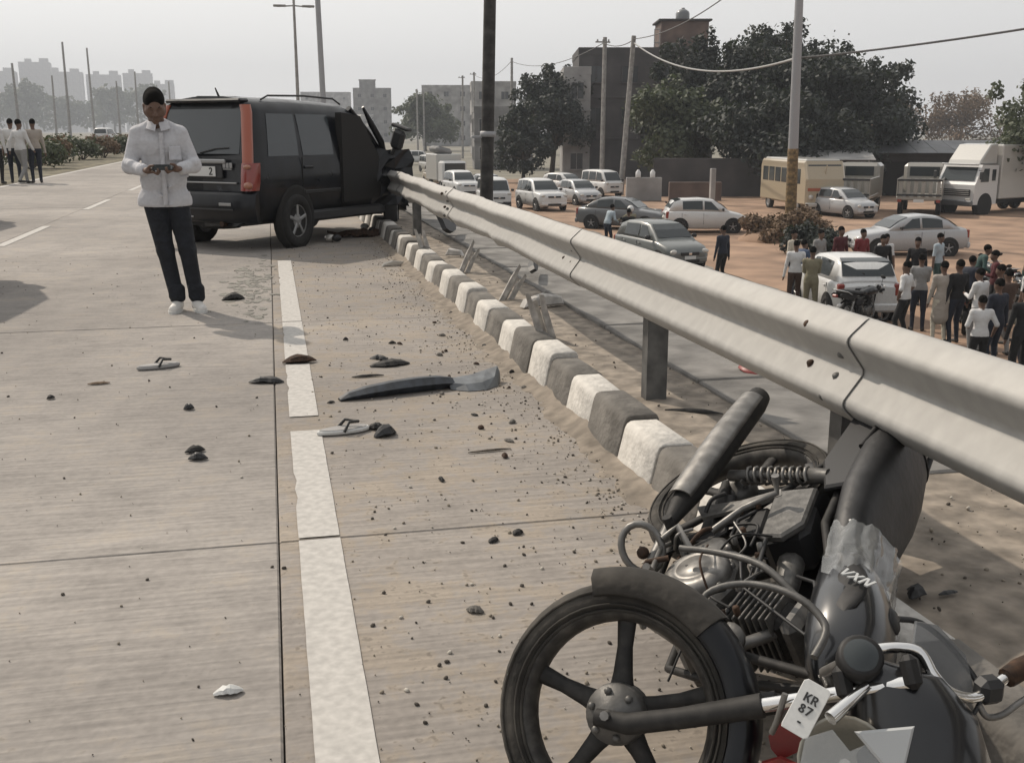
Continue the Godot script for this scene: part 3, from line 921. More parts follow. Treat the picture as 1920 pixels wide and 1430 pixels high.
# ---------------------------------------------------------------- trees
func leaf_cloud(centres: Array, count: int, leaf: float, sd: int) -> ArrayMesh:
	rng.seed = sd
	var v := PackedVector3Array()
	var nn := PackedVector3Array()
	v.resize(count * 6)
	nn.resize(count * 6)
	var tot := 0.0
	for c in centres: tot += c[1] * c[1]
	var i := 0
	for c in centres:
		var k := int(count * c[1] * c[1] / tot)
		for q in k:
			if i >= count: break
			var d := Vector3(rng.randfn(), rng.randfn(), rng.randfn()).normalized()
			var r: float = c[1] * pow(rng.randf(), 0.42) * (1.0 + 0.22 * absf(rng.randfn()) * float(q % 4 == 0))
			var p: Vector3 = c[0] + d * r * Vector3(1.0, 0.8, 1.0)
			var nrm := (d + Vector3(rng.randfn(), rng.randfn() + 0.5, rng.randfn()) * 0.7).normalized()
			var u := nrm.cross(Vector3(rng.randfn(), rng.randfn(), rng.randfn())).normalized()
			var w := nrm.cross(u)
			var s := leaf * rng.randf_range(0.6, 1.3)
			var a := p - u * s * 0.5
			var b := p + w * s * 0.34
			var e := p + u * s * 0.6
			var f := p - w * s * 0.34
			for z in [a, e, b, a, f, e]:
				v[i * 6] = z
				v[i * 6 + 1] = z
				break
			v[i * 6] = a; v[i * 6 + 1] = b; v[i * 6 + 2] = e
			v[i * 6 + 3] = a; v[i * 6 + 4] = e; v[i * 6 + 5] = f
			for z in 6: nn[i * 6 + z] = nrm
			i += 1
	v.resize(i * 6)
	nn.resize(i * 6)
	var arr := []
	arr.resize(Mesh.ARRAY_MAX)
	arr[Mesh.ARRAY_VERTEX] = v
	arr[Mesh.ARRAY_NORMAL] = nn
	var am := ArrayMesh.new()
	am.add_surface_from_arrays(Mesh.PRIMITIVE_TRIANGLES, arr)
	return am

func tree(called: String, label: String, at: Vector3, h: float, wd: float, leaves: int, leaf: float, sd: int, lm: Material, group := "", low := 0.28) -> Node3D:
	rng.seed = sd
	var t := thing(called, label, "tree", at, 0.0, group)
	var trunk := MB.new()
	var lean := Vector3(rng.randf_range(-0.1, 0.1), 0, rng.randf_range(-0.1, 0.1))
	var fork := h * rng.randf_range(0.22, 0.3)
	var r0 := h * 0.024
	trunk.tube([Vector3(0, -0.15, 0), Vector3(0, 0.15, 0), lean * fork * 0.5 + Vector3(0, fork * 0.5, 0), lean * fork + Vector3(0, fork, 0)], [r0 * 1.5, r0 * 1.1, r0 * 0.95, r0 * 0.85], 8)
	var top := lean * fork + Vector3(0, fork, 0)
	var cs := []
	var nb := 9
	for k in nb:
		var a := TAU * k / nb + rng.randf_range(-0.3, 0.3)
		var rise := rng.randf_range(0.1, 0.95)
		var out := wd * 0.5 * rng.randf_range(0.45, 0.98) * (1.0 - 0.45 * rise * rise)
		var e := Vector3(cos(a) * out, lerpf(h * (low + 0.1), h * 0.86, rise), sin(a) * out)
		var m := top.lerp(e, 0.5) + Vector3(0, h * 0.05, 0)
		trunk.tube([top + Vector3(0, -0.1, 0), m, e], [r0 * 0.6, r0 * 0.38, r0 * 0.12], 6)
		cs.append([e, wd * rng.randf_range(0.13, 0.22)])
		for s in 3:
			var d := Vector3(rng.randfn(), rng.randfn() * 0.7 + 0.25, rng.randfn()).normalized()
			var e2: Vector3 = m.lerp(e, 0.6) + d * wd * 0.2
			trunk.tube([m.lerp(e, 0.4), e2], [r0 * 0.22, r0 * 0.06], 5)
			cs.append([e2, wd * rng.randf_range(0.08, 0.15)])
	for k in 4:
		cs.append([Vector3(rng.randf_range(-0.15, 0.15) * wd, h * rng.randf_range(0.5, 0.8), rng.randf_range(-0.15, 0.15) * wd), wd * 0.2])
	for k in 18:
		var a2 := rng.randf() * TAU
		var ro := wd * rng.randf_range(0.02, 0.46)
		var e3 := Vector3(cos(a2) * ro, h * (rng.randf_range(0.88, 1.0) - 0.55 * pow(ro / wd, 1.5)), sin(a2) * ro)
		trunk.tube([e3 - Vector3(0, h * 0.12, 0), e3], [r0 * 0.14, r0 * 0.04], 5)
		cs.append([e3, wd * rng.randf_range(0.025, 0.06)])
		cs.append([e3 - Vector3(0, h * 0.05, 0), wd * rng.randf_range(0.04, 0.08)])
	part("trunk", trunk, M.bark, t)
	put("crown", leaf_cloud(cs, leaves, leaf, sd + 1), lm, t)
	return t

func build_trees() -> void:
	var g := "trees along the lot"
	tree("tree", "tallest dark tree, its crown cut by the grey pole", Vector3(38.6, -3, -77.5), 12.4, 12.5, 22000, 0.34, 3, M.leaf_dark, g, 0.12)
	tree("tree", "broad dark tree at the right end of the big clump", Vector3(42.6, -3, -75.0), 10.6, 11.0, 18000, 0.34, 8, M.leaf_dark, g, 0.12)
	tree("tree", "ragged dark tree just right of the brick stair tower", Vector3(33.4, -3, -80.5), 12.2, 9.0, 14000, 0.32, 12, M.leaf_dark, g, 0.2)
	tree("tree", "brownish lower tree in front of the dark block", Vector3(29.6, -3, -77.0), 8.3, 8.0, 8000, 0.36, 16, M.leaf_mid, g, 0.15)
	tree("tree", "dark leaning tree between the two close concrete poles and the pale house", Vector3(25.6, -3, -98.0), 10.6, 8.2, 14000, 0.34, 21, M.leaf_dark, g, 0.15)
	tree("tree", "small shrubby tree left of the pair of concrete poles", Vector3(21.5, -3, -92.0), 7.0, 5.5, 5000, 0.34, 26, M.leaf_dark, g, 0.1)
	tree("tree", "hazy round tree left of the near black pole", Vector3(36.0, -3, -255.0), 12.4, 16.0, 7000, 0.9, 31, M.leaf_mid, g, 0.1)
	tree("tree", "sunlit olive tree at the right edge above the lorry", Vector3(42.3, -3, -52.5), 8.4, 7.0, 8000, 0.30, 36, M.leaf_mid, g, 0.2)
	tree("tree", "hazy brown tree behind the shed, left one", Vector3(105.0, -3, -174.0), 11.5, 15.0, 6000, 0.5, 41, M.leaf_dry, g, 0.1)
	tree("tree", "hazy brown tree behind the shed, right one", Vector3(117.7, -3, -170.0), 12.0, 15.0, 6000, 0.5, 43, M.leaf_dry, g, 0.1)
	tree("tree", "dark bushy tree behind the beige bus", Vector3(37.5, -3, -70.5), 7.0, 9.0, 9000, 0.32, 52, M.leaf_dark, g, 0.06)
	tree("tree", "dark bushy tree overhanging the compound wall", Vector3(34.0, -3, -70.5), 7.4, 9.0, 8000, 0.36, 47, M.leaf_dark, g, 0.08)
	# scrub along the left verge
	for k in 9:
		rng.seed = 600 + k
		var z := -44.0 - 4.6 * k
		var x := -9.3 + rng.randf_range(-0.7, 0.6)
		var t := thing("shrub", "", "shrub", Vector3(x, -0.02, z), 0.0, "dusty shrubs along the left verge")
		t.set_meta("label", "%s in the row on the left verge" % ["nearest olive shrub", "second shrub, a brownish one", "third shrub, olive", "fourth shrub, olive", "fifth shrub, brownish", "sixth shrub, olive", "seventh shrub, olive", "eighth shrub, brownish", "farthest olive shrub"][k])
		var st := MB.new()
		var cs := []
		for q in 6:
			var a := rng.randf() * TAU
			var e := Vector3(cos(a) * 0.9 * rng.randf(), rng.randf_range(0.45, 0.95), sin(a) * 1.4 * rng.randf())
			st.tube([Vector3(0, 0, 0), e], [0.03, 0.012], 5)
			cs.append([e, rng.randf_range(0.4, 0.6)])
		part("stem", st, M.bark, t)
		put("foliage", leaf_cloud(cs, 1300, 0.16, 700 + k), M.leaf_dry if k % 3 == 1 else M.leaf_mid, t)
	# dry brush heaped round the foot of the grey pole
	var hp := thing("brush_heap", "reddish brown heap of dry brush round the foot of the grey pole", "brush heap", Vector3(20.9, -3, -41.0))
	var mound := MB.new()
	mound.ball(Vector3(0, -0.1, 0), Vector3(2.2, 0.62, 1.6), Basis.IDENTITY, 18, 10)
	part("mound", mound, M.red_dirt, hp)
	var hc := []
	for q in 30:
		rng.seed = 900 + q
		var a3 := rng.randf() * TAU
		hc.append([Vector3(cos(a3) * 2.1 * sqrt(rng.randf()), rng.randf_range(0.2, 1.15), sin(a3) * 1.5 * sqrt(rng.randf())), rng.randf_range(0.3, 0.55)])
	put("twigs", leaf_cloud(hc, 12000, 0.16, 950), M.leaf_dry, hp)
	var b2 := thing("bush", "dark green bush beside the brush heap, behind the crowd", "bush", Vector3(19.3, -3, -36.0))
	var bc := []
	var bs := MB.new()
	for q in 9:
		rng.seed = 970 + q
		var a4 := rng.randf() * TAU
		var e4 := Vector3(cos(a4) * 0.9 * rng.randf(), rng.randf_range(0.3, 0.8), sin(a4) * 0.7)
		bs.tube([Vector3.ZERO, e4], [0.03, 0.01], 5)
		bc.append([e4, rng.randf_range(0.35, 0.5)])
	part("stem", bs, M.bark, b2)
	put("foliage", leaf_cloud(bc, 2600, 0.15, 990), M.leaf_dark, b2)

# ---------------------------------------------------------------- poles
func sag(a: Vector3, b: Vector3, s: float, n := 22) -> Array:
	var o := []
	for i in n + 1:
		var t := float(i) / n
		o.append(a.lerp(b, t) - Vector3(0, 4.0 * s * t * (1.0 - t), 0))
	return o

func pole(label: String, foot: Vector3, top: Vector3, r0: float, r1: float, m: Material, group := "") -> Node3D:
	var t := thing("utility_pole", label, "pole", foot, 0.0, group)
	part("shaft", MB.new().tube([Vector3.ZERO, (top - foot) * 0.5, top - foot], [r0, (r0 + r1) * 0.5, r1], 12), m, t)
	return t

func build_poles_and_wires() -> void:
	# near dark pole below the rail
	var p1 := pole("dark tapered pole standing just beyond the dented rail", Vector3(3.75, -3, -19.3), Vector3(4.05, 8.0, -19.5), 0.135, 0.095, M.pole_dark)
	part("band", MB.new().lathe(Vector3(0.12, 4.35, -0.07), Vector3(0.03, 1, 0), [Vector2(0.128, -0.05), Vector2(0.145, -0.04), Vector2(0.145, 0.04), Vector2(0.128, 0.05)], 12), M.pole_grey, p1)
	part("cleat", MB.new().box(Vector3(0.0, 4.3, -0.06), Vector3(0.36, 0.05, 0.05), 0.01), M.pole_grey, p1)
	# grey steel pole with an ochre foot in the lot
	var foot := Vector3(21.75, -3, -42.5)
	var top := Vector3(21.35, 9.3, -42.2)
	var p2 := thing("utility_pole", "tall grey steel pole with an ochre painted foot, carrying the thick wire", "pole", foot)
	var d := top - foot
	part("shaft", MB.new().tube([d * 0.30, d * 0.7, d], [0.215, 0.18, 0.14], 14), M.pole_grey, p2)
	part("painted_foot", MB.new().tube([Vector3.ZERO, d * 0.30], [0.25, 0.226], 14), M.pole_ochre, p2)
	part("bracket", MB.new().box(d * 0.985 + Vector3(0, 0, 0.18), Vector3(0.9, 0.08, 0.08), 0.01), M.pole_grey, p2)
	# lamp posts on the road edge beyond the wreck
	var lp := thing("street_lamp", "tall street lamp with a double T arm above the wreck", "street lamp", Vector3(1.9, 0.15, -69.0))
	part("pole", MB.new().tube([Vector3.ZERO, Vector3(0, 9.0, 0)], [0.13, 0.075], 10), M.concrete_pole, lp)
	part("arm", MB.new().tube([Vector3(-1.0, 8.55, 0), Vector3(0, 8.62, 0), Vector3(1.0, 8.55, 0)], 0.04, 8), M.concrete_pole, lp)
	for s in [-1.0, 1.0]:
		part("lamp_head", MB.new().box(Vector3(s * 0.85, 8.60, 0), Vector3(0.75, 0.12, 0.3), 0.03), M.concrete_pole, lp)
	var l2 := pole("plain tall pole rising right of the double armed lamp", Vector3(2.05, 0.15, -40.5), Vector3(1.9, 9.6, -40.6), 0.11, 0.085, M.pole_grey)
	# concrete poles along the far side of the service road
	var list := [[Vector3(24.2, -3, -77.7), Vector3(24.25, 8.05, -77.7), 0.19, 0.15, "upright one of the two close concrete poles, with a short crossarm"], [Vector3(24.15, -3, -73.0), Vector3(24.95, 7.8, -73.3), 0.21, 0.16, "leaning one of the two close concrete poles"], [Vector3(28.8, -3, -129.3), Vector3(28.8, 9.9, -129.3), 0.2, 0.15, "concrete pole rising behind the dark leaning tree"], [Vector3(33.7, -3, -180.0), Vector3(33.7, 10.9, -180.0), 0.2, 0.15, "hazy pole, right one of a pair beyond the near black pole"], [Vector3(31.5, -3, -179.0), Vector3(31.6, 10.3, -179.0), 0.2, 0.15, "hazy pole, left one of a pair beyond the near black pole"], [Vector3(33.0, -3, -246.0), Vector3(33.0, 10.6, -246.0), 0.22, 0.16, "faint pole behind the hazy round tree, left one"], [Vector3(34.9, -3, -249.0), Vector3(34.9, 10.2, -249.0), 0.22, 0.16, "faint pole behind the hazy round tree, right one"]]
	for i in list.size():
		var k: Array = list[i]
		var t := pole(k[4], k[0], k[1], k[2], k[3], M.concrete_pole, "concrete poles along the service road")
		if i in [0, 3, 4]:
			part("crossarm", MB.new().box((k[1] as Vector3) - k[0] + Vector3(-0.2, -0.35, 0.14), Vector3(1.1, 0.1, 0.1), 0.01), M.concrete_pole, t)
			for q in 3:
				part("insulator", MB.new().lathe((k[1] as Vector3) - k[0] + Vector3(-0.6 + 0.42 * q, -0.3, 0.14), Vector3.UP, [Vector2(0.05, 0), Vector2(0.07, 0.06), Vector2(0.05, 0.13), Vector2(0.0, 0.17)], 8), M.building_pale, t)
	# poles in the haze left of the road
	var hz := [[-30.5, -148.0, 9.0], [-26.5, -160.0, 12.5], [-33.6, -190.0, 9.5], [-27.0, -185.0, 13.5], [-24.5, -196.0, 9.0], [-22.5, -205.0, 11.0], [-21.5, -222.0, 9.0], [-19.0, -232.0, 10.5], [-16.0, -240.0, 7.0]]
	for i in hz.size():
		var z: Array = hz[i]
		pole("thin hazy pole left of the standing man, %s" % ["at the frame's left edge", "tall, above the group of men", "short, behind the group's heads", "the tallest", "just right of the tallest", "above the verge shrubs", "short, above the shrubs", "second from the man's shoulder", "nearest to the man's shoulder"][i], Vector3(z[0], -0.1, z[1]) * 1.8, Vector3(z[0] + 0.1 * (i % 3 - 1), z[2], z[1]) * 1.8, 0.36, 0.24, M.concrete_pole, "hazy poles left of the road")
	# wires
	var wires := [
		[Vector3(24.95, 7.35, -73.3), Vector3(21.6, 4.35, -42.6), 1.1, 0.05, "thick sagging cable from the leaning pole down to the grey pole", "wire_pale"],
		[Vector3(21.6, 4.35, -42.6), Vector3(33.5, 6.6, -26.0), 0.35, 0.045, "thick cable rising from the grey pole to the right edge", "wire"],
		[Vector3(24.95, 7.6, -73.3), Vector3(21.35, 9.2, -42.3), 0.9, 0.03, "thin upper wire climbing to the top of the grey pole", "wire"],
		[Vector3(21.4, 7.25, -42.2), Vector3(33.0, 8.9, -30.0), 0.85, 0.03, "thin wire from the top of the grey pole to the right", "wire"],
		[Vector3(24.25, 7.7, -77.7), Vector3(28.8, 9.5, -129.3), 1.0, 0.03, "thin wire from the crossarm pole back along the service road", "wire"],
		[Vector3(28.8, 9.6, -129.3), Vector3(33.7, 10.5, -180.0), 1.2, 0.03, "thin wire between the far concrete poles", "wire"],
		[Vector3(24.0, 7.7, -77.6), Vector3(24.95, 7.55, -73.3), 0.35, 0.03, "short slack wire between the two close concrete poles", "wire"]]
	for w in wires:
		tag(part("wire", MB.new().tube(sag(w[0], w[1], w[2]), w[3], 6), M[w[5]]), w[4], "wire", "overhead wires")
	pole("pole standing outside the right edge that carries the cable", Vector3(33.5, -3, -26.0), Vector3(33.5, 7.2, -26.0), 0.2, 0.15, M.concrete_pole)
	pole("second pole outside the right edge that carries the thin wire", Vector3(33.0, -3, -30.0), Vector3(33.0, 9.2, -30.0), 0.2, 0.15, M.concrete_pole)

# ---------------------------------------------------------------- cars
const CAR := {
	"hatch": {"len": 1.0, "st": [[-1.80, 0.60, 0.38, 0.60], [-1.74, 0.72, 0.27, 0.72], [-1.50, 0.79, 0.21, 0.83], [-0.98, 0.805, 0.19, 0.95], [0.0, 0.81, 0.18, 0.98], [1.25, 0.81, 0.2, 1.0], [1.68, 0.775, 0.26, 0.98], [1.80, 0.68, 0.36, 0.86]],
		"gh": [[-0.98, 0.97], [-0.62, 1.26], [-0.28, 1.46], [0.3, 1.52], [1.1, 1.49], [1.45, 1.40], [1.72, 1.0]], "ax": [-1.15, 1.2], "doors": [[-0.55, -0.18, 0.12], [0.2, 0.2, 1.08]], "wr": 0.60},
	"sedan": {"st": [[-2.15, 0.62, 0.36, 0.58], [-2.08, 0.75, 0.26, 0.70], [-1.8, 0.82, 0.2, 0.82], [-0.95, 0.84, 0.18, 0.94], [0.0, 0.845, 0.18, 0.96], [1.2, 0.84, 0.2, 0.99], [1.95, 0.81, 0.26, 0.98], [2.12, 0.70, 0.36, 0.80]],
		"gh": [[-0.98, 0.95], [-0.5, 1.28], [-0.12, 1.42], [0.4, 1.47], [0.95, 1.42], [1.3, 1.28], [1.72, 0.99]], "ax": [-1.3, 1.3], "doors": [[-0.5, -0.05, 0.22], [0.3, 0.3, 1.05]], "wr": 0.60},
	"suv": {"st": [[-2.05, 0.66, 0.42, 0.78], [-1.98, 0.80, 0.32, 0.95], [-1.7, 0.86, 0.26, 1.03], [-0.95, 0.88, 0.24, 1.08], [0.0, 0.88, 0.24, 1.08], [1.4, 0.88, 0.26, 1.08], [1.95, 0.85, 0.32, 1.06], [2.05, 0.76, 0.42, 0.9]],
		"gh": [[-0.95, 1.09], [-0.6, 1.42], [-0.25, 1.68], [0.3, 1.77], [1.2, 1.76], [1.85, 1.68], [2.0, 1.1]], "ax": [-1.3, 1.3], "doors": [[-0.5, -0.2, 0.2], [0.28, 0.28, 1.1], [1.2, 1.2, 1.75]], "wr": 0.66},
	"van": {"st": [[-1.72, 0.62, 0.40, 0.95], [-1.68, 0.70, 0.32, 1.02], [-1.5, 0.74, 0.26, 1.06], [-1.1, 0.745, 0.24, 1.06], [0.0, 0.745, 0.24, 1.06], [1.0, 0.745, 0.24, 1.06], [1.55, 0.73, 0.3, 1.06], [1.68, 0.68, 0.38, 1.0]],
		"gh": [[-1.62, 1.05], [-1.35, 1.40], [-1.1, 1.72], [-0.4, 1.82], [0.9, 1.82], [1.55, 1.76], [1.66, 1.07]], "ax": [-1.1, 1.1], "doors": [[-1.2, -0.95, -0.4], [-0.3, -0.3, 0.55], [0.65, 0.65, 1.45]], "wr": 0.60},
}

func lerp_tab(tab: Array, z: float, k: int) -> float:
	for i in tab.size() - 1:
		if z <= tab[i + 1][0]:
			return lerpf(tab[i][k], tab[i + 1][k], clampf((z - tab[i][0]) / (tab[i + 1][0] - tab[i][0]), 0, 1))
	return tab[-1][k]

var wheel_tyre := {}
func wheel(parent: Node3D, at: Vector3, r: float, w: float, steel := true, turn := 0.0) -> void:
	var key := "%s_%s_%s" % [r, w, steel]
	if not wheel_tyre.has(key):
		var b := MB.new()
		b.lathe(Vector3.ZERO, Vector3.RIGHT, [Vector2(r * 0.62, -w * 0.48), Vector2(r * 0.9, -w * 0.5), Vector2(r * 0.98, -w * 0.42), Vector2(r, -w * 0.2), Vector2(r, w * 0.2), Vector2(r * 0.98, w * 0.42), Vector2(r * 0.9, w * 0.5), Vector2(r * 0.62, w * 0.48), Vector2(r * 0.58, 0.0)], 22, true)
		var q := MB.new()
		q.lathe(Vector3.ZERO, Vector3.RIGHT, [Vector2(r * 0.64, -w * 0.44), Vector2(r * 0.6, w * 0.44), Vector2(r * 0.56, w * 0.3), Vector2(r * 0.3, w * 0.34), Vector2(r * 0.16, w * 0.42), Vector2(0.0, w * 0.44)], 22)
		q.lathe(Vector3.ZERO, Vector3.RIGHT, [Vector2(r * 0.64, -w * 0.44), Vector2(r * 0.6, -w * 0.3), Vector2(r * 0.3, -w * 0.34), Vector2(0.0, -w * 0.4)], 22)
		if not steel:
			for k in 5:
				var a := TAU * k / 5
				q.box(Vector3(w * 0.38, cos(a) * r * 0.36, sin(a) * r * 0.36), Vector3(0.03, r * 0.5, r * 0.13), 0.008, Basis(Vector3.RIGHT, a))
		wheel_tyre[key] = [b.mesh(), q.mesh()]
	var o := put("wheel", wheel_tyre[key][0], M.rubber, parent)
	o.position = at
	if at.x < 0: o.rotation.y = PI
	o.rotation.y += turn
	put("rim", wheel_tyre[key][1], M.alloy, o)

func car(called: String, label: String, at: Vector3, turn: float, kind: String, paint: Material, category := "car", opt := {}) -> Node3D:
	var t := thing(called, label, category, at, turn, opt.get("group", "cars on the service road and in the lot"))
	var d: Dictionary = CAR[kind]
	var st: Array = d.st
	var rings := []
	for s in st:
		var w: float = s[1]
		var y0: float = s[2]
		var y1: float = s[3]
		var m := (y0 + y1) * 0.52
		rings.append(PackedVector3Array([Vector3(-w * 0.80, y0, s[0]), Vector3(-w * 0.96, y0 + 0.07, s[0]), Vector3(-w, m, s[0]), Vector3(-w * 0.985, y1 - 0.1, s[0]), Vector3(-w * 0.94, y1 - 0.03, s[0]), Vector3(-w * 0.82, y1 + 0.005, s[0]), Vector3(-w * 0.4, y1 + 0.03, s[0]),
			Vector3(w * 0.4, y1 + 0.03, s[0]), Vector3(w * 0.82, y1 + 0.005, s[0]), Vector3(w * 0.94, y1 - 0.03, s[0]), Vector3(w * 0.985, y1 - 0.1, s[0]), Vector3(w, m, s[0]), Vector3(w * 0.96, y0 + 0.07, s[0]), Vector3(w * 0.80, y0, s[0])]))
	part("body", MB.new().loft(rings), paint, t)
	# cabin
	var gh: Array = d.gh
	var wr: float = d.wr
	var side := func(z: float, f: float) -> Vector2:
		# point on the cabin side: f from 0 at the belt to 1 at the roof edge
		var belt := lerp_tab(st, z, 3) - 0.02
		var roof := maxf(lerp_tab(gh, z, 1) - 0.05, belt + 0.004)
		var wb := lerp_tab(st, z, 1) * 0.93
		var hgt := clampf((roof - belt) / 0.45, 0.0, 1.0)
		return Vector2(lerpf(wb, lerpf(wb, wr, hgt), f), lerpf(belt, roof, f))
	rings = []
	for g in gh:
		var z: float = g[0]
		var a: Vector2 = side.call(z, 0.0)
		var b: Vector2 = side.call(z, 1.0)
		var y: float = g[1]
		rings.append(PackedVector3Array([Vector3(-a.x, a.y, z), Vector3(-b.x, b.y, z), Vector3(-b.x * 0.9, maxf(y - 0.012, b.y), z), Vector3(-b.x * 0.4, maxf(y + 0.012, b.y), z), Vector3(b.x * 0.4, maxf(y + 0.012, b.y), z), Vector3(b.x * 0.9, maxf(y - 0.012, b.y), z), Vector3(b.x, b.y, z), Vector3(a.x, a.y, z)]))
	part("cabin", MB.new().loft(rings), paint, t)
	# panes, standing a few millimetres proud of the cabin
	for s in [-1.0, 1.0]:
		for w in d.doors:
			var b := MB.new()
			b.sm(-1)
			var n := 4
			for i in n:
				var p := []
				for e in [[i, 0], [i + 1, 0], [i + 1, 1], [i, 1]]:
					var zz: float = lerpf(w[0] if e[1] == 0 else w[1], w[2], float(e[0]) / n)
					var q: Vector2 = side.call(zz, 0.14 if e[1] == 0 else 0.9)
					p.append(Vector3(s * (q.x + 0.012), q.y, zz))
				if s > 0: b.quad(p[1], p[0], p[3], p[2])
				else: b.quad(p[0], p[1], p[2], p[3])
			part("side_window", b, M.car_glass, t)
			part("door_handle", MB.new().box(Vector3(s * (lerp_tab(st, w[2], 1) + 0.008), lerp_tab(st, w[2], 3) - 0.17, w[2] - 0.1), Vector3(0.03, 0.03, 0.14), 0.008), paint, t)
			part("door_seam", MB.new().box(Vector3(s * (lerp_tab(st, w[2], 1) * 0.992), lerp_tab(st, w[2], 3) * 0.55 + 0.1, w[2] + 0.04), Vector3(0.012, 0.5, 0.012)), M.black_plastic, t)
	for e in 2:
		var i0 := 0 if e == 0 else gh.size() - 1
		var i1 := 2 if e == 0 else gh.size() - 2 - (1 if kind in ["sedan", "hatch"] else 0)
		var b := MB.new()
		b.sm(-1)
		var sg := -1.0 if e == 0 else 1.0
		var za: float = lerpf(gh[i0][0], gh[i1][0], 0.10)
		var zb: float = lerpf(gh[i0][0], gh[i1][0], 0.92)
		var ya := lerp_tab(gh, za, 1) + 0.02
		var yb := lerp_tab(gh, zb, 1) + 0.012
		var zm := (za + zb) * 0.5
		var ym := lerp_tab(gh, zm, 1) + 0.02
		var wa: float = (side.call(za, 0.5) as Vector2).x * 0.88
		var wb2: float = (side.call(zb, 1.0) as Vector2).x * 0.9
		var wm := (wa + wb2) * 0.5
		var off := sg * 0.012
		b.quad(Vector3(-wa, ya, za + off), Vector3(wa, ya, za + off), Vector3(wm, ym, zm + off), Vector3(-wm, ym, zm + off))
		b.quad(Vector3(-wm, ym, zm + off), Vector3(wm, ym, zm + off), Vector3(wb2, yb, zb + off), Vector3(-wb2, yb, zb + off))
		part("windscreen" if e == 0 else "rear_window", b, M.car_glass, t)
	# ends
	var zf: float = st[0][0]
	var zr: float = st[-1][0]
	var ff: float = st[1][3]
	for s in [-1.0, 1.0]:
		part("headlight", MB.new().ball(Vector3(s * st[1][1] * 0.8, ff - 0.07, st[1][0] + 0.0), Vector3(0.16, 0.085, 0.08), Basis(Vector3.UP, s * 0.3)), M.lamp_clear, t)
		part("tail_light", MB.new().box(Vector3(s * st[-2][1] * 0.86, st[-2][3] - 0.18, st[-2][0] + 0.05), Vector3(0.16, 0.3, 0.16), 0.03), M.lamp_red, t)
		var mz: float = gh[1][0] - 0.05
		part("mirror", MB.new().box(Vector3(s * (lerp_tab(st, mz, 1) + 0.09), lerp_tab(st, mz, 3) + 0.09, mz), Vector3(0.19, 0.13, 0.09), 0.03), M.black_plastic if opt.get("dark_mirror", true) else paint, t)
	part("front_bumper", MB.new().box(Vector3(0, st[1][2] + 0.12, zf + 0.05), Vector3(st[1][1] * 1.9, 0.2, 0.14), 0.05), M[opt.get("bumper", "black_plastic")] if opt.has("bumper") else paint, t)
	part("rear_bumper", MB.new().box(Vector3(0, st[-2][2] + 0.13, zr - 0.04), Vector3(st[-2][1] * 1.9, 0.22, 0.16), 0.05), paint, t)
	part("grille", MB.new().box(Vector3(0, ff - 0.13 if kind != "van" else 0.72, zf - 0.005 if kind != "van" else zf - 0.01), Vector3(st[1][1] * 0.95, 0.10, 0.05), 0.01), M.black_plastic, t)
	part("air_intake", MB.new().box(Vector3(0, st[1][2] + 0.08, zf - 0.015), Vector3(st[1][1] * 1.0, 0.1, 0.04), 0.01), M.black_hole, t)
	part("badge", MB.new().box(Vector3(0, ff - 0.13 if kind != "van" else 0.72, zf - 0.035), Vector3(0.12, 0.07, 0.02), 0.008), M.chrome, t)
	part("front_plate", MB.new().box(Vector3(0, st[1][2] + 0.2, zf - 0.028), Vector3(0.42, 0.11, 0.012)), M.plate_white, t)
	part("rear_plate", MB.new().box(Vector3(0, (st[-2][2] + st[-2][3]) * 0.55, zr + 0.012), Vector3(0.42, 0.11, 0.012)), M.plate_white, t)
	part("tailgate_handle", MB.new().box(Vector3(0, st[-2][3] - 0.16, zr + 0.0), Vector3(0.7, 0.06, 0.06), 0.015), M.black_plastic, t)
	var r := 0.29 if kind != "suv" else 0.34
	for z in d.ax:
		for s in [-1.0, 1.0]:
			var x := lerp_tab(st, z, 1)
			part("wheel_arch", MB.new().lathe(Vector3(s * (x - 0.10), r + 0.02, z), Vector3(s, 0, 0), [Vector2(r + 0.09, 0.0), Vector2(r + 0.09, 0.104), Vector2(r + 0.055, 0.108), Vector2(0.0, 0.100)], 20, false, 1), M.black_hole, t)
			wheel(t, Vector3(s * (x - 0.075), r, z), r, 0.19, kind == "van" or opt.get("steel", false))
	return t

func face(deg: float) -> float:
	# turn for a vehicle whose front points along heading deg (0 = down the road away from us, 90 = to the right)
	return -deg_to_rad(deg)

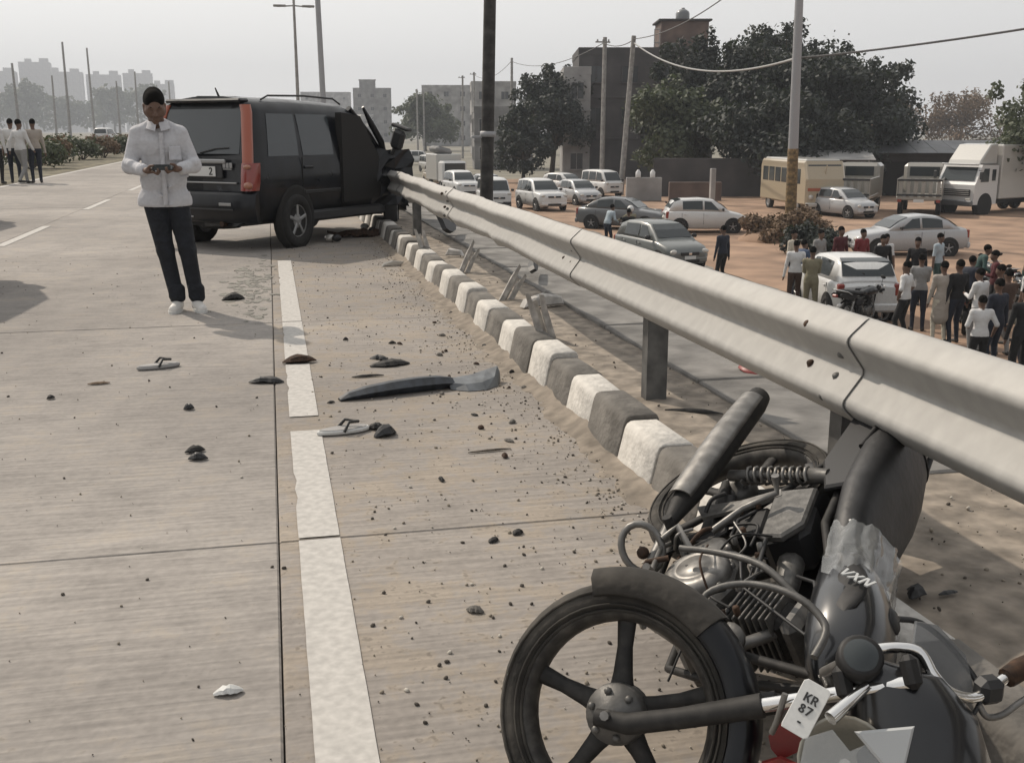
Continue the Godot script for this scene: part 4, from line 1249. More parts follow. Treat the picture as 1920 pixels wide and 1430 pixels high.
func build_traffic() -> void:
	# oncoming on the service road
	car("parked_car", "white boxy van with a black lower front, first right of the near pole", Vector3(12.6, -3, -61.5), face(180), "van", M.car_white, "van", {"bumper": "black_plastic"})
	car("parked_car", "white tall people carrier beside the queue's first van", Vector3(15.2, -3, -60.5), face(172), "suv", M.car_white)
	car("parked_car", "white hatchback half hidden behind the two white tall cars", Vector3(20.6, -3, -75.0), face(150), "hatch", M.car_white)
	car("parked_car", "white van at the right end of the far row, by the leaning pole", Vector3(22.4, -3, -72.0), face(165), "van", M.car_white, "van")
	car("parked_car", "silver hatchback in front of the far white van", Vector3(18.6, -3, -64.5), face(170), "hatch", M.car_silver)
	car("parked_car", "dark grey saloon seen slanting behind the silver hatchback", Vector3(15.9, -3, -47.5), face(128), "sedan", M.car_grey)
	car("parked_car", "dark greenish grey hatchback facing us just behind the guard rail", Vector3(12.6, -3, -33.8), face(168), "hatch", M.car_moss)
	car("parked_car", "white hatchback seen from its right side, at the edge of the dirt lot", Vector3(18.9, -3, -45.2), face(102), "hatch", M.car_white)
	car("parked_car", "white car low behind the rail with only its roof showing", Vector3(8.3, -3, -36.5), face(176), "sedan", M.car_white)
	car("parked_car", "white hatchback with its tail towards us in the middle of the crowd", Vector3(13.8, -3, -24.0), face(10), "hatch", M.car_white, "car", {"dark_mirror": false})
	car("parked_car", "silver saloon seen from the side behind the parked motorcycles", Vector3(22.6, -3, -35.2), face(278), "sedan", M.car_silver)
	car("parked_car", "pale small car in front of the beige bus", Vector3(29.6, -3, -52.0), face(165), "hatch", M.car_silver)
	car("parked_car", "beige car roof far down the service road left of the near pole", Vector3(13.9, -3, -92.0), face(176), "sedan", M.car_beige)
	car("parked_car", "white minibus farthest down the service road", Vector3(19.8, -3, -150.0), face(95), "van", M.car_white, "van")
	car("parked_car", "grey small van beside the far white minibus", Vector3(17.6, -3, -122.0), face(170), "van", M.car_dim, "van")
	car("parked_car", "white car behind the queue's first van", Vector3(12.9, -3, -74.0), face(174), "suv", M.car_white)
	car("parked_car", "silver car squeezed between the two white tall cars", Vector3(14.8, -3, -74.0), face(172), "hatch", M.car_silver)
	# hazy traffic on the opposite carriageway
	car("distant_car", "hazy white car beyond the verge shrubs, left one", Vector3(-17.5, 0, -128.0), face(10), "suv", M.car_white, "car", {"group": "cars on the opposite carriageway"})
	car("distant_car", "hazy white car beyond the verge shrubs, right one", Vector3(-15.5, 0, -150.0), face(10), "suv", M.car_white, "car", {"group": "cars on the opposite carriageway"})
	# vehicles just outside the left edge: their shadows reach into the picture
	car("waiting_car", "car standing outside the left edge whose shadow crosses the near lane", Vector3(-4.78, 0, -10.75), face(275), "suv", M.car_silver, "car", {"group": "cars stopped on the left lane"})
	car("waiting_car", "car farther off outside the left edge with its shadow by the lane dash", Vector3(-6.65, 0, -18.5), face(275), "suv", M.car_white, "car", {"group": "cars stopped on the left lane"})
	roof_load()
	truck()
	bus()
	pickup("small lorry with a slatted tail beside the beige bus", Vector3(32.0, -3, -55.0), face(38), M.car_dusty)
	pickup("small lorry with a barred tail, nearer the big white lorry", Vector3(35.2, -3, -53.5), face(36), M.car_dusty)

func roof_load() -> void:
	var t := thing("lorry", "light lorry with a raised grey load behind the first white van", "lorry", Vector3(13.4, -3, -84.0), face(174))
	part("cab", MB.new().box(Vector3(0, 1.35, -2.0), Vector3(1.9, 1.7, 1.5), 0.15), M.car_white, t)
	part("windscreen", MB.new().box(Vector3(0, 1.75, -2.76), Vector3(1.6, 0.6, 0.03), 0.01), M.car_glass, t)
	part("load_body", MB.new().box(Vector3(0, 1.7, 0.6), Vector3(2.0, 2.0, 3.4), 0.06), M.car_dim, t)
	part("tarpaulin", MB.new().box(Vector3(0.3, 2.95, 0.4), Vector3(1.3, 0.5, 2.6), 0.2, Basis(Vector3.BACK, 0.25)), M.building_grey, t)
	for z in [-1.9, 1.3]:
		for s in [-1.0, 1.0]: wheel(t, Vector3(s * 0.85, 0.38, z), 0.38, 0.22)

func truck() -> void:
	var t := thing("lorry", "big white lorry with a sloping cab hood parked at the right edge", "lorry", Vector3(39.0, -3, -53.1), face(250))
	# cab: loft of side outlines, nose towards -z
	var prof := [[-2.7, 0.55, 1.25], [-2.72, 0.6, 1.5], [-2.55, 0.6, 1.75]]
	var cab := MB.new()
	var side := PackedVector2Array([Vector2(0, 0.55), Vector2(2.0, 0.55), Vector2(2.0, 2.62), Vector2(0.55, 2.66), Vector2(0.12, 1.75), Vector2(0.0, 1.6)])
	cab.prism(side, xf_of(Vector3(1.18, 0, -2.9), Vector3(0, 0, 1), Vector3(0, 1, 0)), 2.36, 0.07)
	part("cab", cab, M.car_white, t)
	var ws := MB.new()
	ws.quad(Vector3(1.02, 1.82, -2.80), Vector3(-1.02, 1.82, -2.80), Vector3(-0.98, 2.52, -2.44), Vector3(0.98, 2.52, -2.44))
	part("windscreen", ws, M.car_glass, t)
	for s in [-1.0, 1.0]:
		var sw := MB.new().prism(PackedVector2Array([Vector2(0.45, 1.75), Vector2(1.15, 1.75), Vector2(1.15, 2.45), Vector2(0.72, 2.45)]), xf_of(Vector3(s * 1.2 - (0.012 if s > 0 else -0.012) + (0.0 if s < 0 else 0.0), 0, -2.9), Vector3(0, 0, 1), Vector3(0, 1, 0)), 0.02)
		part("side_window", sw, M.car_glass, t)
		var sw2 := MB.new().box(Vector3(s * 1.195, 2.1, -1.3), Vector3(0.02, 0.6, 0.32), 0.005)
		part("side_window", sw2, M.car_glass, t)
		part("headlight", MB.new().box(Vector3(s * 0.85, 0.78, -2.93), Vector3(0.32, 0.2, 0.08), 0.03), M.lamp_clear, t)
		part("mirror", MB.new().box(Vector3(s * 1.42, 2.1, -2.75), Vector3(0.2, 0.42, 0.08), 0.03), M.black_plastic, t)
		part("mirror_arm", MB.new().tube([Vector3(s * 1.15, 2.35, -2.6), Vector3(s * 1.42, 2.36, -2.75)], 0.02, 6), M.black_plastic, t)
	part("grille", MB.new().box(Vector3(0, 1.18, -2.93), Vector3(1.9, 0.36, 0.05), 0.015), M.black_plastic, t)
	for k in 3:
		part("grille_bar", MB.new().box(Vector3(0, 1.08 + 0.1 * k, -2.965), Vector3(1.8, 0.03, 0.02)), M.car_dim, t)
	part("bumper", MB.new().box(Vector3(0, 0.62, -2.95), Vector3(2.3, 0.3, 0.2), 0.05), M.car_grey, t)
	part("visor", MB.new().box(Vector3(0, 2.66, -2.62), Vector3(2.1, 0.06, 0.34), 0.02, Basis(Vector3.RIGHT, 0.2)), M.car_white, t)
	var df := MB.new().prism(PackedVector2Array([Vector2(0.0, 2.68), Vector2(1.5, 2.68), Vector2(1.5, 3.75), Vector2(0.85, 3.7), Vector2(0.1, 2.9)]), xf_of(Vector3(1.0, 0, -2.35), Vector3(0, 0, 1), Vector3(0, 1, 0)), 2.0, 0.06)
	part("wind_deflector", df, M.car_dim, t)
	part("cargo_box", MB.new().box(Vector3(0, 2.25, 2.4), Vector3(2.45, 2.9, 6.2), 0.05), M.car_dim, t)
	part("chassis", MB.new().box(Vector3(0, 0.62, 1.3), Vector3(0.9, 0.3, 7.8), 0.02), M.black_plastic, t)
	for z in [-1.9, 3.2, 4.3]:
		for s in [-1.0, 1.0]: wheel(t, Vector3(s * 1.02, 0.5, z), 0.5, 0.28)
	for s in [-1.0, 1.0]:
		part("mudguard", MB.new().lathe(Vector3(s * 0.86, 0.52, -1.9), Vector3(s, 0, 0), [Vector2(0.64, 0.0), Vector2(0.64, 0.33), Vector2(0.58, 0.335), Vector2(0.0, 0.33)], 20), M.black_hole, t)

func bus() -> void:
	var t := thing("bus", "beige bus with a rounded white roof behind the brush heap", "bus", Vector3(29.4, -3, -56.5), face(186))
	var side := PackedVector2Array([Vector2(-3.6, 0.5), Vector2(3.6, 0.5), Vector2(3.6, 2.5), Vector2(3.4, 2.85), Vector2(-3.2, 2.85), Vector2(-3.6, 1.9)])
	part("body", MB.new().prism(side, xf_of(Vector3(1.1, 0, 0), Vector3(0, 0, 1), Vector3(0, 1, 0)), 2.2, 0.1), M.car_beige, t)
	part("roof", MB.new().box(Vector3(0, 2.87, 0.1), Vector3(1.9, 0.14, 6.3), 0.06), M.car_dim, t)
	var ws := MB.new()
	ws.quad(Vector3(0.98, 1.62, -3.60), Vector3(-0.98, 1.62, -3.60), Vector3(-0.92, 2.66, -3.29), Vector3(0.92, 2.66, -3.29))
	part("windscreen", ws, M.car_glass, t)
	part("windscreen_bar", MB.new().box(Vector3(0, 2.14, -3.46), Vector3(0.05, 1.06, 0.05), 0.01, Basis(Vector3.RIGHT, -0.29)), M.car_beige, t)
	for s in [-1.0, 1.0]:
		for k in 6:
			part("side_window", MB.new().box(Vector3(s * 1.105, 2.02, -2.3 + 1.0 * k), Vector3(0.02, 0.8, 0.86), 0.008), M.car_glass, t)
		part("headlight", MB.new().lathe(Vector3(s * 0.8, 0.95, -3.6), Vector3(0, 0, -1), [Vector2(0.14, 0.0), Vector2(0.13, 0.05), Vector2(0.0, 0.08)], 12), M.lamp_clear, t)
		for z in [-2.3, 2.2]: wheel(t, Vector3(s * 0.95, 0.44, z), 0.44, 0.25)
	part("grille", MB.new().box(Vector3(0, 0.98, -3.62), Vector3(1.0, 0.34, 0.05), 0.02), M.black_plastic, t)
	part("bumper", MB.new().box(Vector3(0, 0.55, -3.66), Vector3(2.2, 0.22, 0.14), 0.04), M.car_dim, t)
	part("stripe_panel", MB.new().box(Vector3(0, 1.36, -3.62), Vector3(2.0, 0.16, 0.03), 0.01), M.lamp_orange, t)

func pickup(label: String, at: Vector3, turn: float, m: Material) -> void:
	var t := thing("lorry", label, "lorry", at, turn, "small lorries between the bus and the big lorry")
	t.scale = Vector3(1.3, 1.3, 1.3)
	part("cab", MB.new().box(Vector3(0, 1.25, -1.6), Vector3(1.7, 1.6, 1.5), 0.14), m, t)
	part("windscreen", MB.new().box(Vector3(0, 1.65, -2.36), Vector3(1.4, 0.55, 0.03), 0.01), M.car_glass, t)
	part("rear_window", MB.new().box(Vector3(0, 1.7, -0.84), Vector3(1.2, 0.4, 0.02), 0.005), M.car_glass, t)
	part("bed", MB.new().box(Vector3(0, 0.72, 0.75), Vector3(1.75, 0.16, 3.0), 0.03), m, t)
	for s in [-1.0, 1.0]:
		part("bed_side", MB.new().box(Vector3(s * 0.85, 1.15, 0.75), Vector3(0.06, 0.7, 2.96), 0.015), m, t)
		for z in [-1.55, 1.3]: wheel(t, Vector3(s * 0.74, 0.33, z), 0.33, 0.2)
		part("tail_light", MB.new().box(Vector3(s * 0.74, 0.62, 2.27), Vector3(0.16, 0.12, 0.04), 0.01), M.lamp_red, t)
	for k in 6:
		part("tail_slat", MB.new().box(Vector3(-0.72 + 0.288 * k, 1.15, 2.24), Vector3(0.14, 0.74, 0.05), 0.01), m, t)
	for y in [0.85, 1.45]:
		part("tail_rail", MB.new().box(Vector3(0, y, 2.28), Vector3(1.72, 0.08, 0.03), 0.008), M.black_plastic, t)
	part("rear_plate", MB.new().box(Vector3(0, 0.62, 2.27), Vector3(0.4, 0.12, 0.012)), M.plate_white, t)

# ---------------------------------------------------------------- the wrecked people carrier
func build_suv() -> void:
	var t := thing("wrecked_people_carrier", "wrecked dark people carrier with a crushed front, stopped across the edge line against the kerb", "car", Vector3(0.36, 0, -14.87), face(40))
	t.scale = Vector3(0.93, 1.01, 0.86)
	var half := [Vector2(0.66, 0.30), Vector2(0.82, 0.36), Vector2(0.868, 0.55), Vector2(0.885, 0.78), Vector2(0.878, 0.98), Vector2(0.862, 1.06), Vector2(0.815, 1.32), Vector2(0.745, 1.60), Vector2(0.69, 1.70), Vector2(0.55, 1.755), Vector2(0.28, 1.785), Vector2(0.0, 1.792)]
	var zrear := func(y: float) -> float:
		if y < 0.72: return 2.20
		if y < 1.08: return lerpf(2.19, 2.15, (y - 0.72) / 0.36)
		if y < 1.7: return lerpf(2.15, 1.95, (y - 1.08) / 0.62)
		return lerpf(1.95, 1.86, (y - 1.7) / 0.1)
	var zfront := func(y: float) -> float:
		if y < 1.04: return -1.15
		return lerpf(-1.12, -0.30, clampf((y - 1.04) / 0.68, 0.0, 1.0))
	var rings := []
	for k in [[0.0, 0.90], [0.012, 0.955], [0.035, 0.985], [0.09, 1.0], [0.25, 1.0], [0.45, 1.0], [0.65, 1.0], [0.8, 0.995], [0.92, 0.985], [1.0, 0.965]]:
		var r := PackedVector3Array()
		for j in half.size() * 2 - 1:
			var p: Vector2 = half[j] if j < half.size() else half[half.size() * 2 - 2 - j]
			var s := 1.0 if j < half.size() else -1.0
			var q: float = lerpf(zrear.call(p.y), zfront.call(p.y), k[0])
			r.append(Vector3(s * p.x * k[1], p.y - (0.03 * (k[0] - 0.5) * 2.0 if p.y > 1.65 and k[0] > 0.5 else 0.0), q))
		r.append(Vector3(0, 0.28, lerpf(2.1, -1.15, k[0])))
		rings.append(r)
	part("body", MB.new().loft(rings), M.navy_paint, t)
	var rz := func(x: float, y: float, out: float) -> Vector3: return Vector3(x, y, zrear.call(y) + out - 0.05 * pow(absf(x) / 0.86, 4.0))
	# tailgate: window, seam, handle bar, plate recess
	var wi := MB.new()
	wi.sm(1)
	for i in 8:
		var xa := lerpf(-0.64, 0.64, i / 8.0)
		var xb := lerpf(-0.64, 0.64, (i + 1) / 8.0)
		for q in 3:
			var y0 := lerpf(1.13, 1.64, q / 3.0)
			var y1 := lerpf(1.13, 1.64, (q + 1) / 3.0)
			wi.quad(rz.call(xa * (1.04 - (y0 - 1.13) * 0.12), y0, 0.012), rz.call(xb * (1.04 - (y0 - 1.13) * 0.12), y0, 0.012), rz.call(xb * (1.04 - (y1 - 1.13) * 0.12), y1, 0.012), rz.call(xa * (1.04 - (y1 - 1.13) * 0.12), y1, 0.012))
	part("rear_window", wi, M.suv_glass, t)
	part("wiper", MB.new().tube([rz.call(0.05, 1.14, 0.03), rz.call(0.3, 1.19, 0.03), rz.call(0.5, 1.20, 0.028)], 0.008, 5), M.black_plastic, t)
	part("spoiler", MB.new().box(Vector3(0, 1.735, 1.92), Vector3(1.26, 0.045, 0.2), 0.02), M.navy_paint, t)
	part("tailgate_bar", MB.new().box(Vector3(0, 1.045, 2.175), Vector3(0.95, 0.05, 0.04), 0.012), M.alloy, t)
	part("plate_recess", MB.new().box(Vector3(0.05, 0.93, 2.165), Vector3(0.72, 0.16, 0.03), 0.01), M.black_plastic, t)
	var pl := part("plate", MB.new().box(Vector3(0.06, 0.93, 2.187), Vector3(0.5, 0.115, 0.012), 0.003), M.plate_white, t)
	var tx := put("plate_text", text_mesh("2", 0.12), M.print_black, pl)
	tx.position = Vector3(0.24, 0.93, 2.194)
	var bd := MB.new()
	for k in 3: bd.box(Vector3(0.44 + 0.055 * k, 1.0, 2.166), Vector3(0.045, 0.06, 0.012), 0.004)
	bd.box(Vector3(0.495, 0.958, 2.166), Vector3(0.14, 0.012, 0.01), 0.0)
	part("badge", bd, M.alloy, t)
	part("tailgate_crease", MB.new().box(Vector3(0, 0.80, 2.185), Vector3(1.3, 0.02, 0.03), 0.006), M.alloy, t)
	var bp := MB.new()
	var br := []
	for x in [-0.90, -0.82, -0.6, 0.0, 0.6, 0.82, 0.90]:
		var ofs := 0.02 if absf(x) < 0.7 else (-0.03 if absf(x) < 0.85 else -0.12)
		br.append(PackedVector3Array([Vector3(x, 0.33, 2.14 + ofs), Vector3(x, 0.36, 2.24 + ofs), Vector3(x, 0.52, 2.27 + ofs), Vector3(x, 0.66, 2.25 + ofs), Vector3(x, 0.71, 2.2 + ofs), Vector3(x, 0.70, 2.06), Vector3(x, 0.36, 2.06)]))
	bp.loft(br)
	part("rear_bumper", bp, M.navy_paint, t)
	part("bumper_strip", MB.new().box(Vector3(0, 0.50, 2.292), Vector3(1.3, 0.02, 0.012), 0.004), M.black_plastic, t)
	part("tow_cover", MB.new().box(Vector3(-0.28, 0.405, 2.275), Vector3(0.5, 0.02, 0.014), 0.004), M.alloy, t)
	for s in [-1.0, 1.0]:
		part("reflector", MB.new().box(Vector3(s * 0.52, 0.56, 2.29), Vector3(0.2, 0.035, 0.012), 0.004), M.lamp_red if s < 0 else M.alloy, t)
		# tall lamps up the rear pillars: upper orange strip, lower cluster
		var lp := MB.new()
		var lr := []
		for y in [1.03, 1.2, 1.4, 1.6, 1.69]:
			var xo: float = 0.955 * [0.868, 0.838, 0.79, 0.745, 0.70][lr.size()]
			var zo: float = zrear.call(y)
			lr.append(PackedVector3Array([Vector3(s * (xo - 0.095), y, zo + 0.004), Vector3(s * (xo - 0.08), y, zo + 0.022), Vector3(s * (xo - 0.02), y, zo + 0.012), Vector3(s * (xo + 0.022), y, zo - 0.03), Vector3(s * (xo + 0.03), y, zo - 0.07), Vector3(s * (xo - 0.06), y, zo - 0.08)]))
		lp.loft(lr)
		part("tail_light", lp, M.lamp_orange, t)
		var l2 := MB.new()
		lr = []
		for y in [0.715, 0.80, 0.90, 0.98, 1.03]:
			var zo: float = zrear.call(y)
			var bw: float = 0.015 * sin((y - 0.7) / 0.35 * PI)
			lr.append(PackedVector3Array([Vector3(s * 0.72, y, zo + 0.006), Vector3(s * 0.74, y, zo + 0.022 + bw), Vector3(s * 0.83, y, zo + 0.012 + bw), Vector3(s * (0.885 + bw * 0.5), y, zo - 0.04), Vector3(s * (0.902 + bw * 0.5), y, zo - 0.15), Vector3(s * 0.80, y, zo - 0.16)]))
		l2.loft(lr)
		var cl := part("lamp_cluster", l2, M.lamp_red, t)
		part("lamp_lens", MB.new().ball(Vector3(s * 0.83, 0.775, 2.185), Vector3(0.07, 0.045, 0.045)), M.lamp_amber, cl)
		part("lamp_lens", MB.new().ball(Vector3(s * 0.82, 0.985, 2.175), Vector3(0.06, 0.03, 0.035)), M.lamp_amber, cl)
		# roof rail
		part("roof_rail", MB.new().tube([Vector3(s * 0.60, 1.75, 1.55), Vector3(s * 0.60, 1.80, 1.4), Vector3(s * 0.60, 1.815, 0.6), Vector3(s * 0.60, 1.795, -0.1), Vector3(s * 0.60, 1.73, -0.28)], 0.012, 8), M.black_plastic, t)
		# side glass
		var sx := func(y: float) -> float:
			for j in range(5, 8):
				if y <= half[j + 1].y: return lerpf(half[j].x, half[j + 1].x, (y - half[j].y) / (half[j + 1].y - half[j].y))
			return half[8].x
		var panes := [[1.78, 1.66, 1.12, 1.08], [1.02, 1.02, 0.22, 0.20], [0.10, 0.10, -0.72, -0.42]]
		if s > 0: panes = [[1.78, 1.66, 1.12, 1.08], [1.02, 1.02, 0.30, 0.28]]
		for w in panes:
			var g := MB.new()
			g.sm(-1)
			var yy := [1.10, 1.25, 1.42, 1.59]
			for i in 3:
				var f0: float = (yy[i] - 1.10) / 0.49
				var f1: float = (yy[i + 1] - 1.10) / 0.49
				var x0: float = s * (sx.call(yy[i]) + 0.006)
				var x1: float = s * (sx.call(yy[i + 1]) + 0.006)
				g.quad(Vector3(x0, yy[i], lerpf(w[0], w[1], f0)), Vector3(x0, yy[i], lerpf(w[2], w[3], f0)), Vector3(x1, yy[i + 1], lerpf(w[2], w[3], f1)), Vector3(x1, yy[i + 1], lerpf(w[0], w[1], f1)))
			part("side_window", g, M.suv_glass, t)
		for z in [1.08, 0.16]:
			part("door_seam", MB.new().box(Vector3(s * 0.884, 0.78, z), Vector3(0.012, 0.6, 0.01)), M.black_hole, t)
		part("door_handle", MB.new().box(Vector3(s * 0.893, 0.96, 0.95), Vector3(0.03, 0.035, 0.2), 0.01), M.navy_paint, t)
		part("side_strip", MB.new().box(Vector3(s * 0.888, 0.66, 0.62), Vector3(0.02, 0.05, 0.86), 0.008), M.black_plastic, t)
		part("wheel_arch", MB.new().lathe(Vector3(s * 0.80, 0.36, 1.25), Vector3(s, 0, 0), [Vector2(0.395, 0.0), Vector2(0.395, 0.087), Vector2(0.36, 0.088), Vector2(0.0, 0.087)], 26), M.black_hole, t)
		wheel(t, Vector3(s * 0.812, 0.325, 1.25), 0.325, 0.21, false)
	# lower parts seen under the tail
	part("exhaust", MB.new().tube([Vector3(0.42, 0.33, 2.26), Vector3(0.42, 0.33, 1.9), Vector3(0.35, 0.36, 1.0)], 0.035, 8), M.rust, t)
	part("spare_wheel", MB.new().lathe(Vector3(0, 0.24, 1.75), Vector3.UP, [Vector2(0.0, 0.0), Vector2(0.24, 0.0), Vector2(0.3, 0.04), Vector2(0.31, 0.1), Vector2(0.26, 0.16), Vector2(0.0, 0.16)], 18), M.rubber, t)
	part("rear_axle", MB.new().tube([Vector3(-0.7, 0.335, 1.25), Vector3(0.7, 0.335, 1.25)], 0.06, 8), M.rust, t)
	part("antenna", MB.new().tube([Vector3(0.12, 1.78, 1.80), Vector3(0.12, 1.885, 1.87)], [0.016, 0.008], 6), M.black_plastic, t)
	# torn right front: opening where the door was, door hanging bent
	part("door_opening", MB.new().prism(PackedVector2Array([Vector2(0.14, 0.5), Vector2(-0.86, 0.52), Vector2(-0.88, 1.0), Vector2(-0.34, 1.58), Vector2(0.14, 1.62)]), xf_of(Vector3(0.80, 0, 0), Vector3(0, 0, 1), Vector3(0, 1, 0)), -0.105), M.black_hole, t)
	rng.seed = 222
	var crump := func(c: Vector3, s: Vector3, amt: float, bs: Basis) -> MB:
		var b := MB.new()
		b.sm(-1)
		var nn := 6
		var g := []
		for i in nn + 1:
			var row := PackedVector3Array()
			for j in nn + 1:
				var p := Vector3((float(j) / nn - 0.5) * s.x, (float(i) / nn - 0.5) * s.y, 0) + Vector3(rng.randfn() * 0.25, rng.randfn() * 0.25, rng.randfn()) * amt
				row.append(c + bs * p)
			g.append(row)
		var nrm := bs.z * 0.012
		for i in nn:
			for j in nn:
				b.quad(g[i][j], g[i][j + 1], g[i + 1][j + 1], g[i + 1][j])
				b.quad(g[i][j] - nrm, g[i + 1][j] - nrm, g[i + 1][j + 1] - nrm, g[i][j + 1] - nrm)
		return b
	part("crushed_hood", crump.call(Vector3(-0.05, 0.98, -1.36), Vector3(1.6, 0.6, 0), 0.06, Basis(Vector3.RIGHT, deg_to_rad(-72))), M.navy_paint, t)
	part("crushed_fender", crump.call(Vector3(0.80, 0.72, -1.36), Vector3(0.6, 0.62, 0), 0.07, Basis(Vector3.UP, deg_to_rad(80))), M.navy_paint, t)
	part("crushed_fender", crump.call(Vector3(-0.82, 0.72, -1.45), Vector3(0.8, 0.7, 0), 0.05, Basis(Vector3.UP, deg_to_rad(-86))), M.navy_paint, t)
	part("crushed_front", crump.call(Vector3(0.05, 0.66, -1.66), Vector3(1.75, 0.75, 0), 0.10, Basis(Vector3.UP, deg_to_rad(172))), M.dusty_black, t)
	part("engine_block", MB.new().box(Vector3(0.05, 0.62, -1.35), Vector3(1.1, 0.55, 0.5), 0.08), M.engine_black, t)
	part("hanging_door", crump.call(Vector3(0.98, 0.78, -0.95), Vector3(0.85, 0.75, 0), 0.05, Basis(Vector3.UP, deg_to_rad(62))), M.navy_paint, t)
	part("torn_fender_edge", crump.call(Vector3(0.92, 0.62, -1.25), Vector3(0.4, 0.5, 0), 0.06, Basis(Vector3.UP, deg_to_rad(50))), M.dusty_black, t)
	part("battery", MB.new().box(Vector3(0.70, 0.98, -1.50), Vector3(0.34, 0.24, 0.3), 0.03, Basis(Vector3.UP, 0.3)), M.engine_black, t)
	part("bent_pillar", MB.new().tube([Vector3(0.84, 0.98, -1.10), Vector3(0.86, 1.25, -0.96), Vector3(0.84, 1.50, -0.72), Vector3(0.80, 1.70, -0.58)], [0.05, 0.055, 0.05, 0.02], 6), M.navy_paint, t)
	part("bent_pillar", MB.new().tube([Vector3(0.80, 1.0, -1.16), Vector3(0.75, 1.35, -0.8), Vector3(0.68, 1.68, -0.38)], 0.045, 6), M.navy_paint, t)
	part("windscreen", crump.call(Vector3(0.0, 1.34, -0.72), Vector3(1.4, 0.85, 0), 0.012, Basis(Vector3.RIGHT, deg_to_rad(-50))), M.smoke_plastic, t)
	var mr := part("mirror", MB.new().box(Vector3(1.12, 1.28, -1.02), Vector3(0.2, 0.26, 0.13), 0.04, Basis(Vector3.BACK, -0.35)), M.black_plastic, t)
	part("mirror_shell", MB.new().box(Vector3(1.17, 1.44, -1.05), Vector3(0.3, 0.045, 0.14), 0.015, Basis(Vector3.BACK, -0.28)), M.black_plastic, mr)
	part("mirror_arm", MB.new().tube([Vector3(0.86, 1.06, -1.02), Vector3(1.02, 1.1, -1.02), Vector3(1.08, 1.2, -1.02)], 0.035, 6), M.black_plastic, mr)
	var hs := MB.new()
	for k in 5:
		hs.tube([Vector3(0.5 + 0.08 * k, 0.45, -1.55), Vector3(0.6 + 0.08 * k, 0.7 + 0.05 * (k % 3), -1.62), Vector3(0.8, 0.95 - 0.06 * k, -1.5 + 0.03 * k)], 0.018, 5)
	part("hose", hs, M.rust, t)
	wheel(t, Vector3(0.80, 0.33, -1.30), 0.325, 0.21, false, 0.5)
	wheel(t, Vector3(-0.80, 0.335, -1.3), 0.325, 0.21, false, 0.1)
	part("sill", MB.new().box(Vector3(0.84, 0.36, -0.1), Vector3(0.1, 0.14, 2.0), 0.03), M.black_plastic, t)
	# spilt oil pan and pieces under the front
	var sk := part("red_sump_guard", crump.call(Vector3.ZERO, Vector3(0.75, 0.26, 0), 0.03, Basis(Vector3.RIGHT, -PI / 2)), M.rust)
	sk.position = Vector3(1.1, 0.05, -14.7)
	tag(sk, "rust red crumpled guard plate on the road under the wreck's sill", "metal plate")
	for k in 4:
		var rp := MB.new()
		rng.seed = 300 + k
		rp.ball(Vector3.ZERO, Vector3(0.07, 0.05, 0.06) * rng.randf_range(0.7, 1.4), Basis(Vector3.UP, rng.randf()), 7, 5)
		var o := part("wreck_fragment", rp, [M.lamp_clear, M.black_plastic, M.plate_white, M.dusty_black][k])
		o.position = [Vector3(0.72, 0.05, -14.1), Vector3(0.80, 0.06, -14.0), Vector3(1.28, 0.08, -15.4), Vector3(1.35, 0.06, -15.0)][k]
		tag(o, ["pale fragment on the road just behind the wreck's rear wheel", "black fragment beside the pale one behind the wreck's rear wheel", "white fragment on the road under the wreck's crushed front", "grey fragment on the road under the wreck's crushed front"][k], "fragment", "fragments under the wreck")

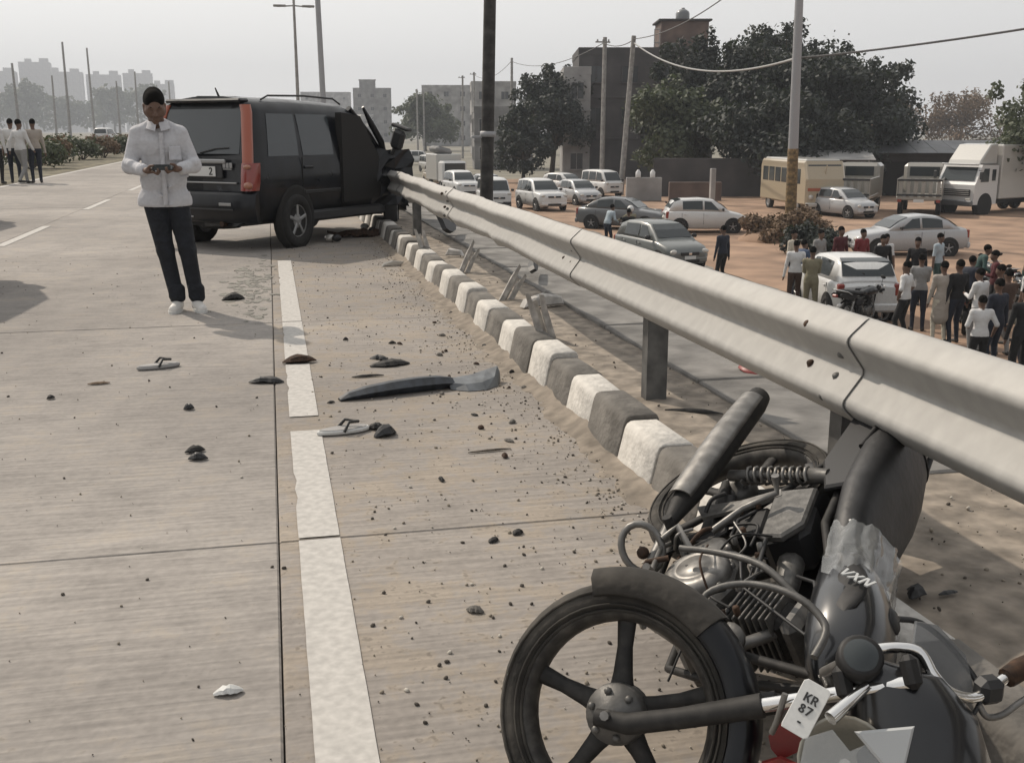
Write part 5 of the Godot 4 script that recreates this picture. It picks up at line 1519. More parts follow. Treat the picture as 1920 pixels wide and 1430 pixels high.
# ---------------------------------------------------------------- motorcycles
# own axes: x forwards, y up, z to the rider's right, origin on the ground under the rear axle
func bike_wheel(parent: Node3D, called: String, c: Vector3, dusty: bool, r := 0.30) -> MeshInstance3D:
	var tyre := MB.new()
	var prof := []
	for i in 14:
		var a := TAU * i / 14.0
		prof.append(Vector2(r - 0.043 + 0.043 * sin(a) * (1.0 if sin(a) > 0 else 0.75), 0.048 * cos(a)))
	tyre.lathe(c, Vector3(0, 0, 1), prof, 48, true)
	for s in [-1.0, 1.0]:
		for q in [[r - 0.022, 0.0445, 0.0035], [r - 0.055, 0.047, 0.003], [r - 0.068, 0.040, 0.004]]:
			var rp := []
			for i in 6: rp.append(Vector2(q[0] + cos(TAU * i / 6.0) * q[2], s * q[1] + sin(TAU * i / 6.0) * q[2]))
			tyre.lathe(c, Vector3(0, 0, 1), rp, 48, true)
	var o := part(called, tyre, M.dusty_rubber if dusty else M.rubber, parent)
	var rim := MB.new()
	rim.lathe(c, Vector3(0, 0, 1), [Vector2(r - 0.076, -0.036), Vector2(r - 0.064, -0.038), Vector2(r - 0.062, -0.03), Vector2(r - 0.074, 0.0), Vector2(r - 0.062, 0.03), Vector2(r - 0.064, 0.038), Vector2(r - 0.076, 0.036), Vector2(r - 0.092, 0.012), Vector2(r - 0.092, -0.012)], 48, true)
	part("rim", rim, M.rim_dusty if dusty else M.alloy, o)
	for k in 5:
		var a := TAU * (k + 0.28) / 5.0
		var dir := Vector3(cos(a), sin(a), 0)
		var tn := Vector3(-sin(a), cos(a), 0)
		var rings := []
		for q in [[0.035, 0.034, 0.020], [0.09, 0.024, 0.014], [0.15, 0.019, 0.012], [r - 0.085, 0.024, 0.014]]:
			rings.append(MB.ring(c + dir * q[0], tn, Vector3(0, 0, 1), q[1], q[2], 8, PI / 8))
		var sp := MB.new()
		sp.loft(rings)
		part("spoke", sp, M.dusty_black if dusty else M.alloy, o)
	var hub := MB.new()
	hub.lathe(c, Vector3(0, 0, 1), [Vector2(0.012, -0.075), Vector2(0.03, -0.07), Vector2(0.062, -0.045), Vector2(0.07, -0.02), Vector2(0.07, 0.03), Vector2(0.066, 0.05), Vector2(0.045, 0.058), Vector2(0.03, 0.075), Vector2(0.012, 0.08)], 24)
	for k in 6:
		var a := TAU * k / 6.0
		hub.lathe(c + Vector3(cos(a) * 0.052, sin(a) * 0.052, 0.05), Vector3(0, 0, 1), [Vector2(0.009, 0), Vector2(0.009, 0.012), Vector2(0.0, 0.013)], 6)
	part("hub", hub, M.engine_metal if dusty else M.alloy, o)
	return o

func arc_plate(c: Vector3, r: float, w: float, a0: float, a1: float, th := 0.006, droop := 0.02, n := 22) -> MB:
	# curved mudguard in the x-y plane round c; section bends down at its sides
	var rings := []
	for i in n + 1:
		var a := lerpf(a0, a1, float(i) / n)
		var d := Vector3(cos(a), sin(a), 0)
		var ring := PackedVector3Array()
		for q in [[-1.0, droop * 2.2], [-0.96, droop * 0.9], [-0.6, droop * 0.15], [0.0, 0.0], [0.6, droop * 0.15], [0.96, droop * 0.9], [1.0, droop * 2.2]]:
			ring.append(c + d * (r - q[1]) + Vector3(0, 0, q[0] * w * 0.5))
		for q in [[1.0, droop * 2.2], [0.9, droop], [0.6, droop * 0.25], [0.0, 0.0], [-0.6, droop * 0.25], [-0.9, droop], [-1.0, droop * 2.2]]:
			ring.append(c + d * (r - th - q[1]) + Vector3(0, 0, q[0] * (w * 0.5 - th)))
		rings.append(ring)
	return MB.new().shell(rings)

func make_bike(label: String, dusty: bool) -> Node3D:
	var t := thing("motorcycle", label, "motorcycle")
	var dark: Material = M.dusty_black if dusty else M.engine_black
	var rw := bike_wheel(t, "rear_wheel", Vector3(0, 0.30, 0) if not dusty else Vector3(-0.06, 0.325, 0.03), dusty, 0.30 if not dusty else 0.345)
	# frame
	var fr := MB.new()
	for s in [-1.0, 1.0]:
		fr.tube([Vector3(0.95, 0.80, s * 0.02), Vector3(0.78, 0.36, s * 0.07), Vector3(0.68, 0.21, s * 0.10), Vector3(0.34, 0.20, s * 0.11), Vector3(0.24, 0.36, s * 0.11), Vector3(0.20, 0.62, s * 0.10)], 0.014, 8)
		fr.tube([Vector3(0.96, 0.86, s * 0.02), Vector3(0.62, 0.76, s * 0.06), Vector3(0.30, 0.70, s * 0.09), Vector3(-0.28, 0.77, s * 0.10)], 0.014, 8)
		fr.tube([Vector3(0.22, 0.42, s * 0.11), Vector3(-0.16, 0.74, s * 0.10)], 0.011, 8)
	fr.tube([Vector3(0.93, 0.76, 0), Vector3(1.0, 0.93, 0)], 0.032, 10)
	part("frame", fr, dark, t)
	for s in [-1.0, 1.0]:
		part("swingarm", MB.new().tube([Vector3(0.27, 0.34, s * 0.10), Vector3(0.12, 0.32, s * 0.105), Vector3(-0.05, 0.30, s * 0.10)], [0.02, 0.022, 0.018], 8), dark, t)
		var sa := Vector3(-0.04, 0.33, s * 0.135)
		var sb := Vector3(0.07, 0.69, s * 0.125)
		var d := (sb - sa).normalized()
		part("shock_absorber", MB.new().tube([sa, sa.lerp(sb, 0.3), sa.lerp(sb, 0.31), sa.lerp(sb, 0.8), sa.lerp(sb, 0.81), sb], [0.02, 0.02, 0.012, 0.012, 0.028, 0.024], 10), M.engine_metal, t)
		var coil := []
		var u := d.cross(Vector3(0, 0, 1)).normalized()
		var v := d.cross(u)
		for i in 73:
			var a := TAU * 9.0 * i / 72.0
			coil.append(sa.lerp(sb, 0.16 + 0.66 * i / 72.0) + (u * cos(a) + v * sin(a)) * 0.029)
		part("spring", MB.new().tube(coil, 0.0062, 6), M.steel_worn if dusty else M.chrome, t)
	# mudguard, tail, lamps
	part("rear_mudguard", arc_plate(Vector3(0, 0.30, 0), 0.36, 0.15, deg_to_rad(30), deg_to_rad(118), 0.006, 0.03), M.black_plastic, t)
	part("tail_light", MB.new().box(Vector3(-0.44, 0.78, 0), Vector3(0.08, 0.07, 0.13), 0.02), M.lamp_red, t)
	# engine: crankcase, clutch cover, finned cylinder and head, carburettor
	var ck := MB.new()
	ck.prism(PackedVector2Array([Vector2(0.38, 0.27), Vector2(0.66, 0.25), Vector2(0.76, 0.32), Vector2(0.74, 0.42), Vector2(0.62, 0.48), Vector2(0.44, 0.47), Vector2(0.36, 0.38)]), Transform3D(Basis.IDENTITY, Vector3(0, 0, -0.13)), 0.26, 0.018)
	part("crankcase", ck, M.engine_metal, t)
	var cc := MB.new()
	cc.lathe(Vector3(0.56, 0.365, 0.125), Vector3(0, 0, 1), [Vector2(0.105, 0.0), Vector2(0.105, 0.022), Vector2(0.094, 0.038), Vector2(0.066, 0.046), Vector2(0.060, 0.040), Vector2(0.054, 0.047), Vector2(0.0, 0.050)], 28)
	part("clutch_cover", cc, M.steel_worn, t)
	var sm2 := MB.new()
	sm2.lathe(Vector3(0.44, 0.37, 0.125), Vector3(0, 0, 1), [Vector2(0.07, 0.0), Vector2(0.068, 0.02), Vector2(0.05, 0.03), Vector2(0.0, 0.032)], 20)
	for k in 7:
		var a := TAU * k / 7.0
		sm2.lathe(Vector3(0.56 + cos(a) * 0.108, 0.365 + sin(a) * 0.108, 0.13), Vector3(0, 0, 1), [Vector2(0.009, 0), Vector2(0.009, 0.014), Vector2(0, 0.015)], 6)
	part("engine_side_cover", sm2, M.engine_metal, t)
	var cyl := Basis(Vector3(0, 0, 1), deg_to_rad(-18))
	for k in 8:
		part("cooling_fin", MB.new().box(Vector3(0.64, 0.46, 0) + cyl * Vector3(0.0, 0.025 + 0.021 * k, 0), Vector3(0.17 - 0.004 * k, 0.007, 0.19), 0.002, cyl), M.engine_metal, t)
	part("cylinder", MB.new().box(Vector3(0.64, 0.46, 0) + cyl * Vector3(0, 0.10, 0), Vector3(0.12, 0.2, 0.14), 0.02, cyl), dark, t)
	part("cylinder_head", MB.new().box(Vector3(0.64, 0.46, 0) + cyl * Vector3(0, 0.225, 0), Vector3(0.15, 0.07, 0.16), 0.025, cyl), M.engine_metal, t)
	part("carburettor", MB.new().tube([Vector3(0.60, 0.60, 0.02), Vector3(0.50, 0.60, 0.03), Vector3(0.40, 0.59, 0.03)], [0.026, 0.036, 0.042], 10), M.engine_metal, t)
	var cb := MB.new()
	cb.tube([Vector3(0.52, 0.64, 0.06), Vector3(0.62, 0.72, 0.10), Vector3(0.80, 0.76, 0.08), Vector3(0.95, 0.86, 0.05)], 0.006, 6)
	cb.tube([Vector3(0.36, 0.50, 0.13), Vector3(0.44, 0.56, 0.15), Vector3(0.60, 0.56, 0.14), Vector3(0.72, 0.48, 0.10)], 0.007, 6)
	cb.tube([Vector3(0.46, 0.44, 0.14), Vector3(0.52, 0.50, 0.16), Vector3(0.64, 0.52, 0.13), Vector3(0.90, 0.80, 0.06)], 0.005, 6)
	cb.tube([Vector3(0.20, 0.48, 0.12), Vector3(0.30, 0.44, 0.15), Vector3(0.38, 0.43, 0.14)], 0.006, 6)
	part("cable", cb, M.black_plastic, t)
	part("air_box", MB.new().box(Vector3(0.27, 0.58, 0.04), Vector3(0.20, 0.16, 0.16), 0.03), M.black_plastic, t)
	part("side_cover", MB.new().prism(PackedVector2Array([Vector2(0.14, 0.53), Vector2(0.40, 0.53), Vector2(0.42, 0.60), Vector2(0.36, 0.66), Vector2(0.16, 0.67)]), Transform3D(Basis.IDENTITY, Vector3(0, 0, 0.115)), 0.03, 0.008), M.engine_metal if dusty else M.black_plastic, t)
	part("side_cover", MB.new().prism(PackedVector2Array([Vector2(0.14, 0.53), Vector2(0.40, 0.53), Vector2(0.42, 0.60), Vector2(0.36, 0.66), Vector2(0.16, 0.67)]), Transform3D(Basis.IDENTITY, Vector3(0, 0, -0.145)), 0.03, 0.008), M.black_plastic, t)
	# pedals, pegs, kick lever
	part("kick_lever", MB.new().tube([Vector3(0.36, 0.37, 0.16), Vector3(0.30, 0.47, 0.19), Vector3(0.24, 0.57, 0.19), Vector3(0.24, 0.585, 0.25)], [0.012, 0.010, 0.010, 0.013], 8), M.chrome if not dusty else M.steel_worn, t)
	part("brake_pedal", MB.new().tube([Vector3(0.34, 0.26, 0.14), Vector3(0.46, 0.235, 0.19), Vector3(0.60, 0.25, 0.20), Vector3(0.64, 0.26, 0.24)], [0.008, 0.008, 0.008, 0.012], 8), M.steel_worn, t)
	for s in [-1.0, 1.0]:
		part("foot_peg", MB.new().tube([Vector3(0.40, 0.26, s * 0.13), Vector3(0.40, 0.265, s * 0.26)], [0.014, 0.017], 8), M.rubber, t)
	# exhaust on the right
	var ex := MB.new()
	ex.tube([Vector3(0.74, 0.60, 0.03), Vector3(0.82, 0.52, 0.06), Vector3(0.82, 0.36, 0.10), Vector3(0.74, 0.235, 0.14), Vector3(0.55, 0.205, 0.165), Vector3(0.30, 0.225, 0.19)], 0.0185, 10)
	part("exhaust_pipe", ex, M.steel_worn, t)
	var mf := MB.new()
	mf.tube([Vector3(0.32, 0.222, 0.19), Vector3(0.24, 0.24, 0.20), Vector3(0.16, 0.262, 0.21), Vector3(-0.10, 0.33, 0.232), Vector3(-0.34, 0.393, 0.248), Vector3(-0.39, 0.406, 0.252), Vector3(-0.405, 0.41, 0.253)], [0.02, 0.034, 0.046, 0.050, 0.047, 0.04, 0.022], 16)
	part("muffler", mf, M.dusty_black if dusty else M.chrome, t)
	var sh := MB.new()
	var rings := []
	for i in 9:
		var f := i / 8.0
		var c := Vector3(0.22, 0.247, 0.203).lerp(Vector3(-0.34, 0.393, 0.248), f)
		var ax := Vector3(-0.56, 0.146, 0.045).normalized()
		var u := Vector3(0, 0, 1)
		u = (u - ax * u.dot(ax)).normalized()
		var v := ax.cross(u)
		var rr := 0.046 + 0.011 * sin(f * PI) + 0.004
		var ring := PackedVector3Array()
		for q in 9: ring.append(c + (u * cos(lerpf(-1.1, 1.1, q / 8.0)) + v * sin(lerpf(-1.1, 1.1, q / 8.0))) * (rr + 0.006))
		for q in 9: ring.append(c + (u * cos(lerpf(1.1, -1.1, q / 8.0)) + v * sin(lerpf(1.1, -1.1, q / 8.0))) * (rr + 0.001))
		rings.append(ring)
	sh.shell(rings)
	part("heat_shield", sh, M.steel_worn if dusty else M.chrome, t)
	# tank
	var tk := MB.new()
	rings = []
	for q in [[0.40, 0.03, 0.735, 0.035], [0.43, 0.075, 0.745, 0.065], [0.50, 0.105, 0.765, 0.085], [0.60, 0.128, 0.785, 0.105], [0.72, 0.142, 0.80, 0.118], [0.83, 0.135, 0.805, 0.115], [0.90, 0.105, 0.80, 0.095], [0.94, 0.06, 0.795, 0.06], [0.95, 0.02, 0.79, 0.025]]:
		var ring := PackedVector3Array()
		for j in 20:
			var a := TAU * j / 20.0
			var cx := signf(cos(a)) * pow(absf(cos(a)), 0.8)
			var sy := signf(sin(a)) * pow(absf(sin(a)), 0.85)
			ring.append(Vector3(q[0] - 0.02 * sy, q[2] + sy * q[3] * (1.0 if sy > 0 else 0.85), cx * q[1]))
		rings.append(ring)
	tk.loft(rings)
	var tank := part("tank", tk, M.tank_paint, t)
	part("filler_cap", MB.new().lathe(Vector3(0.70, 0.905, 0), Vector3(-0.05, 1, 0), [Vector2(0.036, 0.0), Vector2(0.036, 0.012), Vector2(0.026, 0.02), Vector2(0, 0.021)], 16), M.black_plastic, tank)
	# seat, grab rail, tail panels
	var se := MB.new()
	rings = []
	var fat := 1.2 if dusty else 1.0
	for q in [[0.50, 0.06, 0.775, 0.03], [0.46, 0.10, 0.785, 0.045], [0.34, 0.128, 0.79, 0.05], [0.18, 0.140, 0.80, 0.055], [0.06, 0.142, 0.822, 0.062], [-0.08, 0.138, 0.84, 0.062], [-0.22, 0.122, 0.855, 0.056], [-0.31, 0.095, 0.865, 0.046], [-0.345, 0.05, 0.868, 0.03]]:
		var ring := PackedVector3Array()
		for j in 18:
			var a := TAU * j / 18.0
			var cx := signf(cos(a)) * pow(absf(cos(a)), 0.65)
			var sy := signf(sin(a)) * pow(absf(sin(a)), 0.75)
			ring.append(Vector3(q[0], q[2] + sy * q[3] * fat, cx * q[1] * fat))
		rings.append(ring)
	se.loft(rings)
	var seat := part("seat", se, M.seat_vinyl, t)
	for x in [0.47, -0.24]:
		var wt: float = 0.098 if x > 0 else 0.12
		var yy: float = 0.787 if x > 0 else 0.857
		var hh: float = 0.047 if x > 0 else 0.056
		var pts := []
		for j in 15:
			var a := PI * j / 14.0
			pts.append(Vector3(x, yy + pow(sin(a), 0.75) * hh * fat, signf(cos(a)) * pow(absf(cos(a)), 0.65) * wt * fat))
		part("seam", MB.new().tube(pts, 0.004, 5, false), M.engine_black, seat)
	for s in [-1.0, 1.0]:
		part("tail_panel", MB.new().prism(PackedVector2Array([Vector2(0.16, 0.69), Vector2(-0.02, 0.66), Vector2(-0.36, 0.74), Vector2(-0.43, 0.80), Vector2(-0.36, 0.84), Vector2(-0.10, 0.80), Vector2(0.16, 0.765)]), Transform3D(Basis.IDENTITY, Vector3(0, 0, s * 0.128 - 0.012)), 0.024, 0.008), M.black_plastic, t)
	part("grab_rail", MB.new().tube([Vector3(-0.04, 0.79, 0.15), Vector3(-0.20, 0.86, 0.165), Vector3(-0.40, 0.91, 0.12), Vector3(-0.45, 0.92, 0.0), Vector3(-0.40, 0.91, -0.12), Vector3(-0.20, 0.86, -0.165), Vector3(-0.04, 0.79, -0.15)], 0.011, 8), M.engine_black if dusty else M.chrome, t)
	return t

# front end in its own frame: origin the axle, y up the fork, z to the rider's right
func fork_parts(t: Node3D, f: Transform3D, dusty: bool) -> void:
	var add := func(called: String, b: MB, m: Material, p: Node3D = t) -> MeshInstance3D:
		var o := part(called, b, m, p)
		o.transform = f
		return o
	var w := bike_wheel(t, "front_wheel", Vector3.ZERO, dusty)
	w.transform = f
	for s in [-1.0, 1.0]:
		add.call("fork_leg", MB.new().tube([Vector3(-0.0, -0.03, s * 0.082), Vector3(0.025, 0.04, s * 0.086), Vector3(0.03, 0.16, s * 0.086), Vector3(0.03, 0.345, s * 0.086)], [0.020, 0.024, 0.023, 0.026], 12), M.dusty_black if dusty else M.alloy)
		add.call("fork_tube", MB.new().tube([Vector3(0.03, 0.345, s * 0.086), Vector3(0.03, 0.66, s * 0.086)], 0.0155, 12), M.chrome)
	add.call("axle", MB.new().tube([Vector3(0, 0, -0.115), Vector3(0, 0, 0.115)], 0.011, 8), M.steel_worn)
	add.call("fender", arc_plate(Vector3.ZERO, 0.325, 0.13, deg_to_rad(28), deg_to_rad(152), 0.005, 0.026), M.navy_paint if dusty else M.tank_paint)
	for y in [0.52, 0.655]:
		add.call("fork_clamp", MB.new().box(Vector3(0.01, y, 0), Vector3(0.07, 0.035, 0.23), 0.012), M.engine_black)

func upright_front() -> Transform3D:
	var y := Vector3(-sin(0.46), cos(0.46), 0)
	return Transform3D(Basis(y.cross(Vector3(0, 0, 1)), y, Vector3(0, 0, 1)), Vector3(1.25, 0.30, 0))

func build_motorcycles() -> void:
	# parked ones: one is built upright, then copied
	var p := make_bike("dark motorcycle parked beside the crowd at the white hatchback's tail", false)
	p.set_meta("group", "parked motorcycles")
	var f := upright_front()
	fork_parts(p, f, false)
	var hb := MB.new()
	hb.tube([Vector3(-0.11, 0.78, -0.36), Vector3(-0.05, 0.78, -0.24), Vector3(0.0, 0.72, -0.10), Vector3(0.0, 0.70, 0.0), Vector3(0.0, 0.72, 0.10), Vector3(-0.05, 0.78, 0.24), Vector3(-0.11, 0.78, 0.36)], 0.011, 8)
	part("handlebar", hb, M.chrome, p).transform = f
	part("headlight", MB.new().ball(Vector3(0.12, 0.56, 0), Vector3(0.10, 0.10, 0.11)), M.tank_paint, p).transform = f
	part("headlight_glass", MB.new().ball(Vector3(0.17, 0.55, 0), Vector3(0.06, 0.085, 0.09)), M.lamp_clear, p).transform = f
	for s in [-1.0, 1.0]:
		var mi := MB.new()
		mi.tube([Vector3(-0.05, 0.78, s * 0.22), Vector3(-0.02, 0.92, s * 0.27)], 0.006, 6)
		mi.ball(Vector3(-0.02, 0.96, s * 0.29), Vector3(0.02, 0.05, 0.07))
		part("mirror", mi, M.black_plastic, p).transform = f
	var lab := ["dark motorcycle parked at the rail side of the white hatchback's tail", "motorcycle parked in the row at the right edge, first from the left", "motorcycle parked in the row at the right edge, second from the left", "motorcycle parked in the row at the right edge, third from the left", "motorcycle parked in the row at the right edge, farthest back", "motorcycle parked in the row at the right edge, fourth from the left", "motorcycle parked among the men at the right edge, nearest the rail", "red motorcycle parked left of the white hatchback's tail end, at the lot edge"]
	var spots := [[Vector3(12.75, -3, -21.9), 0.35], [Vector3(15.8, -3, -22.0), 1.2], [Vector3(16.8, -3, -22.0), 1.35], [Vector3(17.7, -3, -22.2), 1.15], [Vector3(18.9, -3, -24.6), 1.5], [Vector3(16.9, -3, -20.6), 1.3], [Vector3(14.9, -3, -20.6), 0.9], [Vector3(17.6, -3, -47.2), 0.6]]
	p.transform = Transform3D(Basis(Vector3.UP, spots[0][1]), spots[0][0])
	p.set_meta("label", lab[0])
	for k in range(1, 8):
		var c := dup(p, lab[k], spots[k][0], spots[k][1], "parked motorcycles")
		if k == 7: repaint(c, "tank", M.red_paint)
	# the wrecked one, lying on its left side across the kerb
	var t := make_bike("wrecked dusty black motorcycle lying on its side across the kerb in front", true)
	t.name = numbered("wrecked_motorcycle")
	var fw := Vector3(-0.569, -0.239, 0.787).normalized()
	var up := Vector3(0.714, 0.331, 0.617)
	up = (up - fw * up.dot(fw)).normalized()
	var rt := fw.cross(up)
	t.transform = Transform3D(Basis(fw * 0.84, up * 0.84, rt * 0.84), Vector3(1.094, 0.2216, -2.892))
	var inv := t.transform.affine_inverse()
	# twisted front end, placed by its own frame
	var hub := Vector3(0.655, 0.222, -1.905)
	var fy := (Vector3(1.09, 0.395, -1.66) - hub).normalized()
	var fz := Vector3(-0.56, 0.427, 0.711)
	fz = (fz - fy * fz.dot(fy)).normalized()
	var wf := Transform3D(Basis(fy.cross(fz) * 0.9, fy * 0.9, fz * 0.9), hub)
	fork_parts(t, inv * wf, true)
	var w := func(called: String, b: MB, m: Material, p2: Node3D = t) -> MeshInstance3D:
		var o := part(called, b, m, p2)
		o.transform = inv if p2 == t else Transform3D.IDENTITY
		return o
	# dusty front flap of the fender, bent outwards
	var fl := arc_plate(Vector3.ZERO, 0.335, 0.15, deg_to_rad(120), deg_to_rad(178), 0.006, 0.03)
	part("fender_flap", fl, M.dusty_rubber, t).transform = inv * wf
	# handlebar, grip, levers
	w.call("handlebar", MB.new().tube(smooth([Vector3(1.03, 0.435, -1.66), Vector3(1.085, 0.455, -1.64), Vector3(1.142, 0.452, -1.622), Vector3(1.160, 0.415, -1.592), Vector3(1.185, 0.388, -1.572), Vector3(1.233, 0.378, -1.563), Vector3(1.294, 0.398, -1.576), Vector3(1.325, 0.405, -1.583)]), 0.0105, 10), M.chrome)
	w.call("grip", MB.new().tube([Vector3(1.305, 0.400, -1.578), Vector3(1.34, 0.41, -1.587), Vector3(1.42, 0.425, -1.60)], [0.019, 0.021, 0.019], 10), M.rust)
	w.call("switch_box", MB.new().box(Vector3(1.262, 0.386, -1.57), Vector3(0.05, 0.05, 0.045), 0.012), M.black_plastic)
	w.call("brake_lever", MB.new().tube(smooth([Vector3(1.235, 0.365, -1.558), Vector3(1.249, 0.343, -1.550), Vector3(1.279, 0.345, -1.546), Vector3(1.318, 0.368, -1.546), Vector3(1.40, 0.39, -1.56)]), 0.0065, 8), M.steel_worn)
	w.call("cable", MB.new().tube([Vector3(1.24, 0.37, -1.56), Vector3(1.21, 0.33, -1.55), Vector3(1.15, 0.335, -1.56), Vector3(1.08, 0.38, -1.60)], 0.005, 6), M.black_plastic)
	w.call("left_handlebar", MB.new().tube([Vector3(1.03, 0.43, -1.66), Vector3(1.02, 0.36, -1.74), Vector3(1.08, 0.27, -1.80), Vector3(1.12, 0.20, -1.90)], 0.0105, 8), M.steel_worn)
	# instrument cluster and headlamp fairing, turned down to the road
	w.call("instrument", MB.new().lathe(Vector3(1.022, 0.45, -1.622), Vector3(-0.25, 0.75, 0.6), [Vector2(0.03, -0.05), Vector2(0.042, -0.02), Vector2(0.042, 0.012), Vector2(0.036, 0.018), Vector2(0.0, 0.012)], 20), M.engine_black)
	w.call("instrument_glass", MB.new().lathe(Vector3(1.022, 0.45, -1.622), Vector3(-0.25, 0.75, 0.6), [Vector2(0.034, 0.016), Vector2(0.02, 0.024), Vector2(0.0, 0.026)], 20), M.car_glass)
	var fa := MB.new()
	var fr := []
	for q in [[Vector3(1.05, 0.43, -1.655), 0.03, 0.04], [Vector3(1.10, 0.405, -1.625), 0.085, 0.065], [Vector3(1.115, 0.345, -1.585), 0.115, 0.085], [Vector3(1.115, 0.275, -1.55), 0.125, 0.09], [Vector3(1.10, 0.20, -1.51), 0.11, 0.085], [Vector3(1.085, 0.145, -1.49), 0.06, 0.05]]:
		fr.append(MB.ring(q[0], Vector3(0.9, 0.05, 0.35).normalized(), Vector3(-0.33, 0.35, 0.86).normalized(), q[1], q[2], 16))
	fa.loft(fr)
	w.call("headlamp_fairing", fa, M.fairing_black)
	var la := Vector3(-0.40, 0.60, 0.70).normalized()
	var lp := Vector3(0.955, 0.295, -1.535)
	w.call("headlamp_reflector", MB.new().lathe(lp, la, [Vector2(0.0, -0.05), Vector2(0.03, -0.045), Vector2(0.06, -0.02), Vector2(0.078, 0.01), Vector2(0.084, 0.012), Vector2(0.084, 0.004), Vector2(0.066, -0.026), Vector2(0.034, -0.053), Vector2(0.0, -0.058)], 22), M.reflector)
	w.call("headlamp_bulb", MB.new().tube([lp - la * 0.045, lp - la * 0.012], [0.009, 0.011], 8), M.lamp_clear)
	w.call("headlamp_glass", MB.new().prism(PackedVector2Array([Vector2(-0.082, 0.0), Vector2(-0.06, 0.052), Vector2(-0.01, 0.06), Vector2(0.012, 0.02), Vector2(0.05, 0.03), Vector2(0.078, -0.02), Vector2(0.03, -0.075), Vector2(-0.04, -0.07)]), xf_of(lp + la * 0.008, Vector3(0.9, 0.2, 0.3), Vector3(0.05, 0.86, -0.5)), 0.005, 0.001), M.clear_plastic)
	w.call("broken_shell", MB.new().prism(PackedVector2Array([Vector2(-0.05, 0.035), Vector2(0.055, 0.04), Vector2(0.02, -0.05), Vector2(-0.012, -0.02)]), xf_of(Vector3(1.02, 0.325, -1.515), Vector3(0.93, 0.12, 0.33), Vector3(0.12, 0.86, -0.48)), 0.012, 0.004), M.sticker_grey)
	w.call("headlamp_bracket", MB.new().tube([Vector3(0.925, 0.384, -1.545), Vector3(0.97, 0.40, -1.563), Vector3(1.018, 0.412, -1.588)], [0.013, 0.0115, 0.009], 10), M.chrome)
	w.call("visor", MB.new().prism(PackedVector2Array([Vector2(-0.065, 0.045), Vector2(-0.02, 0.062), Vector2(0.05, 0.035), Vector2(0.085, -0.03), Vector2(0.045, -0.045), Vector2(-0.055, -0.03)]), xf_of(Vector3(1.192, 0.425, -1.63), Vector3(0.85, -0.5, 0.3), Vector3(0.3, 0.72, -0.62)), 0.008, 0.002), M.smoke_plastic)
	w.call("visor_edge", MB.new().tube(smooth([Vector3(1.138, 0.487, -1.686), Vector3(1.185, 0.476, -1.68), Vector3(1.228, 0.44, -1.65), Vector3(1.256, 0.395, -1.608), Vector3(1.258, 0.37, -1.585)]), 0.006, 6), M.black_plastic)
	# registration plate on the fender stay
	var px := xf_of(Vector3(0.910, 0.371, -1.605), Vector3(0.032, -0.014, 0.032), Vector3(0.04, 0.063, -0.027))
	var pz := px.basis.z
	var pl: MeshInstance3D = w.call("number_plate", MB.new().prism(PackedVector2Array([Vector2(-0.024, -0.05), Vector2(0.02, -0.05), Vector2(0.026, -0.044), Vector2(0.026, 0.044), Vector2(0.02, 0.05), Vector2(-0.02, 0.05), Vector2(-0.026, 0.044), Vector2(-0.026, -0.044)]), Transform3D(px.basis, px.origin - pz * 0.002), 0.004, 0.001), M.plate_white)
	for k in [["KR", 0.017, 0.019], ["87", 0.017, -0.003], ["-", 0.02, -0.026]]:
		var tm := put("plate_text", text_mesh(k[0], k[1] * 1.35, 0.002), M.print_black, pl)
		tm.transform = Transform3D(px.basis, px.origin + px.basis.y * k[2] + pz * 0.0026)
	w.call("plate_stay", MB.new().tube([Vector3(0.885, 0.385, -1.64), Vector3(0.872, 0.33, -1.64), Vector3(0.868, 0.30, -1.65)], 0.006, 6), M.steel_worn)
	# red broken fairing pieces under the plate
	rng.seed = 61
	for k in 4:
		var poly := PackedVector2Array()
		for i in 8:
			var a := TAU * i / 8.0
			poly.append(Vector2(cos(a) * 0.055, sin(a) * 0.035) * rng.randf_range(0.6, 1.25))
		w.call("broken_fairing", MB.new().prism(poly, xf_of([Vector3(0.935, 0.255, -1.69), Vector3(0.905, 0.205, -1.66), Vector3(0.945, 0.20, -1.63), Vector3(0.90, 0.16, -1.63)][k], Vector3(0.6, 0.5 - 0.3 * k, 0.4), Vector3(-0.3, 0.7, -0.4 + 0.1 * k)), 0.012, 0.004), M.red_paint if k < 3 else M.lamp_clear)
	# bent crash bar loop at the low side, its bolt, and a loose lever
	var lc := Vector3(0.905, 0.335, -2.49)
	var loop := []
	for i in 20:
		var a := TAU * i / 20.0
		loop.append(lc + Vector3(0.92, -0.1, 0.38).normalized() * cos(a) * 0.055 + Vector3(0.05, 0.92, -0.3).normalized() * sin(a) * 0.062)
	w.call("crash_bar", MB.new().tube(loop, 0.010, 8, false, true), M.steel_worn)
	w.call("crash_bar", MB.new().tube([lc + Vector3(0.05, 0.03, 0.02), Vector3(0.99, 0.40, -2.46), Vector3(1.02, 0.33, -2.40)], 0.010, 8), M.steel_worn)
	w.call("crash_bar_bolt", MB.new().ball(lc + Vector3(0.0, -0.01, 0.01), Vector3(0.017, 0.017, 0.017)), M.rust)
	w.call("bent_lever", MB.new().tube([Vector3(0.90, 0.27, -2.44), Vector3(0.88, 0.285, -2.43), Vector3(0.895, 0.325, -2.42), Vector3(0.945, 0.34, -2.40)], 0.008, 8), M.rust)
	# long frame rails exposed on the upper side
	w.call("foot_rest_bar", MB.new().tube(smooth([Vector3(0.955, 0.385, -2.35), Vector3(1.02, 0.40, -2.27), Vector3(1.08, 0.41, -2.15), Vector3(1.12, 0.37, -2.05)]), 0.009, 8), M.engine_metal)
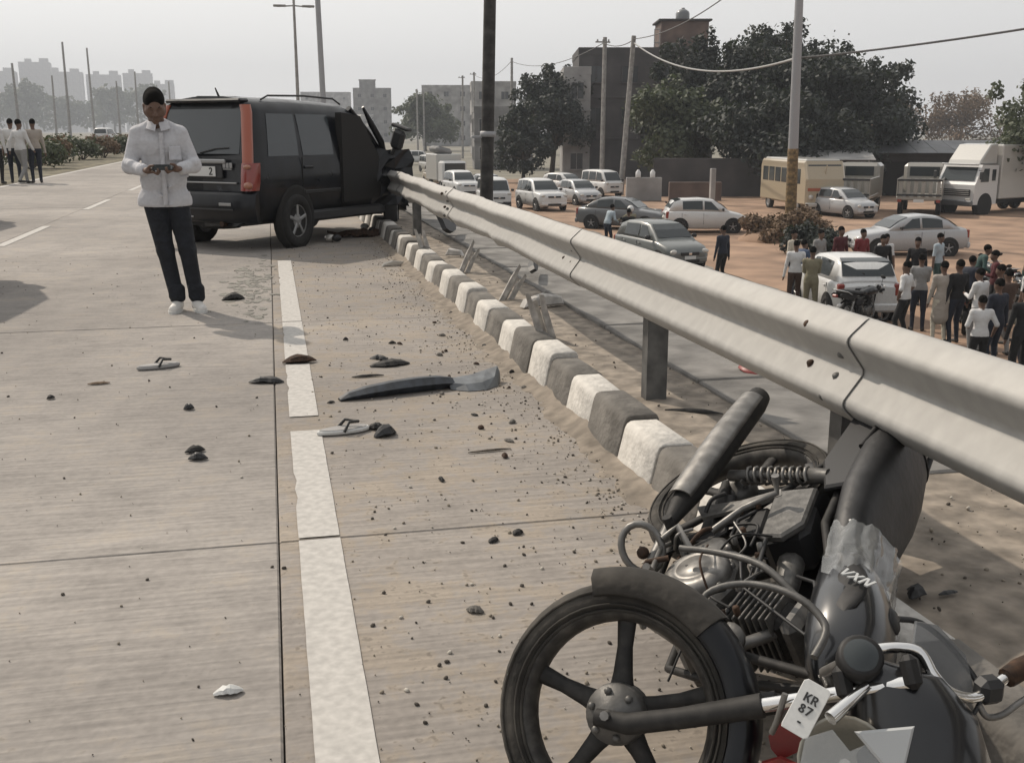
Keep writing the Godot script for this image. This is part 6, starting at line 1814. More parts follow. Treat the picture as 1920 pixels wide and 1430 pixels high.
	w.call("crash_guard", MB.new().tube(smooth([Vector3(0.86, 0.33, -2.02), Vector3(0.90, 0.40, -2.05), Vector3(0.98, 0.43, -2.02), Vector3(1.05, 0.435, -1.93), Vector3(1.08, 0.40, -1.85), Vector3(1.03, 0.36, -1.80)]), 0.0085, 8), M.engine_metal)
	# torn cables, brackets and loose bolts among the engine parts
	rng.seed = 88
	for k in 16:
		var a := Vector3(rng.randf_range(0.15, 0.85), rng.randf_range(0.25, 0.62), rng.randf_range(0.10, 0.19))
		var b2 := a + Vector3(rng.randf_range(-0.22, 0.22), rng.randf_range(-0.14, 0.16), rng.randf_range(-0.03, 0.05))
		var mid := a.lerp(b2, 0.5) + Vector3(rng.randf_range(-0.05, 0.05), rng.randf_range(-0.05, 0.05), rng.randf_range(0.0, 0.05))
		part("cable" if k % 3 else "bent_bracket", MB.new().tube(smooth([a, mid, b2], 6), [0.0035, 0.005, 0.0075][k % 3], 6), [M.steel_worn, M.engine_black, M.rust, M.engine_black][k % 4], t)
	for k in 18:
		var at := Vector3(rng.randf_range(0.2, 0.8), rng.randf_range(0.25, 0.56), rng.randf_range(0.13, 0.17))
		part("bolt", MB.new().lathe(at, Vector3(rng.randf_range(-0.3, 0.3), 0.1, 1), [Vector2(0.010, -0.02), Vector2(0.010, 0.006), Vector2(0.0, 0.009)], 6), M.steel_worn if k % 2 else M.rust, t)
	part("chain_cover", MB.new().prism(PackedVector2Array([Vector2(0.02, 0.27), Vector2(0.30, 0.28), Vector2(0.33, 0.33), Vector2(0.28, 0.38), Vector2(0.05, 0.36)]), Transform3D(Basis.IDENTITY, Vector3(0, 0, 0.09)), 0.02, 0.006), M.engine_black, t)
	part("foot_bracket", MB.new().prism(PackedVector2Array([Vector2(0.16, 0.26), Vector2(0.24, 0.30), Vector2(0.22, 0.44), Vector2(0.18, 0.56), Vector2(0.14, 0.55), Vector2(0.17, 0.42)]), Transform3D(Basis.IDENTITY, Vector3(0, 0, 0.135)), 0.012, 0.004), M.steel_worn, t)
	part("battery_box", MB.new().box(Vector3(0.27, 0.47, 0.08), Vector3(0.15, 0.10, 0.09), 0.012), M.engine_black, t)
	part("horn", MB.new().lathe(Vector3(0.84, 0.52, 0.10), Vector3(0.6, 0, 0.8), [Vector2(0.02, -0.03), Vector2(0.042, -0.01), Vector2(0.045, 0.012), Vector2(0.02, 0.016), Vector2(0.0, 0.01)], 14), M.engine_metal, t)
	# dark knee pad and white lettering on the tank's upper side
	var kp := MB.new()
	var rings := []
	for q in [[0.60, 0.004], [0.63, 0.035], [0.68, 0.052], [0.74, 0.052], [0.79, 0.034], [0.82, 0.004]]:
		var ring := PackedVector3Array()
		for j in 12:
			var a := TAU * j / 12.0
			ring.append(Vector3(q[0], 0.835 + cos(a) * q[1], 0.126 + sin(a) * minf(q[1], 0.012)))
		rings.append(ring)
	kp.loft(rings)
	part("knee_pad", kp, M.engine_black, t)
	var lt := put("tank_lettering", text_mesh("VXN", 0.05, 0.004), M.sticker_grey, t)
	lt.transform = Transform3D(Basis(Vector3(0.55, 0.80, -0.2).normalized(), Vector3(-0.78, 0.52, -0.3).normalized(), Vector3(-0.14, 0.33, 0.93).normalized()), Vector3(0.70, 0.865, 0.150))
	# crumpled clear plastic sheet over the rear of the tank
	var bag := MB.new()
	bag.sm(1)
	rng.seed = 71
	var nz := FastNoiseLite.new()
	nz.seed = 71
	nz.frequency = 9.0
	var nx := 26
	var g := []
	for i in nx + 1:
		var row := PackedVector3Array()
		for j in nx + 1:
			var a := lerpf(-0.8, 1.75, float(j) / nx)
			var x := lerpf(0.38, 0.64, float(i) / nx) + 0.03 * nz.get_noise_2d(j * 0.05, 4.0)
			var r := 0.137 + 0.012 * absf(nz.get_noise_2d(x * 0.7, a * 0.22)) + 0.020 * nz.get_noise_2d(x * 0.3 + 5.0, a * 0.3)
			row.append(Vector3(x, 0.775 + sin(a + PI / 2) * r * 0.86, cos(a + PI / 2) * r * -1.0))
		g.append(row)
	for i in nx:
		for j in nx:
			bag.quad(g[i][j], g[i][j + 1], g[i + 1][j + 1], g[i + 1][j])
	var bo := part("plastic_sheet", bag, M.clear_plastic)
	bo.transform = t.transform
	tag(bo, "crumpled clear plastic sheet draped over the wrecked motorcycle's tank", "plastic sheet")

# ---------------------------------------------------------------- people
# A figure is a smooth union of tapered limbs on a grid, meshed as surface nets.
class Flesh:
	var lo: Vector3
	var c: float
	var nx: int
	var ny: int
	var nz: int
	var f := PackedFloat32Array()
	var best := PackedFloat32Array()
	var lab := PackedByteArray()
	func _init(a: Vector3, b: Vector3, cell: float) -> void:
		lo = a
		c = cell
		nx = int((b.x - a.x) / cell) + 2
		ny = int((b.y - a.y) / cell) + 2
		nz = int((b.z - a.z) / cell) + 2
		f.resize(nx * ny * nz)
		f.fill(1.0)
		best.resize(nx * ny * nz)
		best.fill(1.0)
		lab.resize(nx * ny * nz)
	func limb(a: Vector3, b: Vector3, ra: float, rb: float, label: int, k := 0.03, flat := Vector3.ONE, carve := false) -> void:
		# flat squeezes the section along the axes (values under 1 make it thinner)
		var r := maxf(ra, rb)
		var m := r + k + 2.0 * c
		var x0 := clampi(int((minf(a.x, b.x) - m - lo.x) / c), 0, nx - 1)
		var x1 := clampi(int((maxf(a.x, b.x) + m - lo.x) / c) + 1, 0, nx - 1)
		var y0 := clampi(int((minf(a.y, b.y) - m - lo.y) / c), 0, ny - 1)
		var y1 := clampi(int((maxf(a.y, b.y) + m - lo.y) / c) + 1, 0, ny - 1)
		var z0 := clampi(int((minf(a.z, b.z) - m - lo.z) / c), 0, nz - 1)
		var z1 := clampi(int((maxf(a.z, b.z) + m - lo.z) / c) + 1, 0, nz - 1)
		var inv := Vector3.ONE / flat
		var ab := (b - a) * inv
		var l2 := maxf(ab.length_squared(), 1e-9)
		var mn := minf(flat.x, minf(flat.y, flat.z))
		for y in range(y0, y1 + 1):
			for z in range(z0, z1 + 1):
				var i := (y * nz + z) * nx + x0
				for x in range(x0, x1 + 1):
					var p := (Vector3(lo.x + x * c, lo.y + y * c, lo.z + z * c) - a) * inv
					var t := clampf(p.dot(ab) / l2, 0.0, 1.0)
					var d := ((p - ab * t).length() - lerpf(ra, rb, t)) * mn
					var q := f[i]
					if carve:
						var h1 := clampf(0.5 - 0.5 * (q + d) / k, 0.0, 1.0)
						f[i] = lerpf(q, -d, h1) + k * h1 * (1.0 - h1)
					else:
						var h := clampf(0.5 + 0.5 * (q - d) / k, 0.0, 1.0)
						f[i] = lerpf(q, d, h) - k * h * (1.0 - h)
						if d < best[i]:
							best[i] = d
							lab[i] = label
					i += 1
	# arrays per label: [vertices, normals]
	func nets(into: Dictionary, shift := Vector3.ZERO, turn := Basis.IDENTITY) -> void:
		var sy := nz * nx
		var sz := nx
		var off := [0, 1, sz, sz + 1, sy, sy + 1, sy + sz, sy + sz + 1]
		var cellv := {}
		for y in ny - 1:
			for z in nz - 1:
				var i := y * sy + z * sz
				for x in nx - 1:
					var q := f[i]
					if absf(q) < 2.5 * c:
						var m := 0
						for k in 8:
							if f[i + off[k]] < 0.0: m |= 1 << k
						if m != 0 and m != 255:
							var p := Vector3.ZERO
							var n := 0
							for e in [[0, 1], [2, 3], [4, 5], [6, 7], [0, 2], [1, 3], [4, 6], [5, 7], [0, 4], [1, 5], [2, 6], [3, 7]]:
								var a: int = e[0]
								var b: int = e[1]
								if ((m >> a) & 1) != ((m >> b) & 1):
									var fa := f[i + off[a]]
									var fb := f[i + off[b]]
									var t := fa / (fa - fb)
									var pa := Vector3(a & 1, (a >> 2) & 1, (a >> 1) & 1)
									var pb := Vector3(b & 1, (b >> 2) & 1, (b >> 1) & 1)
									p += pa.lerp(pb, t)
									n += 1
							var f0 := f[i]; var f1 := f[i + 1]; var f2 := f[i + sz]; var f3 := f[i + sz + 1]
							var f4 := f[i + sy]; var f5 := f[i + sy + 1]; var f6 := f[i + sy + sz]; var f7 := f[i + sy + sz + 1]
							var g := Vector3(f1 + f3 + f5 + f7 - f0 - f2 - f4 - f6, f4 + f5 + f6 + f7 - f0 - f1 - f2 - f3, f2 + f3 + f6 + f7 - f0 - f1 - f4 - f5).normalized()
							cellv[i] = [shift + turn * (lo + (Vector3(x, y, z) + p / n) * c), turn * g]
					i += 1
		for i in cellv:
			var v0 = cellv[i]
			for ax in 3:
				var d: int = [1, sy, sz][ax]
				var u: int = [sy, sz, 1][ax]
				var w: int = [sz, 1, sy][ax]
				# edge from grid point i along ax; the four cells round it
				if (f[i] < 0.0) != (f[i + d] < 0.0):
					if cellv.has(i - u) and cellv.has(i - w) and cellv.has(i - u - w):
						var inside := f[i] < 0.0
						var l: int = lab[i] if inside else lab[i + d]
						if not into.has(l): into[l] = [PackedVector3Array(), PackedVector3Array()]
						var q := [v0, cellv[i - u], cellv[i - u - w], cellv[i - w]]
						if not inside: q = [q[0], q[3], q[2], q[1]]
						for k in [0, 2, 1, 0, 3, 2]:
							into[l][0].append(q[k][0])
							into[l][1].append(q[k][1])

func flesh_mesh(parts: Dictionary, order: Array) -> ArrayMesh:
	var am := ArrayMesh.new()
	for l in order:
		if not parts.has(l): continue
		var arr := []
		arr.resize(Mesh.ARRAY_MAX)
		arr[Mesh.ARRAY_VERTEX] = parts[l][0]
		arr[Mesh.ARRAY_NORMAL] = parts[l][1]
		am.add_surface_from_arrays(Mesh.PRIMITIVE_TRIANGLES, arr)
	return am

func joint(a: Vector3, b: Vector3, la: float, lb: float, pole_dir: Vector3) -> Vector3:
	var d := b - a
	var l := minf(d.length(), (la + lb) * 0.999)
	var x := (la * la - lb * lb + l * l) / (2.0 * l)
	var h := sqrt(maxf(la * la - x * x, 0.0))
	var n := d.normalized()
	var p := (pole_dir - n * pole_dir.dot(n)).normalized()
	return a + n * x + p * h

const SKIN := 0
const SHIRT := 1
const LEGS := 2
const SHOE := 3
const HAIR := 4

# pose: left is +x, facing +z; all in metres for a figure 1.70 m tall
func skeleton(o: Dictionary) -> Dictionary:
	var pel: Vector3 = o.get("pelvis", Vector3(0, 0.93, 0))
	var lean: Vector3 = o.get("lean", Vector3.ZERO)
	var chest := pel + Vector3(0, 0.36, 0) + lean * 0.7
	var neck := pel + Vector3(0, 0.52, 0) + lean
	var j := {"pel": pel, "chest": chest, "neck": neck}
	j.head = neck + Vector3(0, 0.155, 0.015) + o.get("head", Vector3.ZERO)
	var tw: float = o.get("twist", 0.0)
	for s in 2:
		var sg := 1.0 if s == 0 else -1.0
		var hip := pel + Vector3(sg * 0.085, -0.03, 0)
		var foot: Vector3 = o.get("feet", [Vector3(0.10, 0, 0.02), Vector3(-0.10, 0, -0.02)])[s]
		var ank := foot + Vector3(0, 0.085, 0)
		j["hip%d" % s] = hip
		j["ank%d" % s] = ank
		j["knee%d" % s] = joint(hip, ank, 0.425, 0.405, Vector3(sg * 0.15, 0, 1))
		j["toe%d" % s] = foot + Vector3(sg * 0.035, 0.032, 0.145)
		var sh := neck + Basis(Vector3.UP, tw) * Vector3(sg * 0.168, -0.045, 0)
		var hand: Vector3 = o.get("hands", [Vector3(0.24, 0.86, 0.03), Vector3(-0.24, 0.86, 0.03)])[s]
		j["sh%d" % s] = sh
		j["wr%d" % s] = hand
		j["el%d" % s] = joint(sh, hand, 0.27, 0.245, o.get("elbows", [Vector3(0.6, -0.1, -1), Vector3(-0.6, -0.1, -1)])[s])
		j["kn%d" % s] = hand + (hand - j["el%d" % s]).normalized() * 0.10
	return j

func crowd_mesh(o: Dictionary) -> ArrayMesh:
	var j := skeleton(o)
	var fl := Flesh.new(Vector3(-0.62, -0.03, -0.42), Vector3(0.62, 1.82, 0.52), 0.021)
	var legs: int = LEGS
	fl.limb(j.pel + Vector3(-0.06, 0, 0), j.pel + Vector3(0.06, 0, 0), 0.105, 0.105, LEGS, 0.04, Vector3(1, 1, 0.85))
	for s in 2:
		var hip: Vector3 = j["hip%d" % s]
		var kn: Vector3 = j["knee%d" % s]
		var an: Vector3 = j["ank%d" % s]
		var bare: bool = o.get("shorts", false)
		fl.limb(hip, kn, 0.092, 0.062, LEGS, 0.03)
		fl.limb(kn, an, 0.058, 0.042, SKIN if bare else LEGS, 0.02)
		fl.limb(an + Vector3(0, -0.04, -0.02), j["toe%d" % s], 0.042, 0.034, SHOE, 0.02)
	var ln: float = o.get("hem", 0.0)
	fl.limb(j.pel + Vector3(-0.05, 0.06, 0), j.pel + Vector3(0.05, 0.06, 0), 0.118, 0.118, SHIRT, 0.03, Vector3(1, 1, 0.85))
	if ln > 0.0:
		fl.limb(j.pel + Vector3(0, 0.0, 0), j.pel + Vector3(0, -ln, 0), 0.15, 0.17, SHIRT, 0.04, Vector3(1, 1, 0.75))
	fl.limb(j.pel + Vector3(0, 0.10, 0), j.chest, 0.125, 0.135, SHIRT, 0.05, Vector3(1.0, 1, 0.8))
	fl.limb(j.chest + Vector3(-0.06, 0.04, 0), j.chest + Vector3(0.06, 0.04, 0), 0.115, 0.115, SHIRT, 0.05, Vector3(1, 1, 0.85))
	fl.limb(j.sh0, j.sh1, 0.062, 0.062, SHIRT, 0.05)
	fl.limb(j.neck + Vector3(0, -0.04, 0), j.head + Vector3(0, -0.06, -0.01), 0.052, 0.05, SKIN, 0.02)
	var hd: Vector3 = j.head
	fl.limb(hd + Vector3(0, 0.035, -0.012), hd + Vector3(0, 0.03, 0.0), 0.088, 0.085, SKIN, 0.02, Vector3(0.86, 1.08, 1))
	fl.limb(hd + Vector3(0, -0.055, 0.022), hd + Vector3(0, -0.03, 0.03), 0.05, 0.06, SKIN, 0.03)
	fl.limb(hd + Vector3(0, -0.01, 0.085), hd + Vector3(0, 0.02, 0.075), 0.014, 0.01, SKIN, 0.015)
	fl.limb(hd + Vector3(0, 0.065, -0.022), hd + Vector3(0, 0.06, -0.012), 0.093, 0.09, HAIR, 0.01, Vector3(0.88, 1, 1))
	var long: bool = o.get("long", true)
	for s in 2:
		fl.limb(j["sh%d" % s], j["el%d" % s], 0.058, 0.046, SHIRT, 0.03)
		fl.limb(j["el%d" % s], j["wr%d" % s], 0.044, 0.033, SHIRT if long else SKIN, 0.02)
		fl.limb(j["wr%d" % s], j["kn%d" % s], 0.032, 0.026, SKIN, 0.02, Vector3(0.8, 1, 1))
	var parts := {}
	fl.nets(parts)
	return flesh_mesh(parts, [SKIN, SHIRT, LEGS, SHOE, HAIR])

var poses := {}
func person(label: String, at: Vector3, turn_deg: float, pose: String, shirt: Material, legs: Material, group: String, tall := 1.0, shoe: Material = null) -> Node3D:
	var t := thing("person", label, "person", at, deg_to_rad(turn_deg), group)
	if not poses.has(pose): poses[pose] = crowd_mesh(POSES[pose])
	var b := MeshInstance3D.new()
	b.name = "body"
	b.mesh = poses[pose]
	b.scale = Vector3(tall, tall, tall)
	t.add_child(b, true)
	var ms := [M.skin, shirt, legs, shoe if shoe else M.shoe_dark, M.hair]
	for i in mini(5, b.mesh.get_surface_count()): b.set_surface_override_material(i, ms[i])
	return t

var POSES := {
	"stand": {"feet": [Vector3(0.11, 0, 0.0), Vector3(-0.10, 0, 0.04)], "hands": [Vector3(0.27, 0.84, 0.04), Vector3(-0.27, 0.84, 0.02)]},
	"stand_short": {"feet": [Vector3(0.09, 0, 0.05), Vector3(-0.12, 0, -0.02)], "hands": [Vector3(0.25, 0.84, 0.06), Vector3(-0.26, 0.86, 0.0)], "long": false, "head": Vector3(0.01, -0.01, 0.02)},
	"hips": {"feet": [Vector3(0.20, 0, 0.03), Vector3(-0.19, 0, -0.02)], "hands": [Vector3(0.19, 0.98, 0.06), Vector3(-0.19, 0.98, 0.06)], "elbows": [Vector3(1, 0, -0.5), Vector3(-1, 0, -0.5)], "long": false, "pelvis": Vector3(0, 0.91, 0)},
	"folded": {"feet": [Vector3(0.10, 0, 0.04), Vector3(-0.12, 0, 0.0)], "hands": [Vector3(-0.04, 1.12, 0.19), Vector3(0.04, 1.08, 0.21)], "elbows": [Vector3(1, -0.8, -0.2), Vector3(-1, -0.8, -0.2)]},
	"lean": {"feet": [Vector3(0.12, 0, -0.05), Vector3(-0.10, 0, 0.10)], "hands": [Vector3(0.22, 0.98, 0.34), Vector3(-0.2, 1.0, 0.36)], "lean": Vector3(0, -0.05, 0.17), "head": Vector3(0, -0.03, 0.05)},
	"walk": {"feet": [Vector3(0.09, 0, 0.24), Vector3(-0.09, 0.03, -0.24)], "hands": [Vector3(0.24, 0.90, -0.14), Vector3(-0.24, 0.92, 0.2)], "pelvis": Vector3(0, 0.90, 0)},
	"kurta": {"feet": [Vector3(0.12, 0, 0.02), Vector3(-0.12, 0, 0.0)], "hands": [Vector3(0.26, 0.86, 0.06), Vector3(-0.2, 0.98, 0.18)], "hem": 0.36},
	"shorts": {"feet": [Vector3(0.12, 0, 0.02), Vector3(-0.12, 0, 0.0)], "hands": [Vector3(0.16, 1.08, 0.2), Vector3(-0.3, 0.98, 0.12)], "long": false, "shorts": true, "head": Vector3(0, -0.02, 0.02)},
	"phone": {"feet": [Vector3(0.10, 0, 0.06), Vector3(-0.10, 0, 0.0)], "hands": [Vector3(0.07, 1.18, 0.28), Vector3(-0.2, 0.9, 0.06)], "elbows": [Vector3(0.6, -1, -0.3), Vector3(-0.6, -0.1, -1)], "head": Vector3(0.0, -0.02, 0.04)},
	"ride": {"pelvis": Vector3(0, 0.82, -0.1), "feet": [Vector3(0.2, 0.24, 0.12), Vector3(-0.2, 0.24, 0.12)], "hands": [Vector3(0.3, 1.05, 0.46), Vector3(-0.3, 1.05, 0.46)], "elbows": [Vector3(1, -0.5, 0), Vector3(-1, -0.5, 0)], "lean": Vector3(0, -0.03, 0.1)},
}

func cloth(key: String, r: float, g: float, b: float) -> Material:
	return mat(key, lin(r, g, b), 0.92, 0.0, {"tint": tex["fine"], "scale": 2.0, "bump": tex["lump"], "bump_cm": 1.2})

func build_people() -> void:
	var C := {}
	for k in [["white", 0.60, 0.595, 0.59], ["cream", 0.50, 0.46, 0.38], ["grey", 0.25, 0.245, 0.24], ["beige", 0.36, 0.32, 0.28], ["navy", 0.018, 0.022, 0.035], ["black", 0.012, 0.012, 0.013], ["red", 0.16, 0.022, 0.025], ["maroon", 0.075, 0.014, 0.018], ["blue", 0.06, 0.085, 0.14], ["khaki", 0.20, 0.18, 0.12], ["brown", 0.06, 0.035, 0.025], ["pale_blue", 0.36, 0.42, 0.46], ["green", 0.035, 0.07, 0.065]]:
		C[k[0]] = cloth("cloth_" + k[0], k[1], k[2], k[3])
	var g := "bystanders round the white hatchback"
	person("man seen from behind in a white shirt and brown trousers at the hatchback's left", Vector3(12.8, -3, -24.6), 160, "stand", C.white, C.brown, g)
	person("man in a khaki shirt and olive trousers close to the rail side of the hatchback", Vector3(12.45, -3, -23.1), 150, "folded", C.khaki, C.khaki, g, 1.0)
	person("man in a dark blue shirt bending over the hatchback's left window", Vector3(13.3, -3, -25.4), 120, "lean", C.blue, C.navy, g)
	person("man in a cream shirt behind the hatchback's left roof corner", Vector3(14.1, -3, -27.3), 30, "stand", C.cream, C.navy, g)
	person("man with dark hair and grey shirt behind the hatchback's roof", Vector3(14.9, -3, -27.3), 20, "stand_short", C.grey, C.black, g)
	person("man in a dark red shirt behind the hatchback, left of the other red shirt", Vector3(15.6, -3, -27.4), 15, "stand", C.maroon, C.black, g, 1.03)
	person("man in a brighter red shirt behind the hatchback, right of the dark red one", Vector3(16.15, -3, -27.2), 10, "stand_short", C.red, C.black, g)
	person("man in a black shirt behind the hatchback's right roof corner", Vector3(15.7, -3, -25.4), -10, "stand", C.black, C.navy, g)
	person("man in a white vest between the hatchback's roof and the silver saloon", Vector3(16.4, -3, -26.4), -20, "stand_short", C.white, C.grey, g, 0.96)
	person("man in a black shirt by the hatchback's right door", Vector3(16.2, -3, -24.6), -40, "stand", C.black, C.black, g).set_meta("label", "man in a black shirt by the hatchback's right door")
	person("man in a bright white shirt with hands on hips, in front of the crowd", Vector3(13.1, -3, -20.2), 215, "hips", C.white, C.black, g, 1.0)
	person("man in a long beige kurta and pale trousers right of the hands-on-hips man", Vector3(13.75, -3, -19.85), 170, "kurta", C.beige, C.cream, g)
	person("man in a black shirt just behind the beige kurta", Vector3(14.05, -3, -19.75), 185, "stand", C.black, C.navy, g, 1.02)
	person("man in a white shirt and grey trousers bowing his head right of the kurta", Vector3(13.85, -3, -18.75), 200, "phone", C.white, C.grey, g)
	person("boy in a white shirt, dark shorts and bare legs, nearest the rail", Vector3(12.15, -3, -16.35), 165, "shorts", C.white, C.black, g, 0.92)
	person("man in a dark navy shirt behind the boy in shorts", Vector3(13.1, -3, -17.2), 190, "stand", C.navy, C.navy, g)
	person("man in black cut by the right edge of the frame", Vector3(12.75, -3, -16.0), 170, "stand", C.black, C.black, g, 1.02)
	person("man in a brown shirt in the second row behind the boy in shorts", Vector3(14.2, -3, -18.4), 175, "folded", C.brown, C.grey, g)
	person("man in a pale grey shirt at the right edge behind the man in navy", Vector3(14.3, -3, -17.6), 160, "stand", C.pale_blue, C.cream, g)
	person("man in a pale blue shirt standing at the silver saloon's window", Vector3(17.5, -3, -25.6), 30, "stand_short", C.pale_blue, C.green, g)
	person("man in dark green between the silver saloon and the parked motorcycles", Vector3(17.1, -3, -23.4), 60, "lean", C.green, C.navy, g)
	person("man in a dark green jacket astride the row of parked motorcycles", Vector3(16.6, -3, -20.9), 40, "folded", C.green, C.black, g)
	person("man in a black kurta at the right edge, behind the man in navy", Vector3(14.0, -3, -16.9), 185, "kurta", C.black, C.black, g, 1.02)
	person("man in a grey checked shirt behind the hands-on-hips man", Vector3(14.1, -3, -21.2), 150, "folded", C.grey, C.navy, g)
	person("man in a dark shirt and khaki trousers beside the nearest parked motorcycle", Vector3(15.2, -3, -21.1), 120, "lean", C.navy, C.khaki, g)
	person("man in a white shirt among the parked motorcycles at the right edge", Vector3(15.6, -3, -19.6), 215, "stand_short", C.white, C.navy, g, 0.98)
	person("man in a maroon shirt between two parked motorcycles at the right edge", Vector3(16.3, -3, -21.6), 240, "phone", C.maroon, C.black, g)
	person("man in a pale shirt at the far right, nearest the rail behind the boy", Vector3(13.0, -3, -16.3), 200, "folded", C.cream, C.navy, g, 0.97)
	person("man in a black shirt walking behind the beige kurta man", Vector3(14.7, -3, -19.3), 230, "walk", C.black, C.grey, g)
	person("man in navy standing alone at the dark hatchback's nose behind the rail", Vector3(12.75, -3, -29.0), 200, "stand", C.navy, C.black, "people standing on the service road", 1.0)
	person("man in dark clothes between the grey saloon and dark hatchback", Vector3(12.3, -3, -36.2), 170, "stand", C.black, C.navy, "people standing on the service road")
	person("man in a pale shirt bending forward behind the rail by the grey saloon", Vector3(12.6, -3, -39.6), 110, "lean", C.pale_blue, C.navy, "people standing on the service road", 1.0)
	var rd := person("rider in a khaki jacket and white helmet behind the bending man", Vector3(13.4, -3, -39.2), 190, "ride", C.khaki, C.black, "people standing on the service road")
	var hm := part("helmet", MB.new().ball(Vector3(0, 1.52, 0.03), Vector3(0.125, 0.13, 0.14)), M.car_white, rd)
	var mb := dup(get_node("motorcycle"), "motorcycle carrying the rider in the white helmet", Vector3.ZERO, 0.0, "parked motorcycles")
	mb.transform = Transform3D(Basis(Vector3.UP, deg_to_rad(190 - 90)), Vector3(13.5, -3, -38.6))
	# men on the left of the road, seen from behind
	var lg := "men walking on the left edge of the road"
	person("man in a white shirt and black trousers at the left frame edge", Vector3(-7.25, 0, -31.9), 175, "stand", C.white, C.black, lg)
	person("man in a white shirt, second from the left frame edge", Vector3(-6.95, 0, -32.6), 185, "stand_short", C.white, C.navy, lg)
	person("man in a white shirt and grey trousers, right pair of the group", Vector3(-6.62, 0, -32.0), 150, "walk", C.white, C.grey, lg)
	person("man in a pale shirt and dark trousers at the right end of the group", Vector3(-6.32, 0, -32.3), 200, "stand", C.beige, C.navy, lg, 0.99)
	# distant figures by the verge
	person("tiny dark figure far off by the verge shrubs", Vector3(-10.6, 0, -104.0), 180, "stand", C.black, C.black, "distant figures on the verge")
	person("second tiny dark figure far off, nearer the man's shoulder", Vector3(-11.4, 0, -130.0), 180, "stand", C.navy, C.black, "distant figures on the verge")
	main_man()

